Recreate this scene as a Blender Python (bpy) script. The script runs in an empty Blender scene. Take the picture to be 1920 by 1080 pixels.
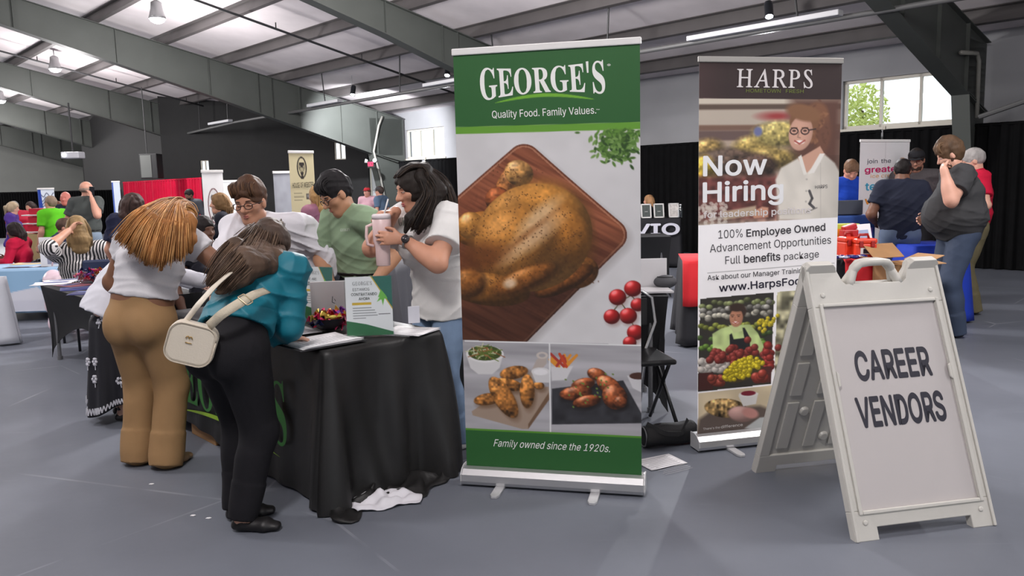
import bpy, math, random, os
import numpy as np
from mathutils import Vector, Matrix
# ---------------------------------------------------------------- camera, sky, lamps, exposure
SC = bpy.context.scene
COL = SC.collection
FPX, PITCH, ROLL, HC = 1500.0, math.radians(7.4), math.radians(1.43), 1.42   # focal length in 1920-px pixels, camera 1.42 m up
CP = np.array([0, 0, HC])
CF = np.array([0, math.cos(PITCH), -math.sin(PITCH)])
_r0 = np.array([1.0, 0, 0]); _u0 = np.array([0, math.sin(PITCH), math.cos(PITCH)])
CR = math.cos(ROLL) * _r0 - math.sin(ROLL) * _u0
CU = math.sin(ROLL) * _r0 + math.cos(ROLL) * _u0
cam_data = bpy.data.cameras.new('camera'); cam = bpy.data.objects.new('camera', cam_data); COL.objects.link(cam)
cam_data.sensor_width = 36.0; cam_data.lens = FPX / 1920 * 36.0
cam_data.clip_start = 0.05; cam_data.clip_end = 300
m = Matrix.Identity(4)
for i in range(3):
    m[i][0] = CR[i]; m[i][1] = CU[i]; m[i][2] = -CF[i]; m[i][3] = CP[i]
cam.matrix_world = m
SC.camera = cam
SC.view_settings.view_transform = 'Standard'; SC.view_settings.look = 'None'
SC.view_settings.exposure = 0.02; SC.view_settings.gamma = 1.0
SC.view_settings.use_curve_mapping = False
try:
    SC.cycles.use_denoising = True
    SC.cycles.max_bounces = 6; SC.cycles.diffuse_bounces = 4; SC.cycles.glossy_bounces = 3
    SC.cycles.transparent_max_bounces = 8; SC.cycles.sample_clamp_indirect = 6.0
except Exception:
    pass
world = bpy.data.worlds.new('sky'); SC.world = world; world.use_nodes = True
bg = world.node_tree.nodes['Background']
bg.inputs[0].default_value = (0.93, 0.97, 1.0, 1); bg.inputs[1].default_value = 1.5

def lamp(name, kind, loc, power, color=(1, 1, 1), target=None, size=0.3, spot=None, blend=0.5, size_y=None):
    d = bpy.data.lights.new(name, kind); o = bpy.data.objects.new(name, d); COL.objects.link(o)
    o.location = loc; d.energy = power; d.color = color
    if kind == 'AREA':
        d.size = size
        if size_y: d.shape = 'RECTANGLE'; d.size_y = size_y
    else:
        d.shadow_soft_size = size
    if kind == 'SPOT': d.spot_size = math.radians(spot or 70); d.spot_blend = blend
    if target is not None:
        v = Vector(target) - Vector(loc); o.rotation_euler = v.to_track_quat('-Z', 'Y').to_euler()
    return o
# building axes: AX runs along the purlins (far left), VX runs to the window wall (far right)
AZ = math.radians(43)
AX = np.array([-math.sin(AZ), math.cos(AZ), 0]); VX = np.array([math.cos(AZ), math.sin(AZ), 0])
def W(a, v, z=0.0):
    return a * AX + v * VX + np.array([0, 0, z])
def roof_z(v):
    return 3.5 + 0.22 * (13.6 - v)
# high-bay lamps in view (housings built further down), plus unseen lamps added for light
HIGH_BAYS = [(16.0, 5.9), (23.6, 6.0), (31.6, 6.3)]
TRACK = [(5.95, 10.6), (17.0, 10.75), (13.1, 10.55)]
for (a, v) in HIGH_BAYS + [(8.0, 5.9), (0.5, 5.9), (8.0, -1.0), (16.0, -1.0), (24.0, -1.0), (0.5, -1.0), (-4.0, 4.0), (31.0, -1.0), (38.5, 6.0), (38.5, -1.0)]:
    p = W(a, v, roof_z(v) - 0.75)
    lamp('high_bay_and_fill_light', 'AREA', p, 60, (1.0, 0.97, 0.95), target=p - np.array([0, 0, 1]), size=0.5)
    lamp('ceiling_fill', 'POINT', p - np.array([0, 0, 0.9]), {(8.0, 5.9): 780, (0.5, 5.9): 210, (-4.0, 4.0): 150, (0.5, -1.0): 500}.get((a, v), 350), (1.0, 0.97, 0.96), size=0.35)  # added fill without a fixture, hung low to brighten the ceiling
for (a, v) in TRACK:
    p = W(a, v, 3.3)
    lamp('track_light', 'SPOT', p, 420 if a != 17.0 else 850, (0.95, 0.97, 1.0), target=W(a - 3.5, v - 7.5, 0) if a != 17.0 else W(18.9, 12.6, 2.4), size=0.06, spot=75 if a != 17.0 else 120, blend=0.6)
# ---------------------------------------------------------------- placing helpers
def ray(x, y):
    return CF + CR * (x - 960) / FPX + CU * (540 - y) / FPX
def P(x, y, Y):            # point at forward distance Y that shows at photo pixel x, y
    d = ray(x, y); return CP + d * (Y / d[1])
def G(x, y, z=0.0):        # point at height z that shows at photo pixel x, y
    d = ray(x, y); return CP + d * ((z - HC) / d[2])
# ---------------------------------------------------------------- materials
def lin(c):
    c = np.asarray(c, float) / 255.0
    return np.where(c <= 0.04045, c / 12.92, ((c + 0.055) / 1.055) ** 2.4)
MATS = {}
def mat(name, rgb, rough=0.6, metal=0.0, bump=0.0, bscale=120.0, var=0.0, vscale=6.0, spec=0.5, emit=0.0, stretch=None, coat=0.0, sheen=0.0):
    if name in MATS: return MATS[name]
    m = bpy.data.materials.new(name); m.use_nodes = True; nt = m.node_tree; b = nt.nodes['Principled BSDF']
    c = lin(rgb); b.inputs['Base Color'].default_value = (*c, 1)
    b.inputs['Roughness'].default_value = rough; b.inputs['Metallic'].default_value = metal
    b.inputs['Specular IOR Level'].default_value = spec
    if coat: b.inputs['Coat Weight'].default_value = coat
    if sheen: b.inputs['Sheen Weight'].default_value = sheen
    if emit:
        b.inputs['Emission Color'].default_value = (*c, 1); b.inputs['Emission Strength'].default_value = emit
    if var or bump:
        tc = nt.nodes.new('ShaderNodeTexCoord'); mp = nt.nodes.new('ShaderNodeMapping')
        nt.links.new(tc.outputs['Object'], mp.inputs[0])
        if stretch: mp.inputs['Scale'].default_value = stretch
    if var:
        n = nt.nodes.new('ShaderNodeTexNoise'); n.inputs['Scale'].default_value = vscale; n.inputs['Detail'].default_value = 4
        nt.links.new(mp.outputs[0], n.inputs['Vector'])
        r = nt.nodes.new('ShaderNodeValToRGB')
        r.color_ramp.elements[0].position = 0.3; r.color_ramp.elements[1].position = 0.7
        r.color_ramp.elements[0].color = (*np.clip(c * (1 - var), 0, 1), 1); r.color_ramp.elements[1].color = (*np.clip(c * (1 + var), 0, 1), 1)
        nt.links.new(n.outputs[0], r.inputs[0]); nt.links.new(r.outputs[0], b.inputs['Base Color'])
    if bump:
        n2 = nt.nodes.new('ShaderNodeTexNoise'); n2.inputs['Scale'].default_value = bscale; n2.inputs['Detail'].default_value = 3
        nt.links.new(mp.outputs[0], n2.inputs['Vector'])
        bp = nt.nodes.new('ShaderNodeBump'); bp.inputs['Strength'].default_value = bump; bp.inputs['Distance'].default_value = 0.01
        nt.links.new(n2.outputs[0], bp.inputs['Height']); nt.links.new(bp.outputs[0], b.inputs['Normal'])
    MATS[name] = m; return m
def print_mat(name, rough=0.55, spec=0.4):
    if name in MATS: return MATS[name]
    m = bpy.data.materials.new(name); m.use_nodes = True; nt = m.node_tree; b = nt.nodes['Principled BSDF']
    a = nt.nodes.new('ShaderNodeVertexColor'); a.layer_name = 'ink'
    nt.links.new(a.outputs[0], b.inputs['Base Color']); b.inputs['Roughness'].default_value = rough; b.inputs['Specular IOR Level'].default_value = spec
    MATS[name] = m; return m
def glass_mat(name, tint=(0.95, 0.98, 1.0), gloss=0.08):
    if name in MATS: return MATS[name]
    m = bpy.data.materials.new(name); m.use_nodes = True; nt = m.node_tree; nt.nodes.clear()
    o = nt.nodes.new('ShaderNodeOutputMaterial'); mx = nt.nodes.new('ShaderNodeMixShader'); t = nt.nodes.new('ShaderNodeBsdfTransparent'); g = nt.nodes.new('ShaderNodeBsdfGlossy')
    t.inputs[0].default_value = (*tint, 1); g.inputs['Roughness'].default_value = 0.03; mx.inputs[0].default_value = gloss
    nt.links.new(t.outputs[0], mx.inputs[1]); nt.links.new(g.outputs[0], mx.inputs[2]); nt.links.new(mx.outputs[0], o.inputs[0])
    MATS[name] = m; return m
# ---------------------------------------------------------------- mesh builder
class MB:
    def __init__(s): s.v = []; s.f = []; s.mi = []; s.cur = 0
    def add(s, vs, fs):
        n = len(s.v); s.v.extend([tuple(float(c) for c in p) for p in vs]); s.f.extend([tuple(i + n for i in f) for f in fs]); s.mi.extend([s.cur] * len(fs)); return s
    def box(s, c, size, rot=None, ax=None):   # ax: 3 axis vectors
        hx, hy, hz = [q / 2 for q in size]
        A = np.eye(3) if ax is None else np.array(ax, float)
        if rot is not None: A = np.array(Matrix.Rotation(rot, 3, 'Z').transposed()) @ A
        c = np.asarray(c, float); vs = [c + A[0] * sx * hx + A[1] * sy * hy + A[2] * sz * hz for sz in (-1, 1) for sy in (-1, 1) for sx in (-1, 1)]
        f = [(0, 2, 3, 1), (4, 5, 7, 6), (0, 1, 5, 4), (2, 6, 7, 3), (0, 4, 6, 2), (1, 3, 7, 5)]
        if np.linalg.det(A) < 0: f = [q[::-1] for q in f]
        return s.add(vs, f)
    def tube(s, pts, r, n=8, cap=True, flat=None):
        pts = [np.asarray(p, float) for p in pts]; m = len(pts)
        rs = r if hasattr(r, '__len__') else [r] * m
        vs = []; up = None
        for i, p in enumerate(pts):
            d = pts[min(i + 1, m - 1)] - pts[max(i - 1, 0)]; d = d / (np.linalg.norm(d) + 1e-12)
            if up is None:
                up = np.array([0, 0, 1.0]) if abs(d[2]) < 0.9 else np.array([1.0, 0, 0])
                if flat is not None: up = np.asarray(flat, float)
            x = np.cross(d, up); x /= np.linalg.norm(x) + 1e-12; y = np.cross(x, d); up = y
            for k in range(n):
                t = 2 * math.pi * k / n; vs.append(p + rs[i] * (math.cos(t) * x + math.sin(t) * y))
        fs = [(i * n + k, i * n + (k + 1) % n, (i + 1) * n + (k + 1) % n, (i + 1) * n + k) for i in range(m - 1) for k in range(n)]
        if cap: fs += [tuple(range(n))[::-1], tuple((m - 1) * n + k for k in range(n))]
        return s.add(vs, fs)
    def cyl(s, a, b, r0, r1=None, n=20): return s.tube([a, b], [r0, r0 if r1 is None else r1], n)
    def lathe(s, prof, c=(0, 0, 0), n=28, ax=None):
        A = np.eye(3) if ax is None else np.array(ax, float); c = np.asarray(c, float)
        vs = [c + A[0] * r * math.cos(2 * math.pi * k / n) + A[1] * r * math.sin(2 * math.pi * k / n) + A[2] * z for r, z in prof for k in range(n)]
        m = len(prof); fs = [(i * n + k, i * n + (k + 1) % n, (i + 1) * n + (k + 1) % n, (i + 1) * n + k) for i in range(m - 1) for k in range(n)]
        if prof[0][0] > 1e-6: fs.append(tuple(range(n))[::-1])
        if prof[-1][0] > 1e-6: fs.append(tuple((m - 1) * n + k for k in range(n)))
        return s.add(vs, fs)
    def ell(s, c, r, n=16, ax=None):
        m = max(5, n // 2); return s.lathe2(c, r, n, m, ax)
    def lathe2(s, c, r, n, m, ax):
        A = np.eye(3) if ax is None else np.array(ax, float); c = np.asarray(c, float); vs = []
        for i in range(m + 1):
            t = math.pi * i / m - math.pi / 2
            for k in range(n):
                q = 2 * math.pi * k / n; vs.append(c + A[0] * r[0] * math.cos(t) * math.cos(q) + A[1] * r[1] * math.cos(t) * math.sin(q) + A[2] * r[2] * math.sin(t))
        fs = [(i * n + k, i * n + (k + 1) % n, (i + 1) * n + (k + 1) % n, (i + 1) * n + k) for i in range(m) for k in range(n)]
        return s.add(vs, fs)
    def prism(s, poly, o, x, y, n, t):     # 2-d outline in the plane o + x*u + y*w, extruded by t along n
        o, x, y, n = [np.asarray(q, float) for q in (o, x, y, n)]; k = len(poly)
        vs = [o + x * u + y * w for u, w in poly] + [o + x * u + y * w + n * t for u, w in poly]
        ar = sum(poly[i][0] * poly[(i + 1) % k][1] - poly[(i + 1) % k][0] * poly[i][1] for i in range(k))
        flip = (ar > 0) == (np.dot(np.cross(x, y), n) * t > 0)
        fs = [tuple(range(k)), tuple(range(k, 2 * k))[::-1]] + [(i + k, (i + 1) % k + k, (i + 1) % k, i) for i in range(k)]
        if flip: fs = [q[::-1] for q in fs]
        return s.add(vs, fs)
    def grid(s, pts):                      # pts: rows x cols x 3
        r, c = len(pts), len(pts[0]); vs = [p for row in pts for p in row]
        return s.add(vs, [(i * c + j, i * c + j + 1, (i + 1) * c + j + 1, (i + 1) * c + j) for i in range(r - 1) for j in range(c - 1)])
    def build(s, name, mt, parent=None, smooth=False, bevel=0.0, off=None, solid=0.0, sub=0):
        me = bpy.data.meshes.new(name)
        v = np.array(s.v, float)
        if off is not None: v = v - np.asarray(off, float)
        me.from_pydata(v.tolist(), [], s.f)
        mts = mt if isinstance(mt, (list, tuple)) else [mt]
        for q in mts: me.materials.append(q)
        if len(mts) > 1: me.polygons.foreach_set('material_index', s.mi)
        if smooth: me.polygons.foreach_set('use_smooth', [True] * len(me.polygons))
        me.update(); o = bpy.data.objects.new(name, me); COL.objects.link(o); o.parent = parent
        if solid: q = o.modifiers.new('solid', 'SOLIDIFY'); q.thickness = solid; q.offset = -1
        if bevel:
            q = o.modifiers.new('bevel', 'BEVEL'); q.width = bevel; q.segments = 2; q.limit_method = 'ANGLE'; q.angle_limit = math.radians(40)
        if sub: q = o.modifiers.new('sub', 'SUBSURF'); q.levels = sub; q.render_levels = sub
        return o
def tag(o, label, cat, group=None, kind=None):
    if label: o['label'] = label
    if cat: o['category'] = cat
    if group: o['group'] = group
    if kind: o['kind'] = kind
    return o
def thing(name, label, cat, loc=(0, 0, 0), rotz=0.0, group=None):
    o = bpy.data.objects.new(name, None); COL.objects.link(o); o.empty_display_size = 0.05
    o.location = [float(q) for q in loc]; o.rotation_euler = (0, 0, rotz); return tag(o, label, cat, group)
def struct(name, mb, mt, label=None, **k):
    o = mb.build(name, mt, **k); o['kind'] = 'structure'
    if label: o['label'] = label
    o['category'] = name.split('_')[0]; return o
def copy_thing(src, loc, rotz=None, label=None, group=None, scale=None, euler=None):
    r = src.copy(); COL.objects.link(r); r.location = [float(q) for q in loc]
    if rotz is not None: r.rotation_euler = (0, 0, rotz)
    if euler is not None: r.rotation_euler = euler
    if scale: r.scale = (scale,) * 3
    if label: r['label'] = label
    if group: r['group'] = group
    for ch in list(src.children):
        c = ch.copy(); COL.objects.link(c); c.parent = r
        for g in list(ch.children):
            d = g.copy(); COL.objects.link(d); d.parent = c
    return r
# ---------------------------------------------------------------- lettering
_FD = os.path.join(bpy.utils.system_resource('DATAFILES'), 'fonts')
def _font(fn):
    try: return bpy.data.fonts.load(os.path.join(_FD, fn))
    except Exception: return None
SANS = _font('Inter.woff2'); SERIF = _font('NotoSansMath-Regular.woff2')
_TXT = {}
def glyphs(s, font='sans', bold=0.0):
    """flat lettering: (n x 2 points scaled so that capitals are 1 high from the baseline, faces); bold widens the strokes by layering shifted outlines"""
    key = (s, font, bold)
    if key in _TXT: return _TXT[key]
    it = {'H': 0x1D43B}
    def conv(c):
        if font == 'serif': return chr(0x1D400 + ord(c) - 65) if 'A' <= c <= 'Z' else (chr(0x1D41A + ord(c) - 97) if 'a' <= c <= 'z' else c)
        if font == 'thin': return chr(0x1D434 + ord(c) - 65) if 'A' <= c <= 'Z' else c
        return c
    f = SANS if font == 'sans' else SERIF
    def make(b):
        cu = bpy.data.curves.new('t', 'FONT'); cu.body = b; cu.size = 1.0; cu.resolution_u = 3
        if f: cu.font = f
        if font == 'thin': cu.space_character = 1.12
        o = bpy.data.objects.new('t', cu); COL.objects.link(o)
        ev = o.evaluated_get(bpy.context.evaluated_depsgraph_get()); me = ev.to_mesh()
        v = np.array([tuple(q.co)[:2] for q in me.vertices]).reshape(-1, 2); fs = [tuple(p.vertices) for p in me.polygons]
        ev.to_mesh_clear(); bpy.data.objects.remove(o); bpy.data.curves.remove(cu); return v, fs
    v, fs = make(''.join(conv(c) for c in s))
    h, _ = make(conv('H'))
    ch = h[:, 1].max() if len(h) else 0.7
    if len(v):
        v = v / ch
        if font == 'thin': v[:, 0] -= v[:, 1] * 0.27        # stand the slanted letters upright
        v[:, 0] -= v[:, 0].min()
        if bold > 0:
            vs, ff, n = [], [], len(v)
            for k in range(8):
                t = k * math.pi / 4; vs.append(np.c_[v + bold * np.array([math.cos(t), math.sin(t)]), np.full(n, float(k))]); ff += [tuple(i + n * k for i in q) for q in fs]
            v, fs = np.concatenate(vs), ff
            v[:, 0] -= v[:, 0].min(); v[:, 1] = (v[:, 1] + bold) / (1 + 2 * bold)
    _TXT[key] = (v, fs); return v, fs
def text_on(mb, s, fn, x0, y0, x1, y1, h, font='sans', bold=0.0, warp=None):
    """put lettering along (x0,y0)-(x1,y1) (left end and right end of the baseline), capitals h high; fn maps 2-d to 3-d; y runs down"""
    v, fs = glyphs(s, font, bold)
    if not len(v): return
    w = v[:, 0].max(); d = np.array([x1 - x0, y1 - y0], float); L = np.linalg.norm(d); d /= L; up = np.array([d[1], -d[0]])
    a, b, c = [np.array(fn(x0 + i, y0 + j), float) for i, j in ((0, 0), (d[0], d[1]), (up[0], up[1]))]; nn = _nrm(np.cross(b - a, c - a)) * 0.00008
    pts = []
    for q in v:
        t = q[0] / w; r = q[1] * h
        if warp: r, t = warp(t, r)
        p = np.array([x0, y0]) + d * (t * L) + up * r
        pts.append(np.asarray(fn(p[0], p[1]), float) + (nn * q[2] if len(q) > 2 else 0))
    mb.add(pts, fs)
# ---------------------------------------------------------------- smooth solids from distance fields
def smin(a, b, k):
    h = np.maximum(k - np.abs(a - b), 0) / k
    return np.minimum(a, b) - h * h * k * 0.25
def _nrm(v): v = np.asarray(v, float); return v / (np.linalg.norm(v) + 1e-12)
def cone(a, b, ra, rb, k=0.02): return ('cone', np.asarray(a, float), np.asarray(b, float), ra, rb, k)
def econe(a, b, wa, wb, n, flat, k=0.03): return ('econe', np.asarray(a, float), np.asarray(b, float), wa, wb, k, _nrm(n), flat)
def ccone(a, b, ra, rb, k=0.02): return ('ccone', np.asarray(a, float), np.asarray(b, float), ra, rb, k)
def ell(c, r, ax=None, k=0.02): return ('ell', np.asarray(c, float), np.asarray(r, float), np.eye(3) if ax is None else np.array(ax, float), k)
def dig(c, r, ax=None, k=0.01): return ('dig',) + ell(c, r, ax, k)[1:]
def cut(p, n): return ('cut', np.asarray(p, float), _nrm(n))
def grow(prims, d):
    out = []
    for q in prims:
        q = list(q)
        if q[0] in ('cone', 'econe', 'ccone'): q[3] += d; q[4] += d
        elif q[0] == 'ell': q[2] = q[2] + d
        out.append(tuple(q))
    return out
def _bbox(q, m):
    if q[0] in ('cone', 'econe', 'ccone'):
        r = max(q[3], q[4]) + m; return np.minimum(q[1], q[2]) - r, np.maximum(q[1], q[2]) + r
    r = q[2].max() + m; return q[1] - r, q[1] + r
def _dist(q, X):
    t = q[0]
    if t in ('cone', 'econe', 'ccone'):
        a, b, ra, rb = q[1], q[2], q[3], q[4]; d = b - a; L = np.linalg.norm(d) + 1e-9; d = d / L
        Q = X - a; s = Q @ d; u = np.clip(s / L, 0, 1); e = s - u * L
        R = Q - s[..., None] * d
        if t == 'cone': return np.sqrt((R * R).sum(-1) + e * e) - (ra + (rb - ra) * u)
        if t == 'ccone':
            return np.maximum(np.sqrt((R * R).sum(-1)) - (ra + (rb - ra) * u), np.abs(s - L / 2) - L / 2)
        n, fl = q[6], q[7]; rn = R @ n; o2 = (R * R).sum(-1) - rn * rn
        return (np.sqrt(np.maximum(o2, 0) + (rn / fl) ** 2 + (e * 1.7) ** 2) - (ra + (rb - ra) * u)) * (0.5 + 0.5 * fl)
    c, r, A = q[1], q[2], q[3]
    L = (X - c) @ A.T; k0 = np.sqrt(((L / r) ** 2).sum(-1)); k1 = np.sqrt(((L / (r * r)) ** 2).sum(-1)) + 1e-9
    return k0 * (k0 - 1) / k1
_PH = np.random.RandomState(5)
_WD = _PH.normal(size=(7, 3)); _WD /= np.linalg.norm(_WD, axis=1)[:, None]
_WP = _PH.uniform(0, 6.28, 7)
def folds(X, amp, freq, seed=0, axis=None):
    f = 0
    for i in range(5):
        d = _WD[(i + seed) % 7].copy()
        if axis is not None: d = d - axis * (d @ axis) * 0.75
        f = f + np.sin((X @ d) * freq * (0.7 + 0.25 * i) + _WP[(i + seed) % 7] + 1.4 * np.sin((X @ _WD[(i + 3 + seed) % 7]) * freq * 0.35 + i))
    return amp * f / 3.0
def creases(X, amp, wl, seed=0, axis=None):
    """sharp drawn-out creases in cloth, about wl apart"""
    f = 0
    for i in range(3):
        d = _WD[(i + seed) % 7].copy(); e = _nrm(np.cross(d, _WD[(i + seed + 2) % 7]))
        if axis is not None: d = _nrm(d + axis * (1.6 if i % 2 else .2)); e = _nrm(np.cross(axis, d))
        ph = (X @ d) * 3.1416 / wl * (.8 + .3 * i) + 1.3 * np.sin((X @ e) * 3.1416 / wl * .35 + _WP[(seed + i) % 7]) + _WP[i]
        m = np.clip(.5 + .9 * np.sin((X @ _WD[(i + seed + 4) % 7]) * 3.1416 / wl * .45 + _WP[(i + 2) % 7]), 0, 1)
        f = f + m * (1 - np.abs(np.sin(ph))) ** 2.2
    return -amp * (f - .5)
def solid(prims, h, disp=None):
    """(vertices, quads) of the zero surface of the smooth union of PRIMS on an h grid"""
    los, his = zip(*[_bbox(q, 3 * h) for q in prims if q[0] not in ('cut', 'dig')])
    lo = np.min(los, 0); hi = np.max(his, 0); n = np.ceil((hi - lo) / h).astype(int) + 1
    F = np.full(n, 0.2, np.float32)
    ax = [lo[i] + h * np.arange(n[i]) for i in range(3)]
    for q in prims:
        if q[0] == 'cut':
            G3 = ((ax[0] - q[1][0]) * q[2][0])[:, None, None] + ((ax[1] - q[1][1]) * q[2][1])[None, :, None] + ((ax[2] - q[1][2]) * q[2][2])[None, None, :]
            F = np.maximum(F, G3).astype(np.float32); continue
        k = q[-1] if q[0] in ('ell', 'dig') else q[5]
        a, b = _bbox(q, k + 2.5 * h)
        i0 = np.clip(np.floor((a - lo) / h).astype(int), 0, n - 1); i1 = np.clip(np.ceil((b - lo) / h).astype(int) + 1, 1, n)
        if (i1 <= i0).any(): continue
        X = np.stack(np.meshgrid(*[ax[j][i0[j]:i1[j]] for j in range(3)], indexing='ij'), -1)
        D = _dist(q, X); sl = tuple(slice(i0[j], i1[j]) for j in range(3))
        if q[0] == 'dig': F[sl] = -smin(-F[sl], D, k)
        else: F[sl] = smin(F[sl], D, k)
    if disp is not None:
        near = np.argwhere(np.abs(F) < 0.03)
        X = lo + near * h; F[tuple(near.T)] += disp(X).astype(np.float32)
    F[[0, -1]] = np.maximum(F[[0, -1]], h); F[:, [0, -1]] = np.maximum(F[:, [0, -1]], h); F[:, :, [0, -1]] = np.maximum(F[:, :, [0, -1]], h)
    S = F < 0
    cnt = np.zeros(n - 1, np.int8)
    for dx in (0, 1):
        for dy in (0, 1):
            for dz in (0, 1):
                cnt += S[dx:n[0] - 1 + dx, dy:n[1] - 1 + dy, dz:n[2] - 1 + dz]
    act = (cnt > 0) & (cnt < 8); idx = np.argwhere(act)
    ids = np.full(n - 1, -1, np.int32); ids[act] = np.arange(len(idx))
    acc = np.zeros((len(idx), 3)); num = np.zeros(len(idx))
    cs = [np.array(c) for c in ((0, 0, 0), (1, 0, 0), (0, 1, 0), (1, 1, 0), (0, 0, 1), (1, 0, 1), (0, 1, 1), (1, 1, 1))]
    val = [F[tuple((idx + c).T)] for c in cs]
    for i in range(8):
        for j in range(i + 1, 8):
            if np.abs(cs[i] - cs[j]).sum() != 1: continue
            fi, fj = val[i], val[j]; mk = (fi < 0) != (fj < 0)
            t = fi[mk] / (fi[mk] - fj[mk]); acc[mk] += cs[i] + t[:, None] * (cs[j] - cs[i]); num[mk] += 1
    v = lo + (idx + acc / num[:, None]) * h
    qs = []
    for axn in range(3):
        o1, o2 = [(1, 2), (2, 0), (0, 1)][axn]
        s0 = [slice(None)] * 3; s1 = [slice(None)] * 3; s0[axn] = slice(0, -1); s1[axn] = slice(1, None)
        ch = S[tuple(s0)] != S[tuple(s1)]; e = np.argwhere(ch)
        ok = (e[:, o1] > 0) & (e[:, o2] > 0) & (e[:, o1] < n[o1] - 1) & (e[:, o2] < n[o2] - 1); e = e[ok]
        u1 = np.zeros(3, int); u1[o1] = 1; u2 = np.zeros(3, int); u2[o2] = 1
        q4 = np.stack([ids[tuple((e - u1 - u2).T)], ids[tuple((e - u2).T)], ids[tuple(e.T)], ids[tuple((e - u1).T)]], 1)
        ins = S[tuple(e.T)]; q4[~ins] = q4[~ins][:, ::-1]; qs.append(q4)
    return v, np.concatenate(qs)
def fast_mesh(name, v, q, mt, parent=None, off=None, smooth=True, mi=None):
    me = bpy.data.meshes.new(name); v = np.asarray(v, float)
    if off is not None: v = v - np.asarray(off, float)
    nv, nf, k = len(v), len(q), q.shape[1]
    me.vertices.add(nv); me.vertices.foreach_set('co', v.astype(np.float32).ravel())
    me.loops.add(nf * k); me.loops.foreach_set('vertex_index', q.astype(np.int32).ravel())
    me.polygons.add(nf); me.polygons.foreach_set('loop_start', np.arange(0, nf * k, k, dtype=np.int32))
    me.polygons.foreach_set('loop_total', np.full(nf, k, np.int32))
    for x in (mt if isinstance(mt, (list, tuple)) else [mt]): me.materials.append(x)
    if mi is not None: me.polygons.foreach_set('material_index', mi)
    me.polygons.foreach_set('use_smooth', np.full(nf, smooth)); me.update(calc_edges=True); me.validate()
    o = bpy.data.objects.new(name, me); COL.objects.link(o); o.parent = parent; return o
def sdf(name, prims, h, mt, parent=None, off=None, disp=None):
    v, q = solid(prims, h, disp); return fast_mesh(name, v, q, mt, parent, off)
# ---------------------------------------------------------------- the hall
def floor_mat():
    m = bpy.data.materials.new('painted_concrete'); m.use_nodes = True; nt = m.node_tree; b = nt.nodes['Principled BSDF']; L = nt.links.new
    tc = nt.nodes.new('ShaderNodeTexCoord')
    n1 = nt.nodes.new('ShaderNodeTexNoise'); n1.inputs['Scale'].default_value = 0.55; n1.inputs['Detail'].default_value = 6; L(tc.outputs['Object'], n1.inputs['Vector'])
    r1 = nt.nodes.new('ShaderNodeValToRGB'); r1.color_ramp.elements[0].position = 0.3; r1.color_ramp.elements[1].position = 0.72
    r1.color_ramp.elements[0].color = (*lin((95, 99, 108)), 1); r1.color_ramp.elements[1].color = (*lin((115, 119, 129)), 1); L(n1.outputs[0], r1.inputs[0])
    # pale hairlines and scuffs in the paint
    vo = nt.nodes.new('ShaderNodeTexVoronoi'); vo.feature = 'DISTANCE_TO_EDGE'; vo.inputs['Scale'].default_value = 0.42; L(tc.outputs['Object'], vo.inputs['Vector'])
    lt = nt.nodes.new('ShaderNodeMath'); lt.operation = 'LESS_THAN'; lt.inputs[1].default_value = 0.0028; L(vo.outputs['Distance'], lt.inputs[0])
    ns = nt.nodes.new('ShaderNodeTexNoise'); ns.inputs['Scale'].default_value = 1.7; L(tc.outputs['Object'], ns.inputs['Vector'])
    mu = nt.nodes.new('ShaderNodeMath'); mu.operation = 'MULTIPLY'; L(lt.outputs[0], mu.inputs[0])
    gt = nt.nodes.new('ShaderNodeMapRange'); gt.inputs[1].default_value = 0.5; gt.inputs[2].default_value = 0.65; gt.inputs[4].default_value = 0.22; L(ns.outputs[0], gt.inputs[0]); L(gt.outputs[0], mu.inputs[1])
    mp = nt.nodes.new('ShaderNodeMapping'); mp.inputs['Rotation'].default_value = (0, 0, 0.7); mp.inputs['Scale'].default_value = (1.2, 26, 1); L(tc.outputs['Object'], mp.inputs[0])
    n3 = nt.nodes.new('ShaderNodeTexNoise'); n3.inputs['Scale'].default_value = 1.0; n3.inputs['Detail'].default_value = 3; L(mp.outputs[0], n3.inputs['Vector'])
    g3 = nt.nodes.new('ShaderNodeMapRange'); g3.inputs[1].default_value = 0.7; g3.inputs[2].default_value = 0.82; g3.inputs[4].default_value = 0.16; L(n3.outputs[0], g3.inputs[0])
    ad = nt.nodes.new('ShaderNodeMath'); ad.operation = 'ADD'; ad.use_clamp = True; L(mu.outputs[0], ad.inputs[0]); L(g3.outputs[0], ad.inputs[1])
    mx = nt.nodes.new('ShaderNodeMixRGB'); mx.inputs[2].default_value = (*lin((205, 208, 212)), 1); L(ad.outputs[0], mx.inputs[0]); L(r1.outputs[0], mx.inputs[1])
    L(mx.outputs[0], b.inputs['Base Color'])
    rr = nt.nodes.new('ShaderNodeMapRange'); rr.inputs[3].default_value = 0.40; rr.inputs[4].default_value = 0.58; b.inputs['Specular IOR Level'].default_value = 0.28; L(n1.outputs[0], rr.inputs[0]); L(rr.outputs[0], b.inputs['Roughness'])
    n2 = nt.nodes.new('ShaderNodeTexNoise'); n2.inputs['Scale'].default_value = 9; n2.inputs['Detail'].default_value = 2; L(tc.outputs['Object'], n2.inputs['Vector'])
    bp = nt.nodes.new('ShaderNodeBump'); bp.inputs['Strength'].default_value = 0.06; bp.inputs['Distance'].default_value = 0.02; L(n2.outputs[0], bp.inputs['Height']); L(bp.outputs[0], b.inputs['Normal'])
    return m
V0, V1, A0, A1, VR = -9.0, 13.6, -9.0, 44.6, -1.5
BX = [AX, VX, np.array([0, 0, 1.0])]
def abox(mb, a0, a1, v0, v1, z0, z1):
    return mb.box(W((a0 + a1) / 2, (v0 + v1) / 2, (z0 + z1) / 2), (a1 - a0, v1 - v0, z1 - z0), ax=BX)
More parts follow.
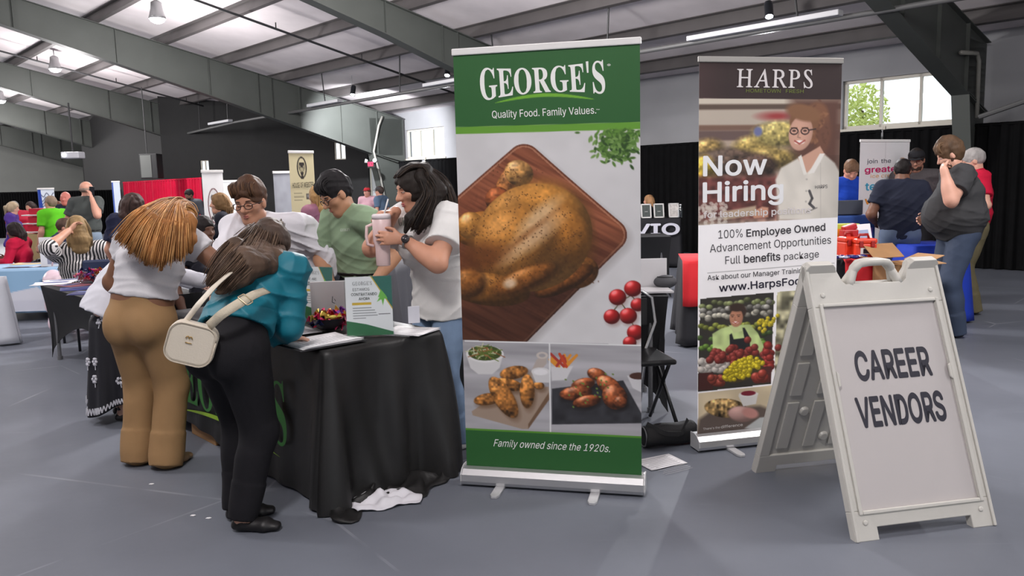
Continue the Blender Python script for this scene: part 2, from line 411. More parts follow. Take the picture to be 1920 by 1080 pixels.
fl = MB(); abox(fl, A0, A1 + .3, V0, V1 + .3, -0.2, 0.0); struct('floor', fl, floor_mat(), 'blue grey painted concrete floor of the hall')
def roof2(v): return roof_z(v) if v >= VR else roof_z(VR) - 0.22 * (VR - v)
PANEL = mat('roof_insulation', (224, 216, 218), 0.75, bump=0.25, bscale=3.0, var=0.10, vscale=1.2)
STEEL = mat('grey_steel_paint', (76, 79, 76), 0.5, var=0.06, vscale=2.0, spec=0.35)
PURLIN = mat('purlin_steel', (88, 84, 84), 0.5, metal=0.2, var=0.08, vscale=3.0)
DARK = mat('black_paint', (26, 26, 27), 0.8, var=0.1)
WALLM = mat('grey_wall_liner', (158, 158, 162), 0.7, bump=0.15, bscale=4, var=0.06, vscale=1.0)
ENDM = mat('end_wall_panel', (146, 148, 144), 0.7, var=0.05, vscale=1.0)
ce = MB()
for (va, vb) in ((V0, VR), (VR, V1 + 0.2)):
    p = [W(A0, va, roof2(va)), W(A1 + .3, va, roof2(va)), W(A1 + .3, vb, roof2(vb)), W(A0, vb, roof2(vb))]
    up = np.array([0, 0, 0.08]); ce.add(p + [q + up for q in p], [(0, 1, 2, 3), (7, 6, 5, 4), (0, 4, 5, 1), (1, 5, 6, 2), (2, 6, 7, 3), (3, 7, 4, 0)])
ceil = struct('ceiling', ce, PANEL, 'sloping roof lined with pale insulation between steel purlins')
v = 12.75
while v > V0 + 0.5:
    pm = MB(); z = roof2(v); s = -0.22 if v >= VR else 0.22
    # zed section: web, top and bottom flange
    c, dv = W(0, v, z), _nrm(VX + np.array([0, 0, s])); nz = np.cross(AX, dv); nz = nz if nz[2] > 0 else -nz
    for (ou, hu, on, hn) in ((0, 0.012, -0.11, 0.2), (0.035, 0.08, -0.205, 0.012), (-0.035, 0.08, -0.012, 0.012)):
        pm.box(c + AX * (A0 + A1) / 2 + dv * ou + nz * on, (A1 - A0, hu, hn), ax=[AX, dv, nz])
    pm.build('purlin', PURLIN, ceil); v -= 1.42
def frame(n, a, v_end=13.45, knee=True):
    mb = MB(); t = 0.10
    def seg(pts): mb.prism(pts, W(a - t / 2, 0, 0), VX, np.array([0, 0, 1.0]), AX, t)
    top = lambda v: roof2(v) - 0.215
    kv, kz, cb = (12.62, 2.55, 13.2) if n < 3 else (12.4, 2.36, 12.95)          # knee corner and foot of the column
    if n < 3: bot = lambda v: 5.02 - 0.27 * (v - 4.1) if v < 8 else 3.966 - 0.312 * (v - 8)
    else: bot = lambda v: 4.81 - 0.278 * (v - 3.87) if v < 7.5 else 3.8 - 0.297 * (v - 7.5)
    vs = [x for x in (VR, 1.5, 4.1, 6, 8, 9.2, 9.55, 10.3, 11.5, 12.6, 13.45) if x <= v_end]
    seg([(q, top(q)) for q in vs] + [(q, max(bot(q), 2.3)) for q in vs[::-1]])
    seg([(V0, top(V0)), (VR, top(VR)), (VR, bot(VR)), (V0, top(V0) - 0.75)])
    # flanges
    for i in range(len(vs) - 1):
        for fn, dz in ((top, -0.01), (bot, 0.0)):
            p, q = W(a, vs[i], fn(vs[i]) + dz), W(a, vs[i + 1], fn(vs[i + 1]) + dz); d = _nrm(q - p); L = np.linalg.norm(q - p)
            mb.box((p + q) / 2, (0.24, L, 0.014), ax=[AX, d, np.cross(AX, d)])
    for q in vs[1:-1]:                                   # web stiffeners
        mb.box(W(a, q, (top(q) + bot(q)) / 2), (0.2, 0.012, top(q) - bot(q)), ax=BX)
    if knee:                                              # tapered column under the knee
        seg([(13.5, 0), (13.5, 3.3), (kv - .02, 3.3), (kv, kz), (cb, 0)])
        for x0, z0, x1, z1 in ((cb, 0, kv, kz), (kv, kz, 13.5, kz - .25)):
            p, q = W(a, x0, z0), W(a, x1, z1); d = _nrm(q - p); mb.box((p + q) / 2, (0.24, np.linalg.norm(q - p), 0.014), ax=[AX, d, np.cross(AX, d)])
    return struct('trim_%d' % n, mb, STEEL, 'tapered grey steel roof frame spanning the hall')
for i, a in enumerate((4.1, 11.6, 18.85)): frame(i + 1, a)
frame(4, 26.2, 9.55, False); frame(5, 33.6, 9.55, False); frame(6, 41.0, 13.45, False)
# window wall with its openings
WIN = [(4.4, 6.25), (17.1, 18.85), (-4.2, -2.2)]
wl = MB(); edges = sorted([A0] + [q for w in WIN for q in w] + [20.25, 20.95, 21.2, 35.0] + [A1 + .3])
for a0, a1 in zip(edges[:-1], edges[1:]):
    if any(abs(a0 - w[0]) < 1e-6 for w in WIN):
        if a0 > 17:                                            # narrow lit slot below this window
            abox(wl, a0, 17.37, V1, V1 + .2, 0, 2.2); abox(wl, 17.53, a1, V1, V1 + .2, 0, 2.2); abox(wl, 17.37, 17.53, V1, V1 + .2, 0, 1.15); abox(wl, 17.37, 17.53, V1, V1 + .2, 1.9, 2.2)
        else: abox(wl, a0, a1, V1, V1 + .2, 0, 2.2)
        abox(wl, a0, a1, V1, V1 + .2, 3.0, 3.6)
    elif abs(a0 - 20.25) < 1e-6: abox(wl, a0, a1, V1, V1 + .2, 2.05, 3.6)
    elif abs(a0 - 21.2) < 1e-6: continue
    else: abox(wl, a0, a1, V1, V1 + .2, 0, 3.6)
struct('wall_back', wl, WALLM, 'pale grey lined wall with high windows behind the black drapes')
ALU = mat('white_window_frame', (214, 208, 196), 0.5)
PANE = glass_mat('window_glass', (.97, .99, 1.0), .02)
for i, (a0, a1) in enumerate(WIN):
    mb = MB()
    for (x0, x1, z0, z1) in ((a0, a1, 2.2, 2.25), (a0, a1, 2.95, 3.0), (a0, a0 + .05, 2.2, 3), (a1 - .05, a1, 2.2, 3), (a0 + (a1 - a0) / 3 - .02, a0 + (a1 - a0) / 3 + .02, 2.2, 3), (a0 + (a1 - a0) * 2 / 3 - .02, a0 + (a1 - a0) * 2 / 3 + .02, 2.2, 3)):
        abox(mb, x0, x1, V1 + .06, V1 + .12, z0, z1)
    abox(mb, a0 - .06, a1 + .06, V1 - .03, V1 + .06, 2.16, 2.2)
    o = struct('window_%d' % (i + 1), mb, ALU, 'three-pane high window in the grey wall')
    for k in range(3):
        g = MB(); abox(g, a0 + (a1 - a0) * k / 3 + .02, a0 + (a1 - a0) * (k + 1) / 3 - .02, V1 + .085, V1 + .09, 2.24, 2.96); g.build('pane', PANE, o)
# black inner wall on the far left with its two small windows, and the end wall
iw = MB(); S_ = W(20.3, 13.3); E_ = W(26.2, 9.55); D_ = _nrm(E_ - S_); N_ = np.array([-D_[1], D_[0], 0.0]); LN = np.linalg.norm(E_ - S_)
def iw_at(x, y):
    d = ray(x, y); t = ((S_ - CP) @ N_) / (d @ N_); q = CP + d * t; return (q - S_) @ D_, q[2]
(_a, _b), (_c, _d) = iw_at(652, 299), iw_at(629, 267); (_e, _f), (_g, _h) = iw_at(397, 327), iw_at(379, 301)
IWIN = [(_a, _c, _b, _d), (_e, min(_g, LN - .05), _f, _h)]
def wbox(mb, s0, s1, z0, z1, t0=0.0, t1=0.12):
    mb.box(S_ + D_ * (s0 + s1) / 2 + N_ * (t0 + t1) / 2 + np.array([0, 0, (z0 + z1) / 2]), (s1 - s0, t1 - t0, z1 - z0), ax=[D_, N_, np.array([0, 0, 1.0])])
for s0, s1, z0, z1 in ((0, IWIN[0][0], 0, 4.5), (IWIN[0][0], IWIN[0][1], 0, IWIN[0][2]), (IWIN[0][0], IWIN[0][1], IWIN[0][3], 4.5), (IWIN[0][1], IWIN[1][0], 0, 4.6), (IWIN[1][0], IWIN[1][1], 0, IWIN[1][2]), (IWIN[1][0], IWIN[1][1], IWIN[1][3], 4.6), (IWIN[1][1], LN, 0, 4.6)):
    wbox(iw, s0, s1, z0, z1)
abox(iw, 26.2, 35.0, 9.55, 9.67, 0, 4.6)
abox(iw, 34.88, 35.0, 9.55, 13.8, 0, 4.6)
struct('wall_inner', iw, DARK, 'black painted wall at the far end of the hall')
for k, (s0, s1, z0, z1) in enumerate(IWIN):
    fm = MB(); mid = (s0 + s1) / 2
    for q in ((s0, s0 + .03, z0, z1), (s1 - .03, s1, z0, z1), (mid - .015, mid + .015, z0, z1), (s0, s1, z0, z0 + .03), (s0, s1, z1 - .03, z1)): wbox(fm, *q, 0.03, 0.08)
    o = struct('window_%d' % (k + 4), fm, ALU, 'small bright window in the black wall')
    g = MB(); wbox(g, s0 + .03, s1 - .03, z0 + .03, z1 - .03, .05, .055); g.build('pane', PANE, o)
ew = MB(); abox(ew, 44.4, 44.6, V0, V1 + .2, 0, 7.2); struct('wall_left', ew, ENDM, 'grey panelled end wall far behind the drapes')
fr = MB(); abox(fr, 20.9, 20.95, V1 - .02, V1 + .15, 0, 2.05); abox(fr, 20.25, 20.3, V1 - .02, V1 + .15, 0, 2.05); abox(fr, 20.25, 20.95, V1 - .02, V1 + .15, 2.0, 2.05)
bw = MB(); abox(bw, A0, A1, V0 - .2, V0, 0, 5.5); struct('wall_front', bw, WALLM, 'grey lined wall behind the camera')
rw = MB(); abox(rw, A0 - .2, A0, V0, -3.0, 0, 5.5); abox(rw, A0 - .2, A0, 5.0, V1 + .2, 0, 5.5); abox(rw, A0 - .2, A0, -3.0, 5.0, 4.0, 6.9); struct('wall_right', rw, WALLM, 'grey lined end wall with a wide open doorway behind the camera')
dr = struct('door_1', fr, ALU, 'open exit doorway with bright daylight outside')
leaf = MB(); leaf.box(W(20.97, V1 + .65, 1.0), (0.04, 0.9, 1.98), ax=BX); leaf.build('door_leaf', mat('door_leaf_paint', (196, 196, 200), 0.5), dr)
ob = MB(); ob.box((0, 0, -0.26), (260, 260, 0.1)); struct('ground', ob, mat('outside_concrete', (176, 174, 168), 0.8, var=0.1, vscale=0.3), 'pale paved ground outside the hall')
# ---------------------------------------------------------------- printed sheets (roll-up banners, boards)
class Ink:
    """colours of a printed sheet, laid out in the sheet's design units (x right, y down)"""
    def __init__(s, X, Y, rgb, seed=1):
        s.X, s.Y = X, Y; s.c = np.zeros(X.shape + (3,)) + np.array(rgb, float); s.rs = np.random.RandomState(seed)
    def mix(s, a, rgb): a = np.clip(a, 0, 1)[..., None]; s.c = s.c * (1 - a) + np.asarray(rgb, float) * a
    def rect(s, x0, y0, x1, y1, rgb, soft=0.7):
        d = np.minimum(np.minimum(s.X - x0, x1 - s.X), np.minimum(s.Y - y0, y1 - s.Y)); s.mix(d / soft + 0.5, rgb)
    def sd(s, pts):
        pts = np.array(pts, float); ins = np.zeros(s.X.shape, bool); dm = np.full(s.X.shape, 1e9)
        for i in range(len(pts)):
            (x0, y0), (x1, y1) = pts[i], pts[(i + 1) % len(pts)]
            ins ^= ((y0 > s.Y) != (y1 > s.Y)) & (s.X < (x1 - x0) * (s.Y - y0) / (y1 - y0 + 1e-9) + x0)
            dx, dy = x1 - x0, y1 - y0; t = np.clip(((s.X - x0) * dx + (s.Y - y0) * dy) / (dx * dx + dy * dy + 1e-9), 0, 1)
            dm = np.minimum(dm, np.hypot(s.X - x0 - t * dx, s.Y - y0 - t * dy))
        return np.where(ins, dm, -dm)
    def poly(s, pts, rgb, soft=1.0, a=1.0): s.mix((s.sd(pts) / soft + 0.5).clip(0, 1) * a, rgb)
    def _loc(s, cx, cy, rx, ry, rot):
        t = math.radians(rot); dx, dy = s.X - cx, s.Y - cy
        return (dx * math.cos(t) + dy * math.sin(t)) / rx, (-dx * math.sin(t) + dy * math.cos(t)) / ry
    def ell(s, cx, cy, rx, ry, rgb, rot=0, soft=1.0, a=1.0):
        u, w = s._loc(cx, cy, rx, ry, rot); d = (1 - np.hypot(u, w)) * min(rx, ry); s.mix((d / soft + 0.5).clip(0, 1) * a, rgb)
    def blob(s, cx, cy, rx, ry, rgb, rot=0, gloss=0.5, dark=0.45, soft=1.5, tex=0.0, light=(-0.4, -0.6)):
        """a rounded thing in the printed picture"""
        u, w = s._loc(cx, cy, rx, ry, rot); r2 = u * u + w * w; nz = np.sqrt(np.clip(1 - r2, 0, 1)); t = math.radians(rot)
        nx, ny = u * math.cos(t) - w * math.sin(t), u * math.sin(t) + w * math.cos(t)
        l = np.clip(nx * light[0] + ny * light[1] + nz * 0.72, 0, 1.2); sh = dark + (1 - dark) * l
        if tex: sh = sh * (1 + tex * (s.noise(9) - 0.5) + tex * (s.noise(4) - 0.5))
        col = np.asarray(rgb, float) * sh[..., None] + gloss * 130 * (np.clip(l, 0, 1) ** 12)[..., None]
        a = np.clip((1 - np.sqrt(r2)) * min(rx, ry) / soft + 0.5, 0, 1)[..., None]; s.c = s.c * (1 - a) + np.clip(col, 0, 255) * a
    def noise(s, sc, sx=1.0, sy=1.0, rot=0.0):
        t = math.radians(rot); U = (s.X * math.cos(t) + s.Y * math.sin(t)) / sc * sx; Wv = (-s.X * math.sin(t) + s.Y * math.cos(t)) / sc * sy
        T = s.rs.rand(64, 64); i, j = np.floor(U).astype(int), np.floor(Wv).astype(int); f, g = U - i, Wv - j; f = f * f * (3 - 2 * f); g = g * g * (3 - 2 * g)
        q = lambda a, b: T[(i + a) % 64, (j + b) % 64]
        return (q(0, 0) * (1 - f) + q(1, 0) * f) * (1 - g) + (q(0, 1) * (1 - f) + q(1, 1) * f) * g
    def tint(s, mask, f): s.c = np.clip(s.c * (1 + (np.asarray(mask) * f)[..., None]), 0, 255)
    def line(s, pts, w, rgb, a=1.0):
        for (x0, y0), (x1, y1) in zip(pts[:-1], pts[1:]):
            dx, dy = x1 - x0, y1 - y0; t = np.clip(((s.X - x0) * dx + (s.Y - y0) * dy) / (dx * dx + dy * dy + 1e-9), 0, 1)
            s.mix((w / 2 - np.hypot(s.X - x0 - t * dx, s.Y - y0 - t * dy) + 0.5).clip(0, 1) * a, rgb)
class Sheet:
    """a flat printed sheet with corners tl, tr, bl, br in the hall and design-unit corners q (same order)"""
    def __init__(s, tl, tr, bl, br, q, nrm):
        s.c = [np.asarray(p, float) for p in (tl, tr, bl, br)]; s.q = [np.array(p, float) for p in q]; s.n = _nrm(nrm)
    def xy(s, u, v): a, b, c, d = s.q; return (a * (1 - u) + b * u) * (1 - v) + (c * (1 - u) + d * u) * v
    def at(s, x, y, lift=0.0008):
        u, v = 0.5, 0.5; a, b, c, d = s.q
        for _ in range(6):
            e = np.array([x, y]) - s.xy(u, v); du = (b - a) * (1 - v) + (d - c) * v; dv = (c - a) * (1 - u) + (d - b) * u
            k = np.linalg.solve(np.stack([du, dv], 1), e); u += k[0]; v += k[1]
        a, b, c, d = s.c; return (a * (1 - u) + b * u) * (1 - v) + (c * (1 - u) + d * u) * v + s.n * lift
    def print(s, name, nx, ny, paint, parent, off, base=(240, 240, 240), curl=None, mname='printed_vinyl'):
        U, V = np.meshgrid(np.linspace(0, 1, nx), np.linspace(0, 1, ny))
        XY = [(s.q[0][i] * (1 - U) + s.q[1][i] * U) * (1 - V) + (s.q[2][i] * (1 - U) + s.q[3][i] * U) * V for i in (0, 1)]
        ink = Ink(XY[0], XY[1], base); paint(ink)
        a, b, c, d = s.c; Pt = (a * (1 - U[..., None]) + b * U[..., None]) * (1 - V[..., None]) + (c * (1 - U[..., None]) + d * U[..., None]) * V[..., None]
        v = Pt.reshape(-1, 3); n = len(v); i = np.arange(n).reshape(ny, nx)
        q = np.stack([i[:-1, :-1], i[1:, :-1], i[1:, 1:], i[:-1, 1:]], -1).reshape(-1, 4)
        back = s.n * -0.0015; v = np.concatenate([v, [p + back for p in (a, b, c, d)]])
        q = np.concatenate([q, [[n, n + 1, n + 3, n + 2]]])
        if np.dot(np.cross(Pt[1, 0] - Pt[0, 0], Pt[0, 1] - Pt[0, 0]), s.n) < 0: q = q[:, ::-1]
        o = fast_mesh(name, v, q, print_mat(mname), parent, off, smooth=False)
        ca = o.data.color_attributes.new('ink', 'FLOAT_COLOR', 'POINT')
        col = np.ones((len(v), 4), np.float32); col[:n, :3] = lin(np.clip(ink.c, 0, 255)).reshape(-1, 3); col[n:, :3] = 0.7
        ca.data.foreach_set('color', col.ravel()); return o
def lettering(name, rgb, sheet, items, parent, off, lift=0.0012, rough=0.55):
    for it in items:                                   # each line of writing is a part of its own
        mb = MB(); kw = it[6] if len(it) > 6 else {}
        text_on(mb, it[0], lambda x, y: sheet.at(x, y, lift), *it[1:6], **kw)
        mb.build(name, mat('ink_%d_%d_%d' % tuple(rgb), rgb, rough), parent, off=off)
ALUM = mat('brushed_aluminium', (205, 205, 206), 0.32, metal=0.85, bump=0.05, bscale=60, stretch=(0.2, 0.2, 30))
SILVER = mat('silver_plastic', (190, 190, 192), 0.4, metal=0.3)
def rollup(name, label, BL, BR, TL, TR, q, paint, nx, ny, group=None, rail=None):
    """roll-up banner: cassette with feet on the floor, sheet, top rail and pole"""
    BL, BR, TL, TR = [np.asarray(p, float) for p in (BL, BR, TL, TR)]
    x = _nrm(BR - BL); n = np.array([x[1], -x[0], 0.0]); base = (BL + BR) / 2; base[2] = 0; w = np.linalg.norm(BR - BL)
    t = thing(name, label, 'banner', base, group=group); z = np.array([0, 0, 1.0])
    sh = Sheet(TL, TR, BL, BR, q, n)
    o = sh.print('printed_sheet', nx, ny, paint, t, base)
    mb = MB()                                          # aluminium cassette with a rounded front
    prof = [(-0.045, 0.012), (0.05, 0.012), (0.058, 0.03), (0.054, 0.06), (0.03, 0.082), (0.004, 0.09), (0.004, 0.084), (-0.004, 0.084), (-0.004, 0.09), (-0.04, 0.09)]
    mb.prism(prof, base - x * (w / 2 + 0.012), n, z, x, w + 0.024); mb.build('cassette', ALUM, t, off=base, bevel=0.002)
    for sx in (-1, 1):
        mb = MB(); mb.prism([(-0.045, 0.012), (0.05, 0.012), (0.06, 0.03), (0.056, 0.062), (0.03, 0.085), (0.0, 0.094), (-0.045, 0.092)], base + x * sx * (w / 2 + (0.012 if sx > 0 else 0.018)), n, z, x, 0.006)
        mb.build('end_cap', SILVER, t, off=base, bevel=0.001)
    for sx in (-0.29, 0.25):
        mb = MB(); c = base + x * sx * w; mb.prism([(-0.022, -0.17), (0.022, -0.17), (0.022, 0.15), (0.012, 0.172), (-0.012, 0.172), (-0.022, 0.15)], c, x, n, z, 0.012); mb.build('swivel_foot', SILVER, t, off=base, bevel=0.002)
    mb = MB(); xt = _nrm(TR - TL); mb.box((TL + TR) / 2 + np.array([0, 0, 0.012]), (np.linalg.norm(TR - TL) + 0.012, 0.016, 0.03), ax=[xt, np.cross(z, xt), z]); mb.build('top_rail', rail or mat('white_rail', (226, 224, 222), 0.35), t, off=base, bevel=0.004)
    mb = MB(); mb.cyl(base - n * 0.03 + z * 0.08, (TL + TR) / 2 - n * 0.03 + z * 0.01, 0.009, n=10); mb.build('support_pole', SILVER, t, off=base, smooth=True)
    return t, sh, base
# ---- the green banner with the roast chicken
def wood(k, sd, cols, rot, sc=5.0):
    g = k.noise(sc, 1.0, 0.06, rot); g2 = k.noise(sc * 0.45, 1.0, 0.05, rot); g = (g * 0.65 + g2 * 0.35)[..., None]
    c = np.array(cols[0]) * (1 - g) + np.array(cols[1]) * g; a = np.clip(sd / 1.2 + 0.5, 0, 1)[..., None]; k.c = k.c * (1 - a) + c * a
def paint_green(k):
    GR = (40, 92, 44); X, Y = k.X, k.Y
    k.mix(np.ones(X.shape), (207, 205, 206)); k.tint(k.noise(60) - 0.5, 0.05); k.tint(k.noise(22) - 0.5, 0.03)
    ty = 240 - (X - 857) * 0.036
    k.mix((ty - 6 - Y) / 1.0 + 0.5, GR); k.mix(((Y - ty + 6) / 1 + .5).clip(0, 1) * ((ty + 7 - Y) / 1 + .5).clip(0, 1), (98, 152, 48))
    # swoosh under the name
    cx = (X - 931) / (1112 - 931); cy = 189 - 8 * cx - 20 * np.sin(np.pi * np.clip(cx, 0, 1)) * 0.55; wd = 3.2 * np.sin(np.pi * np.clip(cx, 0, 1)) ** 0.6
    k.mix(np.where((cx > 0) & (cx < 1), (wd - np.abs(Y - cy)) + 0.5, 0), (110, 170, 48))
    lower = 640 + (X - 872) * 0.012
    pic = (Y > ty + 6) & (Y < lower)
    # board
    bd = [(985, 296), (1138, 433), (890, 703), (820, 703), (820, 439)]; R_ = 32
    sd = np.where(pic, k.sd(bd) + R_, -9)
    k.mix((((k.sd([(x + 8, y + 8) for x, y in bd]) + R_) / 14 + .5).clip(0, 1)) * pic * 0.35, (120, 112, 110))
    wood(k, sd, ((96, 48, 30), (164, 98, 68)), -62, 6)
    k.mix(((sd < 6) & (sd > 3)) * 0.6, (190, 136, 108)); k.mix(((sd < 3) & (sd > 0)) * 0.6, (92, 46, 30))
    low = np.clip((Y - 470 + (X - 900) * 0.25) / 120, 0, 1) * (sd > 0); k.tint(low, -0.45)
    # the bird
    k.mix(np.clip(1 - np.hypot((X - 985) / 150, (Y - 480) / 125), 0, 1) * 2.0 * (sd > 0) * 0.5, (58, 32, 22))
    SK = (204, 142, 70)
    k.blob(958, 338, 22, 46, (188, 118, 62), 28, .25, .35, tex=.5); k.blob(975, 318, 27, 24, (206, 150, 84), 20, .5, .4, tex=.5); k.blob(936, 368, 24, 24, (164, 86, 44), 0, .2, .3, tex=.5)
    k.blob(905, 425, 52, 34, (190, 118, 44), -10, .35, .35, tex=.3); k.blob(884, 418, 26, 26, (206, 140, 62), 0, .7, .45, tex=.25)
    k.blob(1085, 505, 36, 30, (176, 108, 48), -25, .5, .35, tex=.4); k.blob(1058, 522, 60, 20, (150, 88, 38), -28, .3, .3, tex=.3)
    k.blob(1000, 440, 112, 100, SK, -32, .10, .42, tex=.18); k.blob(1035, 390, 70, 52, (208, 140, 60), 30, .05, .5, soft=26, tex=.15)
    k.blob(1060, 430, 44, 62, (196, 126, 50), -35, .1, .45, soft=24, tex=.15); k.blob(965, 455, 82, 72, (200, 132, 56), -35, .2, .45, soft=30, tex=.15)
    k.ell(1012, 400, 46, 15, (226, 192, 150), -42, soft=16, a=.75); k.ell(1000, 440, 60, 16, (226, 190, 152), -38, soft=18, a=.7); k.ell(960, 470, 30, 12, (222, 180, 130), -45, soft=14, a=.55)
    k.ell(985, 437, 62, 5, (128, 72, 28), -40, soft=9, a=.6); k.ell(900, 478, 50, 26, (96, 52, 22), -12, soft=26, a=.8)
    k.blob(918, 540, 78, 32, (186, 120, 50), 6, .4, .32, tex=.22); k.blob(880, 530, 34, 30, (170, 104, 44), 0, .2, .35, soft=12, tex=.3); k.blob(985, 520, 66, 22, (168, 102, 42), -24, .3, .35, soft=10, tex=.25)
    k.ell(958, 528, 12, 9, (240, 220, 196), -20, soft=8, a=.7)
    rs = np.random.RandomState(21)
    for i in range(420):
        a_, q_ = rs.rand() * 6.28, math.sqrt(rs.rand()); x, y = 990 + q_ * math.cos(a_) * 104, 445 + q_ * math.sin(a_) * 92
        k.ell(x, y, rs.uniform(.7, 1.7), rs.uniform(.6, 1.3), (74, 44, 22), rs.rand() * 180, soft=1.0, a=.75 * (k.noise is not None))
    for cx_, cy_, n_ in ((966, 326, 46), (920, 535, 46), (1085, 505, 24), (890, 425, 26)):
        for i in range(n_): k.ell(cx_ + rs.randn() * 20, cy_ + rs.randn() * 13, rs.uniform(.8, 2.0), rs.uniform(.7, 1.5), (84, 50, 26), rs.rand() * 180, soft=1.0, a=.7)
    sk_mask = np.clip(1 - np.hypot((X - 985) / 140, (Y - 460) / 130), 0, 1) > 0; k.tint((k.noise(5) - .5) * sk_mask * (sd > 0), .10)
    # parsley
    rs = np.random.RandomState(4)
    for i in range(380):
        x = 1152 + rs.randn() * 18; y = 260 + rs.randn() * 17
        if y < 238 or x > 1192: continue
        k.ell(x, y, 5.5, 2.4, [(66, 100, 36), (84, 122, 50), (42, 72, 28), (112, 146, 76)][rs.randint(4)], rs.rand() * 180, soft=1.5)
    for i in range(46):
        x, y = rs.uniform(1076, 1192), rs.uniform(236, 247); k.ell(x, y, 4.5, 2, [(66, 104, 36), (92, 134, 52)][rs.randint(2)], rs.rand() * 180, soft=1.5, a=(x > 1125) or rs.rand() > .6)
    # tomatoes on their stem
    k.line([(1146, 580), (1160, 560), (1178, 548), (1188, 560)], 2, (60, 66, 30)); k.line([(1160, 562), (1172, 580), (1182, 606)], 2, (60, 66, 30))
    for x, y, r in ((1190, 566, 13), (1181, 535, 15.5), (1154, 552, 15.5), (1186, 620, 15), (1173, 588, 15.5), (1144, 590, 14.5), (1176, 640, 12)):
        k.ell(x + 3, y + 5, r, r, (150, 120, 116), soft=8, a=.5 * 1); k.blob(x, y, r, r, (196, 34, 34), 0, .8, .4)
    # the two small pictures
    dn = Y >= lower
    k.mix(dn * 1.0, (164, 162, 166)); k.tint((k.noise(26, 0.12, 1.0, 2) - 0.5) * dn, 0.22); k.tint((k.noise(7, 0.08, 1.0, 2) - 0.5) * dn, 0.12)
    cl = np.clip(1 - np.hypot((X - 905) / 40, (Y - 690) / 18), 0, 1); k.tint(cl * dn, -.25)
    k.poly([(874, 668), (945, 668), (938, 694), (924, 707), (897, 707), (882, 695)], (208, 206, 206), 2); k.ell(910, 667, 36, 17, (222, 220, 220)); k.ell(910, 665, 32, 15, (64, 78, 36))
    for i in range(60):
        k.line([(910 + rs.randn() * 14, 663 + rs.randn() * 6), (910 + rs.randn() * 16, 663 + rs.randn() * 6)], 1.8, [(110, 130, 60), (196, 196, 160), (150, 96, 58), (86, 104, 44)][rs.randint(4)])
    k.poly([(1008, 676), (1020, 668), (1026, 670), (1026, 684), (1004, 712), (994, 708)], (178, 166, 158), 1.5); k.ell(1018, 668, 11, 7, (196, 186, 178)); k.ell(1018, 668, 6, 3.5, (160, 156, 158))
    k.poly([(884, 782), (940, 742), (1030, 730), (1032, 752), (992, 816), (980, 816), (886, 790)], (158, 138, 122), 1.5); k.poly([(992, 806), (1030, 742), (1031, 756), (992, 816)], (112, 86, 66), 1.5)
    for x, y, rx, ry, r in ((965, 703, 27, 13, -12), (955, 727, 28, 12, 12), (990, 740, 14, 34, 0), (1012, 728, 10, 8, 10), (915, 757, 27, 12, -10), (945, 753, 19, 46, -30)):
        k.ell(x + 4, y + 6, rx, ry, (90, 62, 40), r, soft=6, a=.5); k.blob(x, y, rx, ry, (196, 128, 62), r, .1, .5, tex=.7)
    k.poly([(998, 700), (1031, 700), (1031, 722), (1006, 722)], (205, 203, 204), 1.5); k.ell(1015, 700, 17, 8, (214, 212, 212)); k.ell(1015, 701, 13, 6, (228, 226, 228))
    k.poly([(1036, 734), (1165, 715), (1205, 795), (1205, 800), (1036, 806)], (50, 50, 54), 2); k.tint(((k.noise(12) - .5) * (k.c.mean(-1) < 58) * (Y > 700) * (Y < 815)), .4)
    k.poly([(1034, 690), (1075, 688), (1062, 716), (1036, 718)], (206, 204, 206), 2)
    for i in range(16):
        x = 1042 + rs.rand() * 24; k.line([(x, 690 - rs.rand() * 5), (x + rs.randn() * 12, 664 + rs.rand() * 12)], 5, [(190, 70, 40), (214, 140, 50), (170, 60, 50)][rs.randint(3)])
    k.poly([(1172, 706), (1200, 700), (1200, 740), (1182, 730)], (200, 198, 200), 2); k.ell(1192, 706, 16, 7, (70, 44, 34))
    for x, y, rx, ry, r in ((1118, 704, 18, 12, 20), (1093, 724, 22, 12, -16), (1140, 726, 26, 16, 40), (1080, 742, 30, 14, -8), (1100, 758, 26, 12, -14), (1150, 748, 22, 26, -20), (1160, 758, 12, 12, 0)):
        k.ell(x + 3, y + 5, rx, ry, (22, 18, 18), r, soft=6, a=.6); k.blob(x, y, rx, ry, (176, 92, 50), r, .6, .35, tex=.55)
    for i in range(26): k.ell(1105 + rs.randn() * 28, 735 + rs.randn() * 16, 2.2, 1.6, (104, 128, 60), rs.rand() * 90)
    for (x0, y0, x1, y1) in ((872, 641.5, 1196, 645.5), (1031.5, 644, 1033.5, 822)): k.line([(x0, y0), (x1, y1)], 2.4, (226, 226, 226))
    gy = 816 + (X - 877) * 0.033
    k.mix((Y - gy) / 1 + .5, (84, 140, 46)); k.mix((Y - gy - 4) / 1 + .5, GR)
QG = [(853, 103), (1190, 80), (874, 892), (1199, 906)]
g_bl, g_br = G(872, 905), G(1208, 926)
xg = _nrm(g_br - g_bl); mid = (g_bl + g_br) / 2
gb = lambda s, z: mid + xg * s + np.array([0, 0, z])
g_t, g_s, g_b = rollup('roll_up_banner', 'tall green and white roll-up banner printed with a whole roast chicken', gb(-.415, .088), gb(.415, .088), gb(-.415, 2.0), gb(.415, 2.0), QG, paint_green, 300, 640)
def arch(t, r):   # the name swells at both ends along an arch
    return r * (1 + 0.34 * (2 * t - 1) ** 2) + 9.5 * (1 - (2 * t - 1) ** 2) - 8, t
WH = (236, 236, 232)
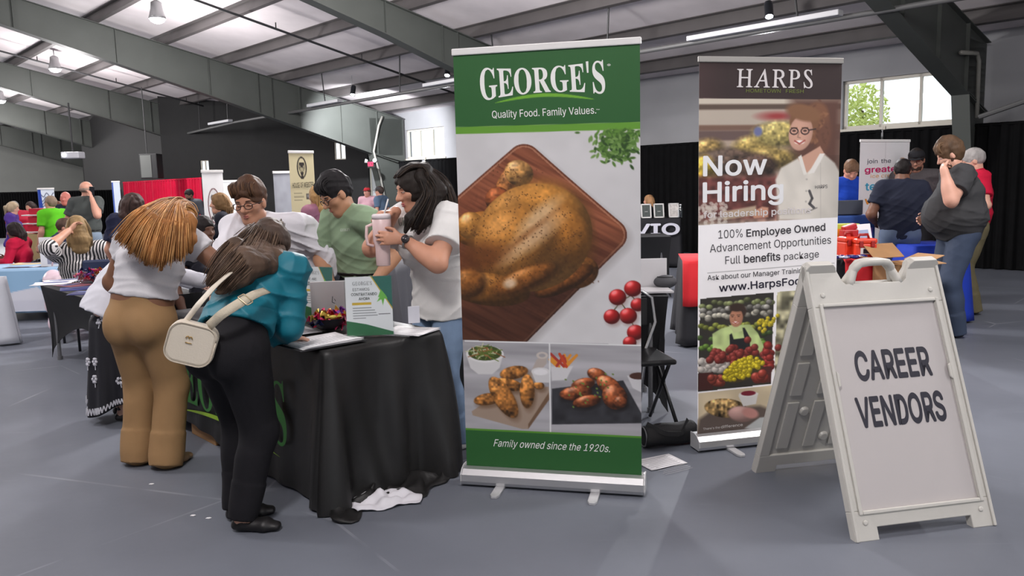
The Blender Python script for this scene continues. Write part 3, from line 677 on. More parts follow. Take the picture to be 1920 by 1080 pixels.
lettering('lettering', WH, g_s, [("GEORGE'S", 905, 178, 1131, 163, 45, {'font': 'serif', 'warp': arch, 'bold': 0.006}), ('Quality Food. Family Values.', 926, 217, 1115, 207, 13.5, {'bold': 0.008}),
    ('\u2122', 1115, 203, 1121, 202.6, 4), ('\u00ae', 1134, 122, 1140, 121.6, 5), ('Family owned since the 1920s.', 926, 852, 1142, 860, 14.5, {'bold': 0.004, 'warp': lambda t, r: (r, t + r * 0.0009)})], g_t, g_b)

# ---- the dark brown banner with the smiling baker
def face(k, x, y, r, tone, hair, glasses=False, tilt=0):
    k.ell(x + r * .12, y - r * .55, r * .92, r * .78, hair, tilt, soft=3); k.blob(x - r * .08, y + r * .12, r * .74, r * 1.05, tone, tilt, .05, .85, soft=2, light=(-.25, -.05))
    for sx in (-1, 1):
        ex = x - r * .16 + sx * r * .34; k.ell(ex, y - r * .02, r * .12, r * .06, (70, 48, 42)); k.line([(ex - r * .18, y - r * .2), (ex + r * .17, y - r * .2)], r * .07, hair)
        if glasses:
            k.line([(ex + r * .24 * math.cos(q / 3), y + r * .19 * math.sin(q / 3)) for q in range(20)], r * .07, (60, 44, 44))
    if glasses: k.line([(x + r * .42, y - r * .06), (x + r * .85, y - r * .12)], r * .08, (60, 44, 44))
    k.line([(x - r * .2, y + r * .05), (x - r * .26, y + r * .36), (x - r * .1, y + r * .4)], r * .08, tuple(int(q * .78) for q in tone))
    k.ell(x - r * .14, y + r * .66, r * .3, r * .12, (250, 240, 236), soft=1.5); k.line([(x - r * .44, y + r * .58), (x - r * .14, y + r * .76), (x + r * .18, y + r * .56)], r * .1, (176, 92, 84))
def paint_brown(k):
    X, Y = k.X, k.Y; rs = np.random.RandomState(8)
    k.mix(np.ones(X.shape), (250, 248, 250))
    t1 = 179 + (X - 1290) * 0.012; w0 = 413 - (X - 1294) * 0.038
    ph = Y < w0
    # bakery counter out of focus
    k.mix(ph * 1.0, (150, 134, 120)); k.tint((k.noise(50, .25, 1) - .5) * ph, .5)
    for y0, y1, c in ((178, 190, (206, 196, 180)), (190, 200, (92, 76, 66)), (200, 228, (186, 174, 160)), (228, 238, (120, 92, 78)), (238, 256, (104, 84, 80))):
        k.mix(((Y - y0) / 4 + .5).clip(0, 1) * ((y1 - Y) / 4 + .5).clip(0, 1), c)
    k.ell(1435, 212, 30, 7, (150, 30, 34), 0, soft=10, a=.8); k.rect(1462, 176, 1562, 410, (96, 64, 54), 30)
    for x, y, rx, ry, c in ((1310, 268, 26, 16, (214, 178, 106)), (1395, 268, 40, 20, (214, 184, 104)), (1440, 245, 50, 24, (220, 200, 120)), (1425, 290, 50, 20, (206, 176, 100)), (1345, 296, 60, 26, (104, 84, 72)), (1400, 305, 40, 24, (96, 72, 62)), (1302, 310, 20, 26, (224, 190, 70)), (1318, 330, 20, 12, (150, 124, 70))):
        k.blob(x, y, rx, ry, c, 0, .15, .5, soft=10, tex=.5)
    k.rect(1290, 322, 1440, 405, (104, 58, 54), 12); k.tint((k.noise(8) - .5) * (Y > 285) * (Y < w0) * (X < 1440), .6)
    for i in range(70): k.ell(rs.uniform(1292, 1345), rs.uniform(372, 412), 4, 3, (206, 196, 186), rs.rand() * 180, a=.7)
    k.ell(1400, 240, 8, 9, (110, 116, 160), soft=5)
    # baker
    k.ell(1508, 224, 27, 38, (128, 86, 62), 15, soft=6); k.ell(1526, 252, 14, 34, (112, 74, 58), 10, soft=8)
    for i in range(60): k.ell(1512 + rs.randn() * 13, 228 + rs.randn() * 20, 4, 2, [(150, 104, 74), (98, 64, 50)][i % 2], rs.rand() * 180, soft=2, a=.6)
    k.poly([(1446, 405), (1436, 330), (1446, 308), (1478, 290), (1494, 288), (1530, 284), (1550, 300), (1562, 320), (1562, 410)], (222, 216, 206), 4)
    k.tint(((X - 1500) / 60).clip(0, 1) * (Y > 285) * ph, -.12); k.tint((k.noise(14, .5, 1, 70) - .5) * (Y > 290) * (X > 1436) * ph, .08)
    k.poly([(1478, 292), (1520, 268), (1530, 284), (1496, 318)], (206, 160, 138), 2); k.poly([(1478, 288), (1484, 284), (1496, 320), (1490, 322)], (232, 228, 220), 1.5); k.poly([(1498, 320), (1520, 282), (1530, 282), (1510, 318)], (236, 232, 226), 1.5)
    face(k, 1484, 240, 31, (222, 172, 150), (128, 88, 62), True, 8)
    k.ell(1486, 206, 34, 15, (134, 94, 66), 14, soft=5)
    for y in (330, 352, 372): k.ell(1496, y, 2, 2, (190, 184, 176))
    k.line([(1502, 352), (1508, 366), (1503, 376), (1512, 384)], 5, (60, 58, 62), .85); k.line([(1498, 392), (1518, 384)], 2, (120, 116, 112))
    k.line([(1522, 300), (1526, 405)], 1.6, (196, 190, 182)); k.poly([(1390, 392), (1412, 380), (1424, 382), (1424, 400), (1398, 402)], (204, 150, 124), 3)
    k.poly([(1340, 388), (1400, 378), (1402, 396), (1340, 404)], (206, 190, 160), 4, .8)
    k.mix((Y - w0) / 1 + .5, (250, 248, 250))
    k.mix((t1 - Y) / 1 + .5, (50, 35, 35)); k.tint(np.clip((1340 - X) / 60, 0, 1) * (Y < t1), .35)
    k.line([(1314, 504), (1556, 491)], 1.2, (150, 148, 150))
    # greengrocer behind his trays
    y0 = 553 - (X - 1303) * 0.06; y1 = 735 - (X - 1305) * 0.072; a = ((Y > y0) & (Y < y1) & (X > 1302) & (X < 1440)); b4 = ((Y > y0) & (Y < y1) & (X >= 1446) & (X < 1562))
    k.mix((a | b4) * 1.0, (52, 50, 46)); k.mix(b4 * 1.0, (150, 146, 120)); k.tint((k.noise(9) - .5) * b4, 1.2)
    for y, c in ((566, (140, 150, 100)), (578, (170, 168, 160)), (590, (200, 196, 180)), (608, (150, 160, 70)), (632, (90, 120, 60)), (648, (110, 150, 60))):
        for x in range(1306, 1440, 8):
            if rs.rand() < .8: k.blob(x + rs.randn() * 2, y + rs.randn() * 3 - (x - 1303) * .05, 6.5, 5, np.array(c) * (.7 + .5 * rs.rand()), 0, .2, .5)
    for i in range(26): k.blob(1425 + rs.randn() * 10, 603 + rs.randn() * 6, 4, 4, (220, 200, 50), 0, .2, .6)
    k.poly([(1328, 660), (1326, 622), (1342, 612), (1366, 606), (1396, 606), (1412, 624), (1424, 650), (1420, 664)], (186, 206, 140), 2); k.tint((k.noise(10) - .5) * (Y > 606) * (Y < 662) * (X > 1326) * (X < 1424) * (k.c[..., 1] > 150), .25)
    k.poly([(1360, 658), (1358, 625), (1362, 622), (1366, 634), (1386, 632), (1382, 612), (1386, 612), (1396, 630), (1398, 656)], (34, 36, 40), 1.5)
    k.poly([(1356, 606), (1376, 608), (1382, 618), (1366, 622)], (196, 210, 150), 1); face(k, 1371, 590, 17, (196, 138, 110), (58, 44, 38)); k.ell(1371, 572, 15, 8, (60, 46, 40), soft=3)
    for i in range(46): k.blob(1305 + rs.rand() * 50, 672 + rs.rand() * 22, 7, 6, (222, 214, 206), 0, .1, .6)
    for i in range(60): k.blob(1372 + rs.randn() * 26, 668 + rs.randn() * 10, 7, 7, (150, 58, 52), 0, .25, .5)
    for i in range(20): k.blob(1428 + rs.rand() * 10, 640 + rs.rand() * 60, 8, 7, (160, 50, 44), 0, .25, .5)
    k.rect(1303, 698, 1330, 732, (70, 36, 34)); k.rect(1420, 690, 1440, 722, (80, 40, 38))
    for i in range(22): k.blob(1322 + rs.rand() * 30, 708 + rs.rand() * 14, 7, 7, (168, 74, 60), 0, .3, .5)
    k.ell(1386, 694, 42, 22, (70, 60, 40), -24)
    for i in range(130):
        t = rs.rand() * 6.28; r = math.sqrt(rs.rand()); u, w = r * 40 * math.cos(t), r * 18 * math.sin(t); k.blob(1386 + u * .914 + w * .4, 692 - u * .4 + w * .9, 4.4, 4.2, (226, 204, 40), 0, .3, .6)
    for i in range(10): k.blob(1406 + rs.rand() * 22, 704 + rs.rand() * 14, 9, 9, (178, 70, 56), 0, .4, .5)
    # sliced roast
    y2 = 738 - (X - 1305) * 0.072; dn = (Y > y2) & (Y < 800 + 25); k.mix(((Y - y2) / 1 + .5).clip(0, 1) * (X > 1304), (206, 190, 160)); k.tint((k.noise(30) - .5) * dn, .25)
    k.poly([(1306, 790), (1330, 772), (1420, 768), (1450, 780), (1450, 825), (1300, 830)], (96, 84, 78), 8)
    k.blob(1355, 770, 40, 19, (196, 160, 104), 8, .1, .5, tex=1.0); k.blob(1385, 783, 26, 16, (216, 172, 164), 10, .1, .6, soft=4); k.ell(1402, 782, 16, 10, (196, 140, 132), 20, soft=4)
    k.poly([(1378, 746), (1416, 742), (1412, 764), (1388, 768)], (214, 212, 210), 1.5); k.ell(1397, 744, 18, 6, (222, 220, 218)); k.ell(1397, 742, 14, 5, (120, 30, 50))
    k.poly([(1392, 812), (1420, 792), (1450, 790), (1450, 822)], (186, 190, 190), 3)
h_bl, h_br = np.array([.942, 4.08, 0]), np.array([1.762, 4.08 + .82 * math.tan(math.radians(13.5)), 0])
xh = _nrm(h_br - h_bl); hm = (h_bl + h_br) / 2; hb = lambda s, z: hm + xh * s + np.array([0, 0, z])
QH = [(1288, 113), (1557.5, 116), (1303.5, 819.5), (1563, 803)]
h_t, h_s, h_b = rollup('roll_up_banner', 'tall roll-up banner with dark brown header and a smiling baker in white', hb(-.405, .088), hb(.405, .088), hb(-.405, 2.0), hb(.405, 2.0), QH, paint_brown, 230, 600, rail=mat('grey_rail', (150, 147, 143), .4, metal=.3))
DK = (58, 54, 60)
lettering('lettering', (222, 216, 216), h_s, [('HARPS', 1357, 159, 1501, 161, 33, {'font': 'thin', 'bold': 0.012}), ('for leadership positions', 1303, 400, 1507, 394, 12.5, {'bold': .028})], h_t, h_b)
lettering('lettering', (238, 238, 240), h_s, [('Now', 1300, 322, 1419, 320, 38, {'bold': .035}), ('Hiring', 1301, 371, 1452, 367, 38, {'bold': .035})], h_t, h_b)
lettering('lettering', (108, 122, 44), h_s, [('HOMETOWN', 1375, 168.5, 1440, 169.4, 6.5), ('FRESH', 1450, 169.5, 1484, 170, 6.5)], h_t, h_b)
lettering('lettering', DK, h_s, [('100%', 1332, 439, 1377, 437, 15.5), ('Employee Owned', 1384, 437, 1536, 428, 14.5, {'bold': .028}), ('Advancement Opportunities', 1317, 465, 1548, 453, 15), ('Full', 1346, 488, 1374, 487, 15), ('benefits', 1381, 487, 1450, 483, 15.5, {'bold': .028}), ('package', 1457, 483, 1525, 479, 13.5),
    ('Ask about our Manager Training Program', 1314, 518, 1553, 505, 9.5, {'bold': .006})], h_t, h_b)
lettering('lettering', (34, 30, 52), h_s, [('www.HarpsFood.com', 1336, 541, 1553, 527, 15, {'bold': .03}), ('HARPS', 1513, 348, 1537, 347, 6.5)], h_t, h_b)
lettering('lettering', (206, 202, 200), h_s, [('There\'s the', 1314, 812, 1345, 810, 4.5), ('difference', 1347, 810, 1388, 807, 5.5, {'bold': .01})], h_t, h_b)
# ---------------------------------------------------------------- white plastic A-frame sign
SF_L, SF_R = np.array([1.316, 2.96, 0]), np.array([1.938, 3.086, 0])
ws = _nrm(SF_R - SF_L); ns = np.array([-ws[1], ws[0], 0]); ZU = np.array([0, 0, 1.0])
S_W, S_L, S_HALF = 0.635, 1.14, 0.413
S_H = math.sqrt(S_L ** 2 - S_HALF ** 2)
s_base = (SF_L + SF_R) / 2 + ns * S_HALF
sg = thing('folding_sidewalk_sign', 'white plastic folding A-frame floor sign with bold black lettering', 'sign', s_base)
PLA = mat('white_plastic', (196, 193, 186), 0.42, bump=0.04, bscale=40, var=0.02, vscale=5)
FACE = mat('sign_face_sheet', (186, 180, 179), 0.5)
def panel(name, side, label=None):
    # panel frame: origin at its lower left corner, x across, y up the slope, n outward
    y = _nrm(np.array([0, 0, S_H]) - ns * S_HALF * side * -1 * -1) if False else _nrm(ZU * S_H + ns * S_HALF * (1 if side < 0 else -1))
    o = s_base - ws * S_W / 2 + ns * S_HALF * side; n = np.cross(ws, y); n = n if np.dot(n, ns) * side > 0 else -n
    mb = MB()
    L, Wd = S_L, S_W
    yb = L - 0.105                                        # bottom of the handle notches
    outer = [(0, 0), (.105, 0), (.105, .05), (Wd - .105, .05), (Wd - .105, 0), (Wd, 0), (Wd, L - .02), (Wd - .015, L), (Wd - .125, L), (Wd - .14, L - .015), (Wd - .165, yb + .01), (Wd - .18, yb),
             (.18, yb), (.165, yb + .01), (.135, L - .015), (.12, L), (.015, L), (0, L - .02)]
    body_lo, body_hi = (.05, .115), (Wd - .05, L - .2)    # recess for the poster
    # four rails round the recess, then the recessed face
    T = 0.036; dpt = lambda q: None
    fr_ = [[(0, 0), (.105, 0), (.105, .05), (Wd - .105, .05), (Wd - .105, 0), (Wd, 0), (Wd, body_lo[1]), (0, body_lo[1])],
           [(0, body_lo[1]), (body_lo[0], body_lo[1]), (body_lo[0], body_hi[1]), (0, body_hi[1])],
           [(body_hi[0], body_lo[1]), (Wd, body_lo[1]), (Wd, body_hi[1]), (body_hi[0], body_hi[1])],
           [(0, body_hi[1]), (Wd, body_hi[1]), (Wd, L - .02), (Wd - .015, L), (Wd - .125, L), (Wd - .14, L - .015), (Wd - .165, yb + .012), (Wd - .18, yb), (.18, yb), (.165, yb + .012), (.135, L - .015), (.12, L), (.015, L), (0, L - .02)]]
    for pl in fr_: mb.prism(pl, o, ws, y, n * -1, T)
    rim = MB()
    for pl in ([(0, 0), (.014, 0), (.014, L - .02), (0, L - .02)], [(Wd - .014, 0), (Wd, 0), (Wd, L - .02), (Wd - .014, L - .02)], [(body_lo[0] - .016, .1), (body_lo[0], .1), (body_lo[0], body_hi[1] + .014), (body_lo[0] - .016, body_hi[1] + .014)],
               [(body_hi[0], .1), (body_hi[0] + .016, .1), (body_hi[0] + .016, body_hi[1] + .014), (body_hi[0], body_hi[1] + .014)], [(body_lo[0], body_hi[1]), (body_hi[0], body_hi[1]), (body_hi[0], body_hi[1] + .014), (body_lo[0], body_hi[1] + .014)], [(body_lo[0], .1), (body_hi[0], .1), (body_hi[0], .115), (body_lo[0], .115)]):
        mb.prism(pl, o + n * 0.0005, ws, y, n, 0.007)
    # clips at mid height on the side rails and the moulded round bosses
    for sx, cx in ((1, body_lo[0]), (-1, body_hi[0])):
        mb.prism([(cx, .60), (cx + sx * .012, .61), (cx + sx * .012, .66), (cx, .67)], o + n * 0.001, ws, y, n, 0.009)
    for (bx, by) in ((.055, .07), (Wd - .055, .07), (.06, L - .15), (Wd - .06, L - .15)):
        c = o + ws * bx + y * by; mb.cyl(c, c + n * 0.006, .012, .009, 16)
    # recessed board, ribbed on the inner side
    mb.prism([(body_lo[0] - .01, body_lo[1] - .01), (body_hi[0] + .01, body_lo[1] - .01), (body_hi[0] + .01, body_hi[1] + .01), (body_lo[0] - .01, body_hi[1] + .01)], o - n * .012, ws, y, -n, .012)
    for k in range(4):
        cx = .11 + k * .138
        for (y0, y1) in ((.15, .42), (.46, .64), (.68, .9)):
            mb.prism([(cx - .03, y0), (cx + .03, y0), (cx + .03, y1), (cx - .03, y1)], o - n * .024, ws, y, -n, .010)
    for (bx, by) in ((.18, .36), (.32, .5), (.46, .36), (.18, .7), (.46, .7), (.32, .2)):
        c = o + ws * bx + y * by - n * .02; mb.cyl(c, c - n * .016, .028, .02, 16)
    p = mb.build(name, PLA, sg, off=s_base, bevel=0.004)
    # carrying handle: a hoop between the notches
    hb_ = MB(); zc = yb - .005
    hoop = [(.205, zc), (.215, zc + .02), (.243, L - .03), (.262, L - .012), (.30, L - .006), (.36, L - .006), (.392, L - .012), (.41, L - .03), (.436, zc + .02), (.446, zc)]
    hb_.tube([o + ws * a + y * b - n * .018 for a, b in hoop], [.019] * 3 + [.017] * 4 + [.019] * 3, 10, flat=n)
    hb_.build('handle', PLA, sg, off=s_base, smooth=True)
    if side < 0:
        fc = MB(); fc.prism([(body_lo[0], body_lo[1]), (body_hi[0], body_lo[1]), (body_hi[0], body_hi[1]), (body_lo[0], body_hi[1])], o - n * .0105, ws, y, n, .0025); f = fc.build('poster_sheet', FACE, p, off=s_base)
        f.location = (0, 0, 0)
        fn = lambda u, w: o + ws * u + y * w - n * .0074
        for s_, x0, x1, yb_, h in (('CAREER', .150, .505, .622, .126), ('VENDORS', .118, .528, .432, .126)):
            tx = MB(); vv, ff = glyphs(s_, 'sans', .05); w = vv[:, 0].max()
            tx.add([fn(x0 + q[0] / w * (x1 - x0), yb_ + q[1] * h) + n * 0.00008 * q[2] for q in vv], ff)
            tx.build('lettering', mat('black_vinyl', (30, 28, 44), 0.5), p, off=s_base)
    return p
panel('front_panel', -1); panel('rear_panel', 1)
mb = MB(); top = s_base + ZU * (S_H - .02)
for sx in (-.26, .26):
    mb.cyl(top + ws * (sx - .05) + ZU * .0, top + ws * (sx + .05), .014, n=14)
mb.build('hinge', PLA, sg, off=s_base, smooth=True)
# ---------------------------------------------------------------- the table under the black cloth
TZ = 0.71
TN = np.array([-.83, 3.45, 0]); TL_, TD_ = 1.83, 0.66          # near corner of the top; length along AX, depth along VX
BLACKCLOTH = mat('black_satin_cloth', (25, 24, 24), 0.5, var=0.15, vscale=14, bump=0.05, bscale=250, spec=0.45)
def tpt(s, d, z): return TN + AX * s + VX * d + ZU * z
def cloth_mesh():
    # outline of the top with rounded corners, walked once round; each station: point, outward direction, arc length
    st = []; r = 0.035
    sides = [((0, TD_), (0, 0)), ((0, 0), (TL_, 0)), ((TL_, 0), (TL_, TD_)), ((TL_, TD_), (0, TD_))]
    for (p0, p1) in sides:
        p0, p1 = np.array(p0), np.array(p1); d = _nrm(p1 - p0); L = np.linalg.norm(p1 - p0); o = np.array([-d[1], d[0]]) * (1 if True else -1)
        c = np.array([TL_ / 2, TD_ / 2]); o = o if np.dot((p0 + p1) / 2 - c, o) > 0 else -o
        n = max(8, int(L / 0.018))
        for i in range(n): st.append((p0 + d * (r + (L - 2 * r) * i / (n - 1)), o))
        o2 = {0: np.array([0, -1.]), 1: np.array([1., 0]), 2: np.array([0, 1.]), 3: np.array([-1., 0])}[sides.index((tuple(p0), tuple(p1))) if (tuple(p0), tuple(p1)) in sides else 0]
        cc = p1 - d * r - o * r
        for k in range(1, 8):
            t = k / 8 * math.pi / 2; st.append((cc + r * (math.cos(t) * o + math.sin(t) * d), math.cos(t) * o + math.sin(t) * d))
    N = len(st); rows = []; T = 34
    arc = np.cumsum([0] + [np.linalg.norm(st[(i + 1) % N][0] - st[i][0]) for i in range(N - 1)])
    cor = [np.array(q) for q in ((0, 0), (TL_, 0), (TL_, TD_), (0, TD_))]
    rs = np.random.RandomState(3); ph = rs.uniform(0, 6.28, 8)
    for j in range(T + 1):
        t = j / T; row = []
        for i, (p, o) in enumerate(st):
            s = arc[i]; end = abs(o[0]) > 0.5 and p[0] < TL_ / 2; front = o[1] < -0.5
            fold = .5 * math.sin(s * 19 + ph[0] - 2.2 * t) + .35 * math.sin(s * 33 + ph[1] + 1.6 * t) + .3 * math.sin(s * 9 + ph[2])
            amp = (0.06 if end else (0.012 if front else 0.035)) * t ** 0.8
            dc = min(np.linalg.norm(p - c) for c in cor); corner = math.exp(-(dc / .09) ** 2) * 0.055 * t ** 1.2 * (1 if not front or dc < .08 else .35)
            off = 0.006 + 0.035 * t + amp * fold + corner
            off = max(off, 0.004)
            q = p + o * off
            z = TZ * (1 - t) + (0.006 if end else 0.012) * t
            if front and p[0] > 0.9: z += 0.075 * t * min(1, (p[0] - 0.9) / .5)      # hem lifted at the far end
            if end and t > 0.93: z = max(0.005, z)
            if t == 0: q = p
            row.append(tpt(q[0], q[1], z))
        rows.append(row)
    mb = MB(); M_ = len(rows[0])
    mb.v = [tuple(p) for row in rows for p in row]
    mb.f = [(j * M_ + i, j * M_ + (i + 1) % M_, (j + 1) * M_ + (i + 1) % M_, (j + 1) * M_ + i) for j in range(T) for i in range(M_)]
    mb.f.append(tuple(range(M_))[::-1]); mb.mi = [0] * len(mb.f)
    # pooled cloth on the floor along the near end
    return mb
tc = thing('tablecloth', 'black satin tablecloth reaching the floor with a green name on its front', 'tablecloth', tpt(TL_ / 2, TD_ / 2, 0))
tb = np.array(tc.location)
cm = cloth_mesh(); cm.build('drape', BLACKCLOTH, tc, smooth=True, off=tb)
# pooled folds at the near end
mb = MB(); rs = np.random.RandomState(6); g = []
for i in range(26):
    row = []; u = i / 25
    for j in range(12):
        w = j / 11; s = -0.03 - 0.16 * w * (0.75 + .35 * math.sin(u * 11 + 1)) - .03 * math.sin(u * 25); d = -0.08 + u * (TD_ + .10) + .02 * math.sin(w * 6 + u * 8)
        z = 0.008 + max(0, 0.05 * (1 - w) * (0.6 + .5 * math.sin(u * 21 + w * 3)) + 0.016 * math.sin(w * 9 + u * 17) * (1 - w * .6))
        row.append(tpt(s, d, z))
    g.append(row)
mb.grid(g); mb.build('pooled_hem', BLACKCLOTH, tc, smooth=True, off=tb, solid=0.004)
# name on the front of the cloth
def front_pt(x, y, lift=0.05):
    d = ray(x, y); v = TN @ VX - lift; t = (v - CP @ VX) / (d @ VX); return CP + d * t
pS0, pS1 = front_pt(497, 822), front_pt(533, 738)
s1 = (pS1 - TN) @ AX; s0 = (pS0 - TN) @ AX; zb = pS0[2] + .005; zt = pS1[2]; cw = abs(s0 - s1)
fn = lambda x, y: tpt(0, 0, 0) + AX * (s1 - x) * 1.0 + VX * -0.05 + ZU * (zb - y)
mb = MB(); full = 6.2 * cw
text_on(mb, "GEORGE'S", lambda x, y: fn(x, y), -full, 0, 0, 0, zt - zb, font='serif', warp=lambda t, r: (r * (1 + .2 * (2 * t - 1) ** 2), t))
mb.build('name_lettering', mat('green_print', (52, 122, 48), 0.6), tc, off=tb)
mb = MB(); pts = [(-full * .92 + full * .86 * k / 24, .035 + .03 - .05 * math.sin(math.pi * k / 24)) for k in range(25)]
g = [[fn(x, y - .012 * math.sin(math.pi * k / 24)) for k, (x, y) in enumerate(pts)], [fn(x, y + .012 * math.sin(math.pi * k / 24) + .001) for k, (x, y) in enumerate(pts)]]
mb.grid(g); mb.build('swoosh', mat('lime_print', (150, 190, 50), 0.6), tc, off=tb)
# ------------------------------------------------ things on the table
PAPER = mat('white_paper', (232, 230, 232), 0.7)
ACR = glass_mat('clear_acrylic', (0.97, 0.98, 0.98), 0.06)
def flat_sheet(mb, c, w, h, rot, z, th=0.0012, curl=0.0):
    x = np.array([math.cos(rot), math.sin(rot), 0]); y = np.array([-x[1], x[0], 0]); g = []
    for i in range(9):
        u = i / 8 - .5; g.append([c + x * u * w + y * q * h + ZU * (z - c[2] + curl * (u * 2) ** 2 * .02) for q in (-.5, -.2, .2, .5)])
    mb.grid(g)
def papers(name, label, cat, c, rot, n, w=.216, h=.279, board=None, group=None):
    t = thing(name, label, cat, c, group=group); c = np.asarray(c, float); z0 = c[2]
    if board:
        mb = MB(); x = np.array([math.cos(rot), math.sin(rot), 0]); y = np.array([-x[1], x[0], 0]); mb.box(c + ZU * .002, (w + .015, h + .04, .004), ax=[x, y, ZU]); mb.build('board', board, t, off=c, bevel=.001)
        mb = MB(); mb.box(c + y * (h / 2 + .004) + ZU * .008, (.1, .022, .008), ax=[x, y, ZU]); mb.build('clip', ALUM, t, off=c, bevel=.002)
        z0 += .0045
    rs = np.random.RandomState(int(abs(c[0]) * 1000))
    for i in range(n):
        mb = MB(); flat_sheet(mb, c + np.array([rs.randn() * .006, rs.randn() * .006, 0]), w, h, rot + rs.randn() * .05, z0 + .0015 * (i + 1), curl=.15 * i); o = mb.build('sheet', PAPER, t, off=c, solid=.0008, smooth=True)
    # printed rows on the uppermost sheet
    mb = MB(); x = np.array([math.cos(rot), math.sin(rot), 0]); y = np.array([-x[1], x[0], 0])
    for k in range(12): mb.box(c + y * (h * .38 - k * .019) + x * (-.01 if k % 3 else 0) + ZU * (z0 - c[2] + .0015 * n + .0022), (w * (.78 if k % 3 else .7), .0035, .0003), ax=[x, y, ZU])
    mb.build('print_line', mat('grey_ink', (150, 148, 152), .7), t, off=c); return t
papers('clipboard', 'dark clipboard with printed forms at the near edge of the black table', 'clipboard', G(602, 643, TZ + .008), math.radians(-47), 3, w=.23, h=.3, board=mat('clipboard_black', (34, 32, 36), .5))
papers('paper_form', 'loose white form under the turquoise sleeves on the black table', 'paper', G(537, 624, TZ + .006), math.radians(-52), 1)
papers('paper_stack', 'white papers at the far corner of the black table beside the sign', 'paper', G(768, 622, TZ + .006), math.radians(-25), 2, w=.24, h=.2)
def sign_holder(name, label, bx0, bx1, by, ty, tilt, lines, seed, rot):
    c = G((bx0 + bx1) / 2, by, TZ + .008); w, h = .216, .279
    t = thing(name, label, 'sign', c); x = np.array([math.cos(rot), math.sin(rot), 0]); n = np.array([x[1], -x[0], 0]); y = _nrm(ZU * math.cos(tilt) - n * math.sin(tilt)); n2 = np.cross(x, y)
    mb = MB(); mb.box(c + y * (h / 2 + .006) - n2 * .004, (w + .01, h + .012, .0025), ax=[x, y, n2]); mb.box(c + y * (h / 2 + .006) + n2 * .002, (w + .01, h + .012, .002), ax=[x, y, n2]); mb.box(c - n * .045 + ZU * .0015, (w + .01, .10, .003), ax=[x, n, ZU]); mb.build('acrylic_stand', ACR, t, off=c)
    o = c + y * .008; q = [(0, 0), (216, 0), (0, 279), (216, 279)]
    sh = Sheet(o - x * w / 2 + y * h, o + x * w / 2 + y * h, o - x * w / 2, o + x * w / 2, q, n2)
    def paint(k):
        k.poly([(120, -5), (230, -5), (230, 170), (215, 150)], (38, 104, 92), 1); k.line([(118, -5), (222, 165)], 5, (206, 172, 60))
        k.poly([(-5, 205), (90, 225), (225, 268), (225, 290), (-5, 290)], (40, 108, 66), 1.2)
        k.poly([(165, 62), (150, 100), (158, 98), (144, 122), (166, 110), (172, 140), (180, 108), (196, 108), (186, 90)], (110, 182, 74), 2)
        k.rect(28, 122, 118, 134, (214, 178, 60))
        for i in range(5): k.rect(30, 146 + i * 12, 30 + [88, 104, 110, 116, 60][i], 149 + i * 12, (138, 140, 142))
        k.rect(150, 178, 205, 182, (110, 110, 112))
    sh.print('poster', 110, 140, paint, t, c, (232, 232, 234), mname='printed_paper')
    lettering('lettering', (58, 66, 62), sh, lines, t, c, .0008); return t
sign_holder('tabletop_sign', 'upright acrylic sign stating ESTAMOS CONTRATANDO AHORA beside the candy bowl', 655, 735, 632, 525, .10,
    [("GEORGE'S", 34, 40, 124, 40, 17, {'font': 'thin'}), ('ESTAMOS', 34, 66, 112, 66, 13), ('CONTRATANDO', 26, 89, 146, 89, 13, {'bold': .02}), ('AHORA', 60, 110, 112, 110, 13, {'bold': .02})], 1, math.radians(8))
sign_holder('tabletop_sign', 'upright acrylic sign stating WE ARE HIRING behind the silver laptop', 563, 622, 600, 510, .10,
    [("GEORGE'S", 34, 40, 124, 40, 17, {'font': 'thin'}), ('WE', 46, 72, 66, 72, 13), ('ARE', 74, 72, 108, 72, 13), ('HIRING', 30, 100, 130, 100, 18, {'bold': .02})], 2, math.radians(-28))
# laptop seen from behind
lc = G(628, 603, TZ + .008); lx = _nrm(np.array([1, .16, 0])); ln = np.array([lx[1], -lx[0], 0]); ly = _nrm(ZU + ln * .12); l3 = np.cross(lx, ly)
lt = thing('laptop', 'open silver laptop seen from behind on the black table', 'laptop', lc)
LAP = mat('silver_laptop', (188, 184, 184), .4, metal=.35)
mb = MB(); mb.box(lc - ln * .085 + ZU * .008, (.235, .17, .014), ax=[lx, ln, ZU]); mb.build('keyboard_base', LAP, lt, off=lc, bevel=.003)
mb = MB(); mb.box(lc + ly * .112 + ZU * .008, (.235, .205, .007), ax=[lx, ly, l3]); ld = mb.build('lid', LAP, lt, off=lc, bevel=.003)
mb = MB(); o = lc + ly * .112 + ZU * .008 + l3 * (.0042 if np.dot(l3, ln) > 0 else -.0042)
for (x0, y0, x1, y1) in ((-.004, .02, -.008, -.012), (-.008, -.012, .006, -.018), (.004, .006, .01, -.006)): mb.tube([o + lx * x0 + ly * y0, o + lx * x1 + ly * y1], .0016, 6)
mb.build('lid_emblem', mat('dark_emblem', (70, 70, 72), .4), ld, off=lc)
mb = MB(); mb.cyl(lc - lx * .1 + ZU * .01, lc + lx * .1 + ZU * .01, .006, n=12); mb.build('hinge', LAP, lt, off=lc, smooth=True)
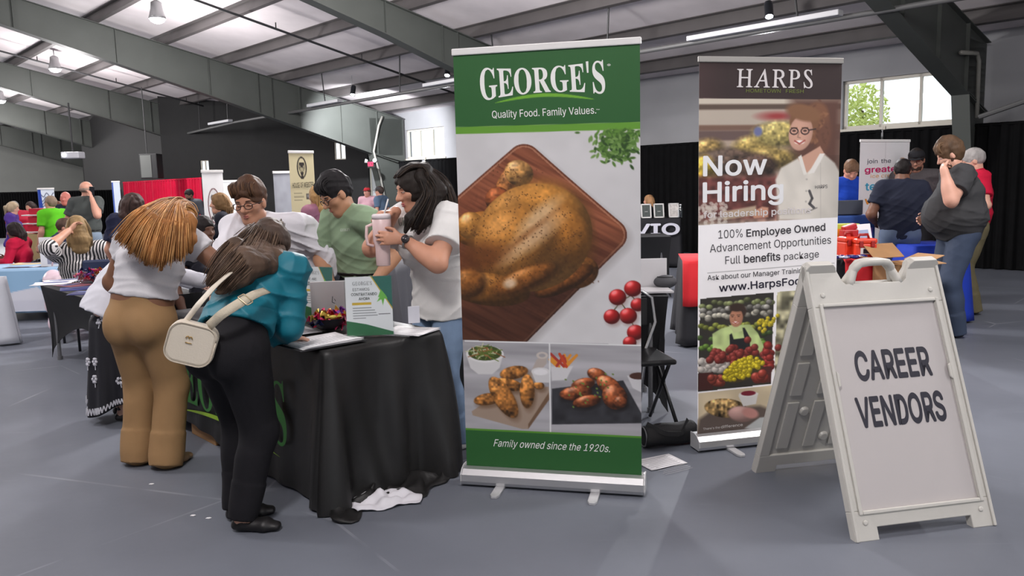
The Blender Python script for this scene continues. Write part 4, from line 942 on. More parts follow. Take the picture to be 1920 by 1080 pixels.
# bowls of wrapped sweets
def candy_kinds():
    out = []
    for k, c in enumerate([(196, 40, 70), (214, 60, 110), (120, 60, 150), (220, 130, 50), (40, 50, 96), (214, 190, 90), (180, 30, 40), (230, 150, 170)]):
        me = MB(); me.ell((0, 0, 0), (.017, .011, .009), 12)
        for sx in (-1, 1):
            g = [[(sx * (.015 + .004 * i), (.003 + .0035 * i) * math.sin(q * 1.2) * 1.2, (.003 + .0035 * i) * math.cos(q * 2.1)) for q in range(-3, 4)] for i in range(5)]; me.grid(g)
        m = mat('sweet_wrapper_%d' % k, c, .22, metal=.35, bump=.3, bscale=160); out.append((me, m))
    return out
CK = candy_kinds(); CMESH = []
def bowl_of_sweets(name, label, c, r, n, seed, gl, sweet_label, group, hgt=.06):
    b = thing(name, label, 'bowl', c); c = np.asarray(c, float)
    mb = MB(); mb.lathe([(.001, .003), (r * .55, .003), (r * .7, .008), (r * .9, hgt * .6), (r, hgt), (r * 1.03, hgt + .002), (r * .97, hgt), (r * .85, hgt * .6), (r * .6, .012), (.001, .01)], (0, 0, 0), 36); mb.build('basin', gl, b, smooth=True)
    rs = np.random.RandomState(seed)
    for i in range(n):
        k = rs.randint(len(CK)); q = r * .86 * math.sqrt(rs.rand()); t = rs.rand() * 6.28; lay = i / n
        p = c + np.array([q * math.cos(t), q * math.sin(t), .022 + (hgt + .012 - q * .25) * lay])
        if k not in CDATA:
            o = CK[k][0].build('wrapped_sweet', CK[k][1], None, smooth=True); CDATA[k] = o
        else:
            o = CDATA[k].copy(); COL.objects.link(o)
        o.location = [float(z) for z in p]; o.rotation_euler = (rs.uniform(-.6, .6), rs.uniform(-.6, .6), rs.uniform(0, 6.28)); o.scale = (1.25,) * 3
        tag(o, sweet_label, 'sweet', group)
CDATA = {}
bowl_of_sweets('candy_bowl', 'dark oval bowl heaped with wrapped sweets beside the laptop', G(620, 617, TZ + .008), .092, 44, 3, mat('smoked_bowl', (52, 48, 54), .15, spec=.6), 'small foil-wrapped sweet heaped in the dark bowl beside the laptop', 'sweets in the dark bowl by the laptop')
# crumpled white cloth by the hem, cardboard boxes under the table
def crumple(name, label, cat, c, w, h, rot, m, seed, amp=.03, parent=None):
    mb = MB(); rs = np.random.RandomState(seed); g = []; x = np.array([math.cos(rot), math.sin(rot), 0]); y = np.array([-x[1], x[0], 0]); ph = rs.uniform(0, 6, 6)
    for i in range(28):
        u = i / 27 - .5; row = []
        for j in range(20):
            q = j / 19 - .5; e = 1 - max(abs(u), abs(q)) * 1.6
            z = .006 + max(0, amp * (.7 + .5 * math.sin(u * 13 + ph[0] + q * 5) + .4 * math.sin(q * 17 + ph[1] - u * 4) + .25 * math.sin(u * 31 + ph[2])) * max(e, .05))
            row.append(c + x * w * u * (1 + .1 * math.sin(q * 7 + ph[3])) + y * h * q * (1 + .12 * math.sin(u * 9 + ph[4])) + ZU * z)
        g.append(row)
    mb.grid(g); o = mb.build(name, m, None, smooth=True, off=c, solid=.003); o.location = [float(q) for q in c]; return tag(o, label, cat)
crumple('white_cloth', 'crumpled white cloth on the floor at the hem of the black tablecloth', 'cloth', G(722, 940), .30, .2, .35, mat('white_linen', (216, 214, 220), .8), 2, .035)
CARD = mat('cardboard', (164, 124, 84), .8, var=.08, vscale=10); LABELW = mat('label_white', (214, 212, 208), .6)
def carton(name, label, c, size, rot, flap=0.0):
    t = thing(name, label, 'box', c, rot); sx, sy, sz = size
    mb = MB(); mb.box((0, 0, sz / 2), size); mb.build('carton_body', CARD, t, bevel=.003)
    mb = MB(); mb.box((0, -sy / 2 - .001, sz * .55), (sx * .4, .001, sz * .5)); mb.build('paper_label', LABELW, t)
    mb = MB(); mb.box((0, 0, sz + .001), (sx * 1.0, .05, .001)); mb.build('packing_tape', mat('packing_tape', (190, 160, 110), .3), t); return t
carton('cardboard_box', 'brown cardboard box half hidden under the hem beside the tan trouser leg', tpt(1.42, .10, 0), (.34, .22, .115), AZ + math.pi / 2)
carton('cardboard_box', 'brown cardboard box tucked under the black table behind the dark trousers', tpt(1.02, .10, 0), (.30, .22, .10), AZ + math.pi / 2)
# ---------------------------------------------------------------- people: skeletons
def rotv(v, axis, deg):
    a = _nrm(axis); t = math.radians(deg); v = np.asarray(v, float)
    return v * math.cos(t) + np.cross(a, v) * math.sin(t) + a * (a @ v) * (1 - math.cos(t))
def ik(a, c, l1, l2, pole):
    a, c = np.asarray(a, float), np.asarray(c, float); d = c - a; L = np.linalg.norm(d); mx = (l1 + l2) * .998
    if L > mx: c = a + d / L * mx; d = c - a; L = mx
    x = (l1 * l1 - l2 * l2 + L * L) / (2 * L); h = math.sqrt(max(l1 * l1 - x * x, 0)); u = d / L; p = np.asarray(pole, float); p = p - u * (p @ u)
    return a + u * x + _nrm(p) * h, c
def pose(base, heading, H, lean=0, hunch=0, side=0, twist=0, head=(0, 0, 0), armL=None, armR=None, poleL=None, poleR=None, hipback=0.0, feet=None, seat=None, w=1.0, neckfwd=0.02, hiph=0.525):
    """joints in the hall; heading clockwise from straight away from the camera; head = (nod, turn to own right, tilt)"""
    t = math.radians(heading); f = np.array([math.sin(t), math.cos(t), 0]); r = np.array([f[1], -f[0], 0]); u = np.array([0, 0, 1.0]); b = np.array([base[0], base[1], base[2] if len(base) > 2 else 0.0])
    J = {'H': H, 'f': f, 'r': r, 'w': w}
    Pz = (hiph * H) if seat is None else seat + .06 * H
    Pv = b + u * Pz - f * hipback
    s = rotv(rotv(u, r, -lean), f, side); s2 = rotv(rotv(u, r, -(lean + hunch * .5)), f, side); s3 = rotv(rotv(u, r, -(lean + hunch)), f, side)
    wa = Pv + s * .09 * H; C = wa + s2 * .105 * H; N = C + s3 * .10 * H
    rc = rotv(r, u, -twist); fc = np.cross(s3, rc); fc = fc if fc @ f > 0 else -fc
    J.update(P=Pv, wa=wa, C=C, N=N, s=s, s3=s3, rc=rc, fc=_nrm(fc))
    for q, n in ((-1, 'L'), (1, 'R')): J['sh' + n] = N + rc * q * .108 * H * w - s3 * .012 * H
    nod, turn, tilt = head
    hf = rotv(rotv(rotv(f, u, -twist), u, -turn), rotv(rotv(r, u, -twist), u, -turn), -nod); hr = rotv(rotv(r, u, -twist), u, -turn); hu = np.cross(hr, hf); hr, hu = rotv(hr, hf, tilt), rotv(hu, hf, tilt)
    nd = _nrm(s3 * .5 + u * .3 + hu * .35); J['head'] = N + nd * .095 * H + hf * neckfwd * H; J['hf'], J['hr'], J['hu'] = hf, hr, hu
    for q, n, tg, pl in ((-1, 'L', armL, poleL), (1, 'R', armR, poleR)):
        sh = J['sh' + n]
        if isinstance(tg, tuple) and len(tg) == 3 and not hasattr(tg, 'shape'): tg = sh + f * tg[0] + r * q * tg[1] + u * tg[2]      # forward, outward, up from the shoulder
        if tg is None: tg = sh + (-u * .30 + f * .04 + r * q * .05) * H
        el, wr = ik(sh, tg, .172 * H, .15 * H, (-f * .8 + r * q * .5 - u * .3) if pl is None else pl); J['el' + n], J['wr' + n] = el, wr
    for q, n in ((-1, 'L'), (1, 'R')):
        hp = Pv + r * q * .052 * H - u * .01 * H; J['hip' + n] = hp
        fo = (0, .06) if feet is None else feet[0 if q < 0 else 1]
        ank = b + f * fo[0] + r * q * abs(fo[1]) * (H if feet is None else 1) + u * .045 * H
        if seat is None: kn, an = ik(hp, ank, .245 * H, .24 * H, f + r * q * .1)
        else:
            kn = hp + f * .235 * H + r * q * .02 * H - u * .005 * H; an = kn - u * max(kn[2] - .045 * H, .05) + f * .02; 
        J['kn' + n], J['an' + n] = kn, an; J['toe' + n] = rotv(f, u, -12 * q if len(fo) < 3 else -fo[2])
    return J
# ---------------------------------------------------------------- people: one continuous body, clothes and hair over it
U3 = np.array([0, 0, 1.0])
def frame3(d, r):
    d = _nrm(d); r = np.asarray(r, float)
    if abs(r @ d) > .95: r = np.array([r[1], -r[0], .3])
    x = _nrm(r - d * (r @ d)); return [x, np.cross(d, x), d]
def skin(tone): return mat('skin_%d_%d_%d' % tuple(tone), tone, .5, var=.05, vscale=14, bump=.05, bscale=300, spec=.4)
def fabric(name, rgb, rough=.85, bump=.12, bscale=320, var=.05): return mat('cloth_' + name, rgb, rough, bump=bump, bscale=bscale, var=var, vscale=9, spec=.25)
def torso_prims(J, S):
    H, f, fc, s, s3, r, rc = J['H'], J['f'], J['fc'], J['s'], J['s3'], J['r'], J['rc']
    pw, ww, cw, fl = [q * H for q in (S['pelvis'], S['waist'], S['chest'])] + [S.get('flat', .68)]
    o = [econe(J['P'] - s * .015 * H, J['wa'] - s * .02 * H, pw, ww * 1.04, f, fl, .05), econe(J['wa'] - s * .02 * H, J['C'], ww, cw, fc, fl, .05), econe(J['C'], J['N'] - s3 * .055 * H, cw, cw * .86, fc, fl * .92, .05),
         cone(J['shL'], J['shR'], .036 * H, .036 * H, .05)]
    for n in 'LR': o.append(cone(J['N'] + s3 * .005 * H, J['sh' + n] + s3 * .004 * H, .030 * H, .028 * H, .04))
    if S.get('belly'): o.append(ell(J['wa'] + f * .035 * H - s * .005 * H, np.array([.088, .088, .075]) * H * S['belly'], [r, f, s], .06))
    if S.get('bust'):
        for q in (-1, 1): o.append(ell(J['C'] + fc * .047 * H + rc * q * .043 * H + s3 * .0 * H, np.array([.044, .042, .044]) * H * S['bust'], [rc, fc, s3], .04))
    if S.get('butt'):
        for q in (-1, 1): o.append(ell(J['P'] - f * .034 * H + r * q * .044 * H - U3 * .02 * H, np.array([.052, .056, .062]) * H * S['butt'], [r, f, U3], .035))
    return o
def leg_prims(J, S):
    H = J['H']; k = S.get('leg', 1); o = []
    for n in 'LR':
        a, b, c = J['hip' + n], J['kn' + n], J['an' + n]; o += [cone(a, b, .050 * H * k, .034 * H * k, .04), cone(b, c, .034 * H * k, .021 * H, .03)]
        sh = _nrm(c - b); bk = -J['f']; o.append(ell(b + (c - b) * .3 + bk * .012 * H, np.array([.03, .034, .075]) * H * k, frame3(sh, J['r']), .03))
        o += [econe(c - U3 * .015 * H - J['toe' + n] * .01 * H, c - U3 * .03 * H + J['toe' + n] * .085 * H, .022 * H, .022 * H, U3, .55, .02)]
    return o
def arm_prims(J, S, n):
    H = J['H']; k = S.get('arm', 1); a, b, c = J['sh' + n], J['el' + n], J['wr' + n]
    return [cone(a, b, .0305 * H * k, .0245 * H * k, .03), cone(b, c, .0250 * H * k, .0165 * H * min(k, 1.1), .02), ell(b + (c - b) * .25, np.array([.024, .027, .06]) * H * k, frame3(c - b, J['r']), .02)]
def hand_prims(J, n, d=None, pn=None, curl=25, spread=1.0, thumb=None, sc=1.0, finger_curls=None):
    H = J['H']; w = J['wr' + n]; q = H / 1.7 * sc; d = _nrm(w - J['el' + n]) if d is None else _nrm(d)
    pn = -J['r'] * (1 if n == 'R' else -1) if pn is None else np.asarray(pn, float); pn = _nrm(pn - d * (pn @ d)); lat = np.cross(d, pn)
    th = lat if thumb is None else lat * thumb
    if thumb is None and (th @ (J['f'] + U3 * .3)) < 0: th = -th
    kn = w + d * .092 * q
    o = [econe(w + d * .012 * q, kn - d * .006 * q, .027 * q, .038 * q, pn, .42, .012)]
    for i, (off, L, r) in enumerate(((.030, .070, .0088), (.010, .079, .0092), (-.010, .074, .0088), (-.029, .058, .0078))):
        c = curl if finger_curls is None else finger_curls[i]
        p = kn + th * off * q * spread - d * (.004 + .004 * abs(i - 1)) * q; a = 0
        for j, (fr, inc) in enumerate(((.45, .7), (.31, 1.1), (.24, .9))):
            a += c * inc; t = math.radians(a); v = d * math.cos(t) + pn * math.sin(t) + th * .05 * (1.5 - i) * spread; e = p + _nrm(v) * L * fr * q
            o.append(cone(p, e, r * q * (1 - .06 * j), r * q * (.95 - .08 * j), .004)); p = e
    p0 = w + d * .028 * q + th * .022 * q; p1 = p0 + _nrm(th * .75 + d * .7 + pn * .35) * .042 * q; p2 = p1 + _nrm(th * .25 + d * .95 + pn * .3) * .032 * q; p3 = p2 + _nrm(d + pn * .5) * .022 * q
    o += [cone(p0, p1, .0135 * q, .0105 * q, .008), cone(p1, p2, .0102 * q, .009 * q, .004), cone(p2, p3, .009 * q, .007 * q, .004)]
    return o
def head_frame(J, hs=1.0): return J['head'], J['hr'], J['hf'], J['hu'], J['H'] * .13 / .225 * hs
def HP(J, x, y, z, hs=1.0):
    c, r, f, u, k = head_frame(J, hs); return c + (r * x + f * y + u * z) * k
def head_prims(J, hs=1.0, fem=False, neck=1.0):
    c, r, f, u, k = head_frame(J, hs); A = [r, f, u]; h = lambda x, y, z: c + (r * x + f * y + u * z) * k
    jw = .056 if fem else .062
    o = [cone(J['N'] - J['s3'] * .02 * J['H'], h(0, -.022, -.055), .033 * J['H'] * neck, .049 * k * neck * (.9 if fem else 1.02), .03),
         ell(h(0, -.012, .028), np.array([.075, .093, .086]) * k, A, .02), ell(h(0, .022, -.03), np.array([jw, .064, .082]) * k, A, .03),
         ell(h(0, .058, -.094), np.array([.024, .022, .018]) * k, A, .03), cone(h(-.05, .0, -.07), h(-.02, .05, -.098), .018 * k, .016 * k, .03), cone(h(.05, .0, -.07), h(.02, .05, -.098), .018 * k, .016 * k, .03),
         cone(h(-.034, .071, .026), h(.034, .071, .026), .013 * k, .013 * k, .02), cone(h(0, .083, .012), h(0, .106, -.026), .0085 * k, .0125 * k, .012),
         cone(h(-.014, .090, -.030), h(.014, .090, -.030), .0085 * k, .0085 * k, .008)]
    for q in (-1, 1):
        o += [ell(h(q * .044, .05, -.02), np.array([.022, .024, .02]) * k, A, .025), dig(h(q * .032, .092, .004), np.array([.017, .014, .010]) * k, A, .014),
              ell(h(q * .0765, -.004, -.006), np.array([.010, .020, .032]) * k, A, .006), cone(h(q * .006, .083, -.0545), h(q * .02, .076, -.056), .0075 * k, .005 * k, .006), cone(h(0, .081, -.0655), h(q * .018, .075, -.064), .0085 * k, .0055 * k, .006)]
    return o
EYEW = mat('eye_white', (226, 220, 214), .25); 
def face_parts(t, off, J, hs=1.0, iris=(62, 44, 34), brow=(50, 38, 32), lip=None, lids=None, open_=1.0, tone=None):
    c, r, f, u, k = head_frame(J, hs); A = [r, f, u]; h = lambda x, y, z: c + (r * x + f * y + u * z) * k
    for q in (-1, 1):
        mb = MB(); mb.ell(h(q * .032, .0745, .003), np.array([.0125, .0115, .0075 * open_]) * k, 14, A); e = mb.build('eye', EYEW, t, smooth=True, off=off)
        mb = MB(); mb.ell(h(q * .032 + J.get('gaze', (0, 0))[0] * .004, .0835, .003 + J.get('gaze', (0, 0))[1] * .003), np.array([.0052, .0032, .0052 * open_]) * k, 12, A); mb.build('iris', mat('iris_%d_%d_%d' % iris, iris, .2), e, smooth=True, off=off)
        if tone is not None:
            mb = MB(); mb.tube([h(q * (.032 + d), y, .010 * open_ + z) for d, y, z in ((-.014, .078, -.004), (-.006, .0855, .0005), (.004, .0855, .0005), (.013, .077, -.004))], .0026 * k, 6); mb.build('eyelid', skin(tone), t, smooth=True, off=off)
        mb = MB(); mb.tube([h(q * (.032 + d), y, .024 + z) for d, y, z in ((-.02, .083, -.003), (-.008, .0865, .001), (.008, .083, .003), (.02, .073, -.001))], [.0028 * k, .0038 * k, .0034 * k, .0016 * k], 6); mb.build('eyebrow', mat('hairy_%d_%d_%d' % tuple(brow), brow, .8), t, smooth=True, off=off)
    if lip is not None:
        mb = MB(); mb.tube([h(x, y, z) for x, y, z in ((-.023, .074, -.059), (-.008, .0895, -.0545), (0, .0895, -.056), (.008, .0895, -.0545), (.023, .074, -.059))], [.001 * k, .005 * k, .0046 * k, .005 * k, .001 * k], 8)
        mb.tube([h(x, y, z) for x, y, z in ((-.021, .074, -.061), (-.008, .0875, -.0655), (.008, .0875, -.0655), (.021, .074, -.061))], [.001 * k, .0058 * k, .0058 * k, .001 * k], 8); mb.build('mouth', mat('lip_%d_%d_%d' % lip, lip, .4), t, smooth=True, off=off)
def glasses(t, off, J, hs=1.0, col=(40, 36, 38), rim=.0016):
    c, r, f, u, k = head_frame(J, hs); h = lambda x, y, z: c + (r * x + f * y + u * z) * k
    mb = MB()
    for q in (-1, 1):
        mb.tube([h(q * .034 + .024 * math.cos(a / 20 * 6.2832), .099 - abs(math.cos(a / 20 * 6.2832)) * .002 - (0.004 if math.cos(a / 20 * 6.2832) * q > 0 else 0), .0 + .018 * math.sin(a / 20 * 6.2832)) for a in range(21)], rim * k, 6)
        mb.tube([h(q * .058, .094, .006), h(q * .078, .06, .008), h(q * .081, .0, .006), h(q * .08, -.012, -.006)], rim * k, 6)
    mb.tube([h(-.011, .1, .004), h(0, .103, .006), h(.011, .1, .004)], rim * k, 6)
    g = mb.build('eyeglasses', mat('glasses_%d_%d_%d' % col, col, .3, metal=.3), t, smooth=True, off=off)
    return g
def hair_mat(rgb): return mat('hair_%d_%d_%d' % tuple(rgb), rgb, .58, bump=.4, bscale=60, var=.35, vscale=16, stretch=(1, 1, .25), spec=.18)
def hair_cap(J, hs=1.0, thick=.012, line=.0, back=-.06, style='short', top=0.0):
    c, r, f, u, k = head_frame(J, hs); A = [r, f, u]; h = lambda x, y, z: c + (r * x + f * y + u * z) * k
    o = [ell(h(0, -.014, .032 + top * .5), np.array([.077 + thick * (.7 if style != 'short' else .45), .094 + thick, .087 + thick + top]) * k, A, .02)]
    if style != 'short': o.append(ell(h(0, -.03, -.02), np.array([.08 + thick, .082 + thick, .09]) * k, A, .03))
    o.append(dig(h(0, .118, -.035 + line), np.array([.074, .066, .088]) * k, A, .015))
    for q in (-1, 1):
        if style == 'short': o.append(dig(h(q * .088, .012, -.028), np.array([.026, .034, .044]) * k, A, .012))
    o.append(cut(h(0, -.02, back), -_nrm(u * 1.0 + f * -.55 if style == 'short' else u)))
    return o
def strands(name, guides, n, cols, parent, off, r=.004, seed=1, jit=.012, wave=0.0, taper=.35, steps=11):
    """locks of hair swept along and between the guide lines"""
    rs = np.random.RandomState(seed); gs = []
    for g in guides:
        g = np.array(g, float); tt = np.linspace(0, 1, len(g)); T = np.linspace(0, 1, steps); p = np.stack([np.interp(T, tt, g[:, i]) for i in range(3)], 1)
        for _ in range(2): p[1:-1] = (p[:-2] + 2 * p[1:-1] + p[2:]) / 4
        gs.append(p)
    gs = np.array(gs); mb = MB()
    for i in range(n):
        x = rs.rand() * (len(gs) - 1); k = min(int(x), len(gs) - 2); w = x - k; p = gs[k] * (1 - w) + gs[k + 1] * w
        j = rs.randn(3) * jit; T = np.linspace(0, 1, steps)[:, None]; end = .92 + .08 * rs.rand()
        p = p + j * (.5 + .5 * T) + (np.sin(T * 9 + rs.rand() * 6) * rs.randn(3) * wave)
        m = max(4, int(steps * end)); p = p[:m]; rr = r * (.7 + .6 * rs.rand()); mb.cur = rs.randint(len(cols))
        mb.tube(p, [rr * (1 - (1 - taper) * (q / (m - 1)) ** 2) for q in range(m)], 5)
    return mb.build(name, [hair_mat(c) for c in cols], parent, smooth=True, off=off)
SHAPES = {'m': dict(pelvis=.088, waist=.084, chest=.098, flat=.66), 'f': dict(pelvis=.094, waist=.074, chest=.086, flat=.66, bust=.9, butt=.9)}
def person(label, J, sex, tone, shirt, pants, hair=None, h=.008, shape=None, hs=1.0, hands=None, shoes=(36, 34, 36), face=None, name='person', group=None, neck=1.0, base=None, no_shoes=False):
    """shirt: rgb, sleeve (fraction of the whole arm), hem (H above the hip joint), ease, fold, mat, collar; pants: rgb, radii, cuff, fold, mat"""
    S = dict(SHAPES[sex]); S.update(shape or {}); H = J['H']
    b = np.array([(J['anL'][0] + J['anR'][0]) / 2, (J['anL'][1] + J['anR'][1]) / 2, 0.0]) if base is None else np.asarray(base, float)
    t = thing(name, label, 'person', b, group=group); sk = skin(tone)
    tp, lp, ap = torso_prims(J, S), leg_prims(J, S), {n: arm_prims(J, S, n) for n in 'LR'}
    hp = []
    for n in 'LR': hp += hand_prims(J, n, **((hands or {}).get(n, {})))
    body = tp + lp + ap['L'] + ap['R'] + head_prims(J, hs, sex == 'f', neck) + hp
    sdf('body', body, h, sk, t, b)
    rnd = int(abs(b[0] * 37 + b[1] * 11)) % 7
    if shirt:
        e = shirt.get('ease', .012); hem = J['P'] + J['s'] * shirt.get('hem', -.02) * H
        pr = grow(tp, e)
        if shirt.get('flare'): pr.append(econe(J['P'] - J['s'] * .06 * H, J['wa'], S['pelvis'] * H * 1.02 + e + shirt['flare'], S['waist'] * H + e, J['f'], .72, .04))
        pr += shirt.get('extra', [])
        pr.append(cut(hem, -J['s'])); pr.append(cut(J['N'] + J['s3'] * shirt.get('neck', .066 if shirt.get('collar') else .05) * H, _nrm(J['s3'] - J['fc'] * -.55)))
        sl = shirt.get('sleeve', .3)
        for n in 'LR':
            a, bb, c = J['sh' + n], J['el' + n], J['wr' + n]; L1, L2 = np.linalg.norm(bb - a), np.linalg.norm(c - bb); q = sl * (L1 + L2); k = S.get('arm', 1); se = shirt.get('sleeve_ease', .012)
            if q <= L1:
                if sl > 0: pr += [cone(a, a + (bb - a) * (q / L1) * .45, .032 * H * k + e, .030 * H * k + e + se * .5, .03), ccone(a + (bb - a) * .08, a + (bb - a) * q / L1, .031 * H * k + e, .027 * H * k + e + se, .02)]
            else:
                z = (q - L1) / L2; pr += [cone(a, bb, .031 * H * k + e, .0265 * H * k + e, .03), cone(bb, bb + (c - bb) * z * .9, .026 * H * k + e, .020 * H * k + e, .02), ccone(bb + (c - bb) * z * .7, bb + (c - bb) * z, .022 * H * k + e, .0185 * H * k + e, .01)]
        if shirt.get('collar'):
            cl = J['N'] + J['s3'] * .018 * H; pr += [ccone(cl - J['s3'] * .012 * H - J['fc'] * .004 * H, cl + J['s3'] * .017 * H - J['fc'] * .012 * H, .042 * H, .036 * H, .006)]
        fo = shirt.get('fold', .007); fr = shirt.get('freq', 34); sm = shirt.get('mat') or fabric('%d_%d_%d' % tuple(shirt['rgb']), shirt['rgb'])
        sdf('shirt' if not shirt.get('name') else shirt['name'], pr, h, sm, t, b, disp=(lambda X: folds(X, fo * .45, fr * .8, rnd, J['s'] * .6) + creases(X, fo * shirt.get('crease', .65), .085, rnd, J['s'])) if fo else None)
    if pants:
        r0, r1, r2 = pants.get('radii', (.054, .04, .033)); e = pants.get('ease', .010); pr = grow(tp[:1] + (tp[-2:] if S.get('butt') else []), e)
        pr.append(cut(J['P'] + J['s'] * pants.get('rise', .07) * H, J['s']))
        if not pants.get('skirt'): pr += grow([lp[0], lp[2], lp[4], lp[6]], .008)
        for n in 'LR':
            if pants.get('skirt'): break
            a, bb, c = J['hip' + n], J['kn' + n], J['an' + n]; d = _nrm(c - bb); end = c + d * pants.get('cuff', .028) * H
            if pants.get('short'): end = bb + (c - bb) * pants['short']
            pr += [cone(a, bb, r0 * H, r1 * H, .03), cone(bb, bb + (end - bb) * .85, r1 * H, r2 * H, .03), ccone(bb + (end - bb) * .6, end, (r1 * .35 + r2 * .65) * H, r2 * H, .02)]
        pr += pants.get('extra', [])
        fo = pants.get('fold', .004); pm = pants.get('mat') or fabric('%d_%d_%d' % tuple(pants['rgb']), pants['rgb'])
        sdf(pants.get('name', 'trousers'), pr, h, pm, t, b, disp=lambda X: folds(X, fo * .6, pants.get('freq', 26), rnd + 2, U3 * .7) + creases(X, fo * pants.get('crease', .25), .10, rnd + 1, None))
        if pants.get('belt'):
            mb = MB(); c = J['P'] + J['s'] * pants.get('rise', .07) * H * .86; w = (S['pelvis'] * .5 + S['waist'] * .52) * H + e + .004
            mb.tube([c + J['r'] * w * math.cos(q / 28 * 6.2832) + J['f'] * (w * S['flat'] + .004) * math.sin(q / 28 * 6.2832) for q in range(29)], .015, 6, flat=J['s']); mb.build('belt', mat('belt_leather', pants['belt'], .5), t, off=b)
    if not no_shoes:
        for n in 'LR':
            a, d = J['an' + n], J['toe' + n]; g = a[2] - .045 * H; fl_ = np.array([a[0], a[1], g]); q = H / 1.7
            pr = [econe(fl_ + U3 * .034 * q - d * .035 * q, fl_ + U3 * .03 * q + d * .11 * q, .036 * q, .046 * q, U3, .75, .02), econe(fl_ + U3 * .028 * q + d * .11 * q, fl_ + U3 * .022 * q + d * .165 * q, .045 * q, .034 * q, U3, .6, .02), cone(fl_ + U3 * .05 * q, a + U3 * .02, .036 * q, .034 * q, .02), cut(fl_ + U3 * .003, -U3)]
            sdf('shoe', pr, max(h, .006), mat('shoe_%d_%d_%d' % tuple(shoes), shoes, .5), t, b)
    if hair: hair(t, b)
    if face: face_parts(t, b, J, hs, tone=tone, **face)
    return t, b
from mathutils.bvhtree import BVHTree
def stick(o, off, lift=.004):
    """maps a place in the photo onto the cloth of a garment"""
    me = o.data; v = np.empty(len(me.vertices) * 3, np.float32); me.vertices.foreach_get('co', v); v = v.reshape(-1, 3) + np.asarray(off, np.float32)
    tree = BVHTree.FromPolygons([tuple(float(c) for c in q) for q in v], [tuple(p.vertices) for p in me.polygons])
    last = [None]
    def f(x, y):
        d = _nrm(ray(x, y)); h = tree.ray_cast(Vector(CP), Vector(d))
        if h[0] is None: return last[0] if last[0] is not None else CP + d * 4
        last[0] = np.array(h[0]) - d * lift; return last[0]
    return f
def swept_locks(J, cols, t, b, hs=1.0, n=420, top=.012, side=.02, r=.0026, seed=4):
    """short hair combed from the hairline over the crown"""
    h = lambda x, y, z: HP(J, x, y, z, hs)
    strands('hair_locks', [[h(x, .088 - abs(x) * .35, .055 + .01 * math.cos(x * 30)), h(x * 1.02 + side * .3, .075, .095 + top), h(x * 1.05 + side * .6, .02, .122 + top - abs(x) * .25), h(x * 1.08 + side, -.055, .105 + top * .5 - abs(x) * .3)] for x in (-.066, -.045, -.02, .005, .03, .05, .068)], n, cols, t, b, r=r, seed=seed, jit=.007, steps=8)
def short_hair(J, rgb, hs=1.0, h=.007, thick=.014, **k):
    def f(t, b): sdf('hair', hair_cap(J, hs, thick, **k), h, hair_mat(rgb), t, b, disp=lambda X: folds(X, .0035, 120, 1))
    return f
# ---------------------------------------------------------------- the five people at the black table
# 1: white top, tan trousers, long copper hair, seen from behind
J = pose((-1.91, 4.06), 10, 1.49, lean=9, hunch=22, side=6, neckfwd=.04, twist=-5, head=(38, 26, 16), armL=(.15, .05, -.38), armR=(.16, .15, -.36), poleL=np.array([-1., -.5, 0]), poleR=np.array([1., -.4, -.1]), feet=((.02, -.095, 10), (-.02, .095, 14)))
TAN = (154, 121, 84)
COPPER = [(186, 134, 82), (168, 114, 64), (206, 156, 102), (138, 92, 54)]
def hair1(t, b):
    sdf('hair_crown', hair_cap(J, 1.0, .016, back=-.075, style='long'), .007, hair_mat((96, 62, 40)), t, b, disp=lambda X: folds(X, .003, 130, 1))
    h = lambda x, y, z: HP(J, x, y, z); hd = J['head']
    tops = [h(-.068, -.01, .075), h(-.05, -.035, .098), h(-.02, -.05, .11), h(.015, -.05, .11), h(.045, -.03, .098), h(.068, .0, .075)]
    ends = [P(214, 452, 3.93), P(240, 478, 3.86), P(272, 503, 3.84), P(300, 512, 3.86), P(338, 494, 3.93), P(356, 478, 4.0)]
    mids = [P(268, 398, 4.02), P(285, 412, 3.96), P(300, 420, 3.95), P(322, 424, 3.96), P(345, 420, 4.0), P(358, 412, 4.05)]
    mid2 = [P(240, 428, 3.95), P(262, 446, 3.89), P(286, 464, 3.87), P(311, 470, 3.89), P(342, 458, 3.95), P(360, 448, 4.02)]
    sdf('hair_mass', [q for i in range(6) for q in (cone(tops[i] * .4 + mids[i] * .6, mids[i], .022, .024, .03), cone(mids[i], mid2[i], .024, .02, .03), cone(mid2[i], ends[i] * .85 + mid2[i] * .15, .02, .010, .03))], .009, hair_mat((138, 92, 52)), t, b, disp=lambda X: folds(X, .004, 110, 1))
    mid0 = [(tops[i] + mids[i]) / 2 + np.array([0, -.035, .01]) for i in range(6)]
    out = lambda p: p + np.array([0, -.045, .01])
    xs = (-.066, -.045, -.016, .014, .042, .064)
    strands('hair', [[h(xs[i] * .8, .05, .088), h(xs[i] * 1.12, -.01, .118 - abs(xs[i]) * .25), h(xs[i] * 1.2, -.085, .085 - abs(xs[i]) * .3), out(mids[i]), out(mid2[i]), ends[i] + np.array([0, -.02, 0])] for i in range(6)], 1300, COPPER, t, b, r=.0029, seed=2, jit=.013, steps=15)
t, b = person('person in white cropped top and tan wide trousers with long copper hair, seen from behind', J, 'f', (132, 92, 70), dict(rgb=(206, 204, 208), sleeve=.20, hem=.075, ease=.014, fold=.010, freq=44, neck=.03),
    dict(rgb=TAN, radii=(.068, .056, .056), cuff=.036, fold=.004, crease=.0, rise=.085, extra=[], mat=fabric('tan', TAN, .8)), hair1, .0075, shape=dict(pelvis=.108, waist=.098, chest=.104, butt=1.12, bust=.8, arm=1.22, leg=1.1, flat=.72), shoes=(150, 120, 90))
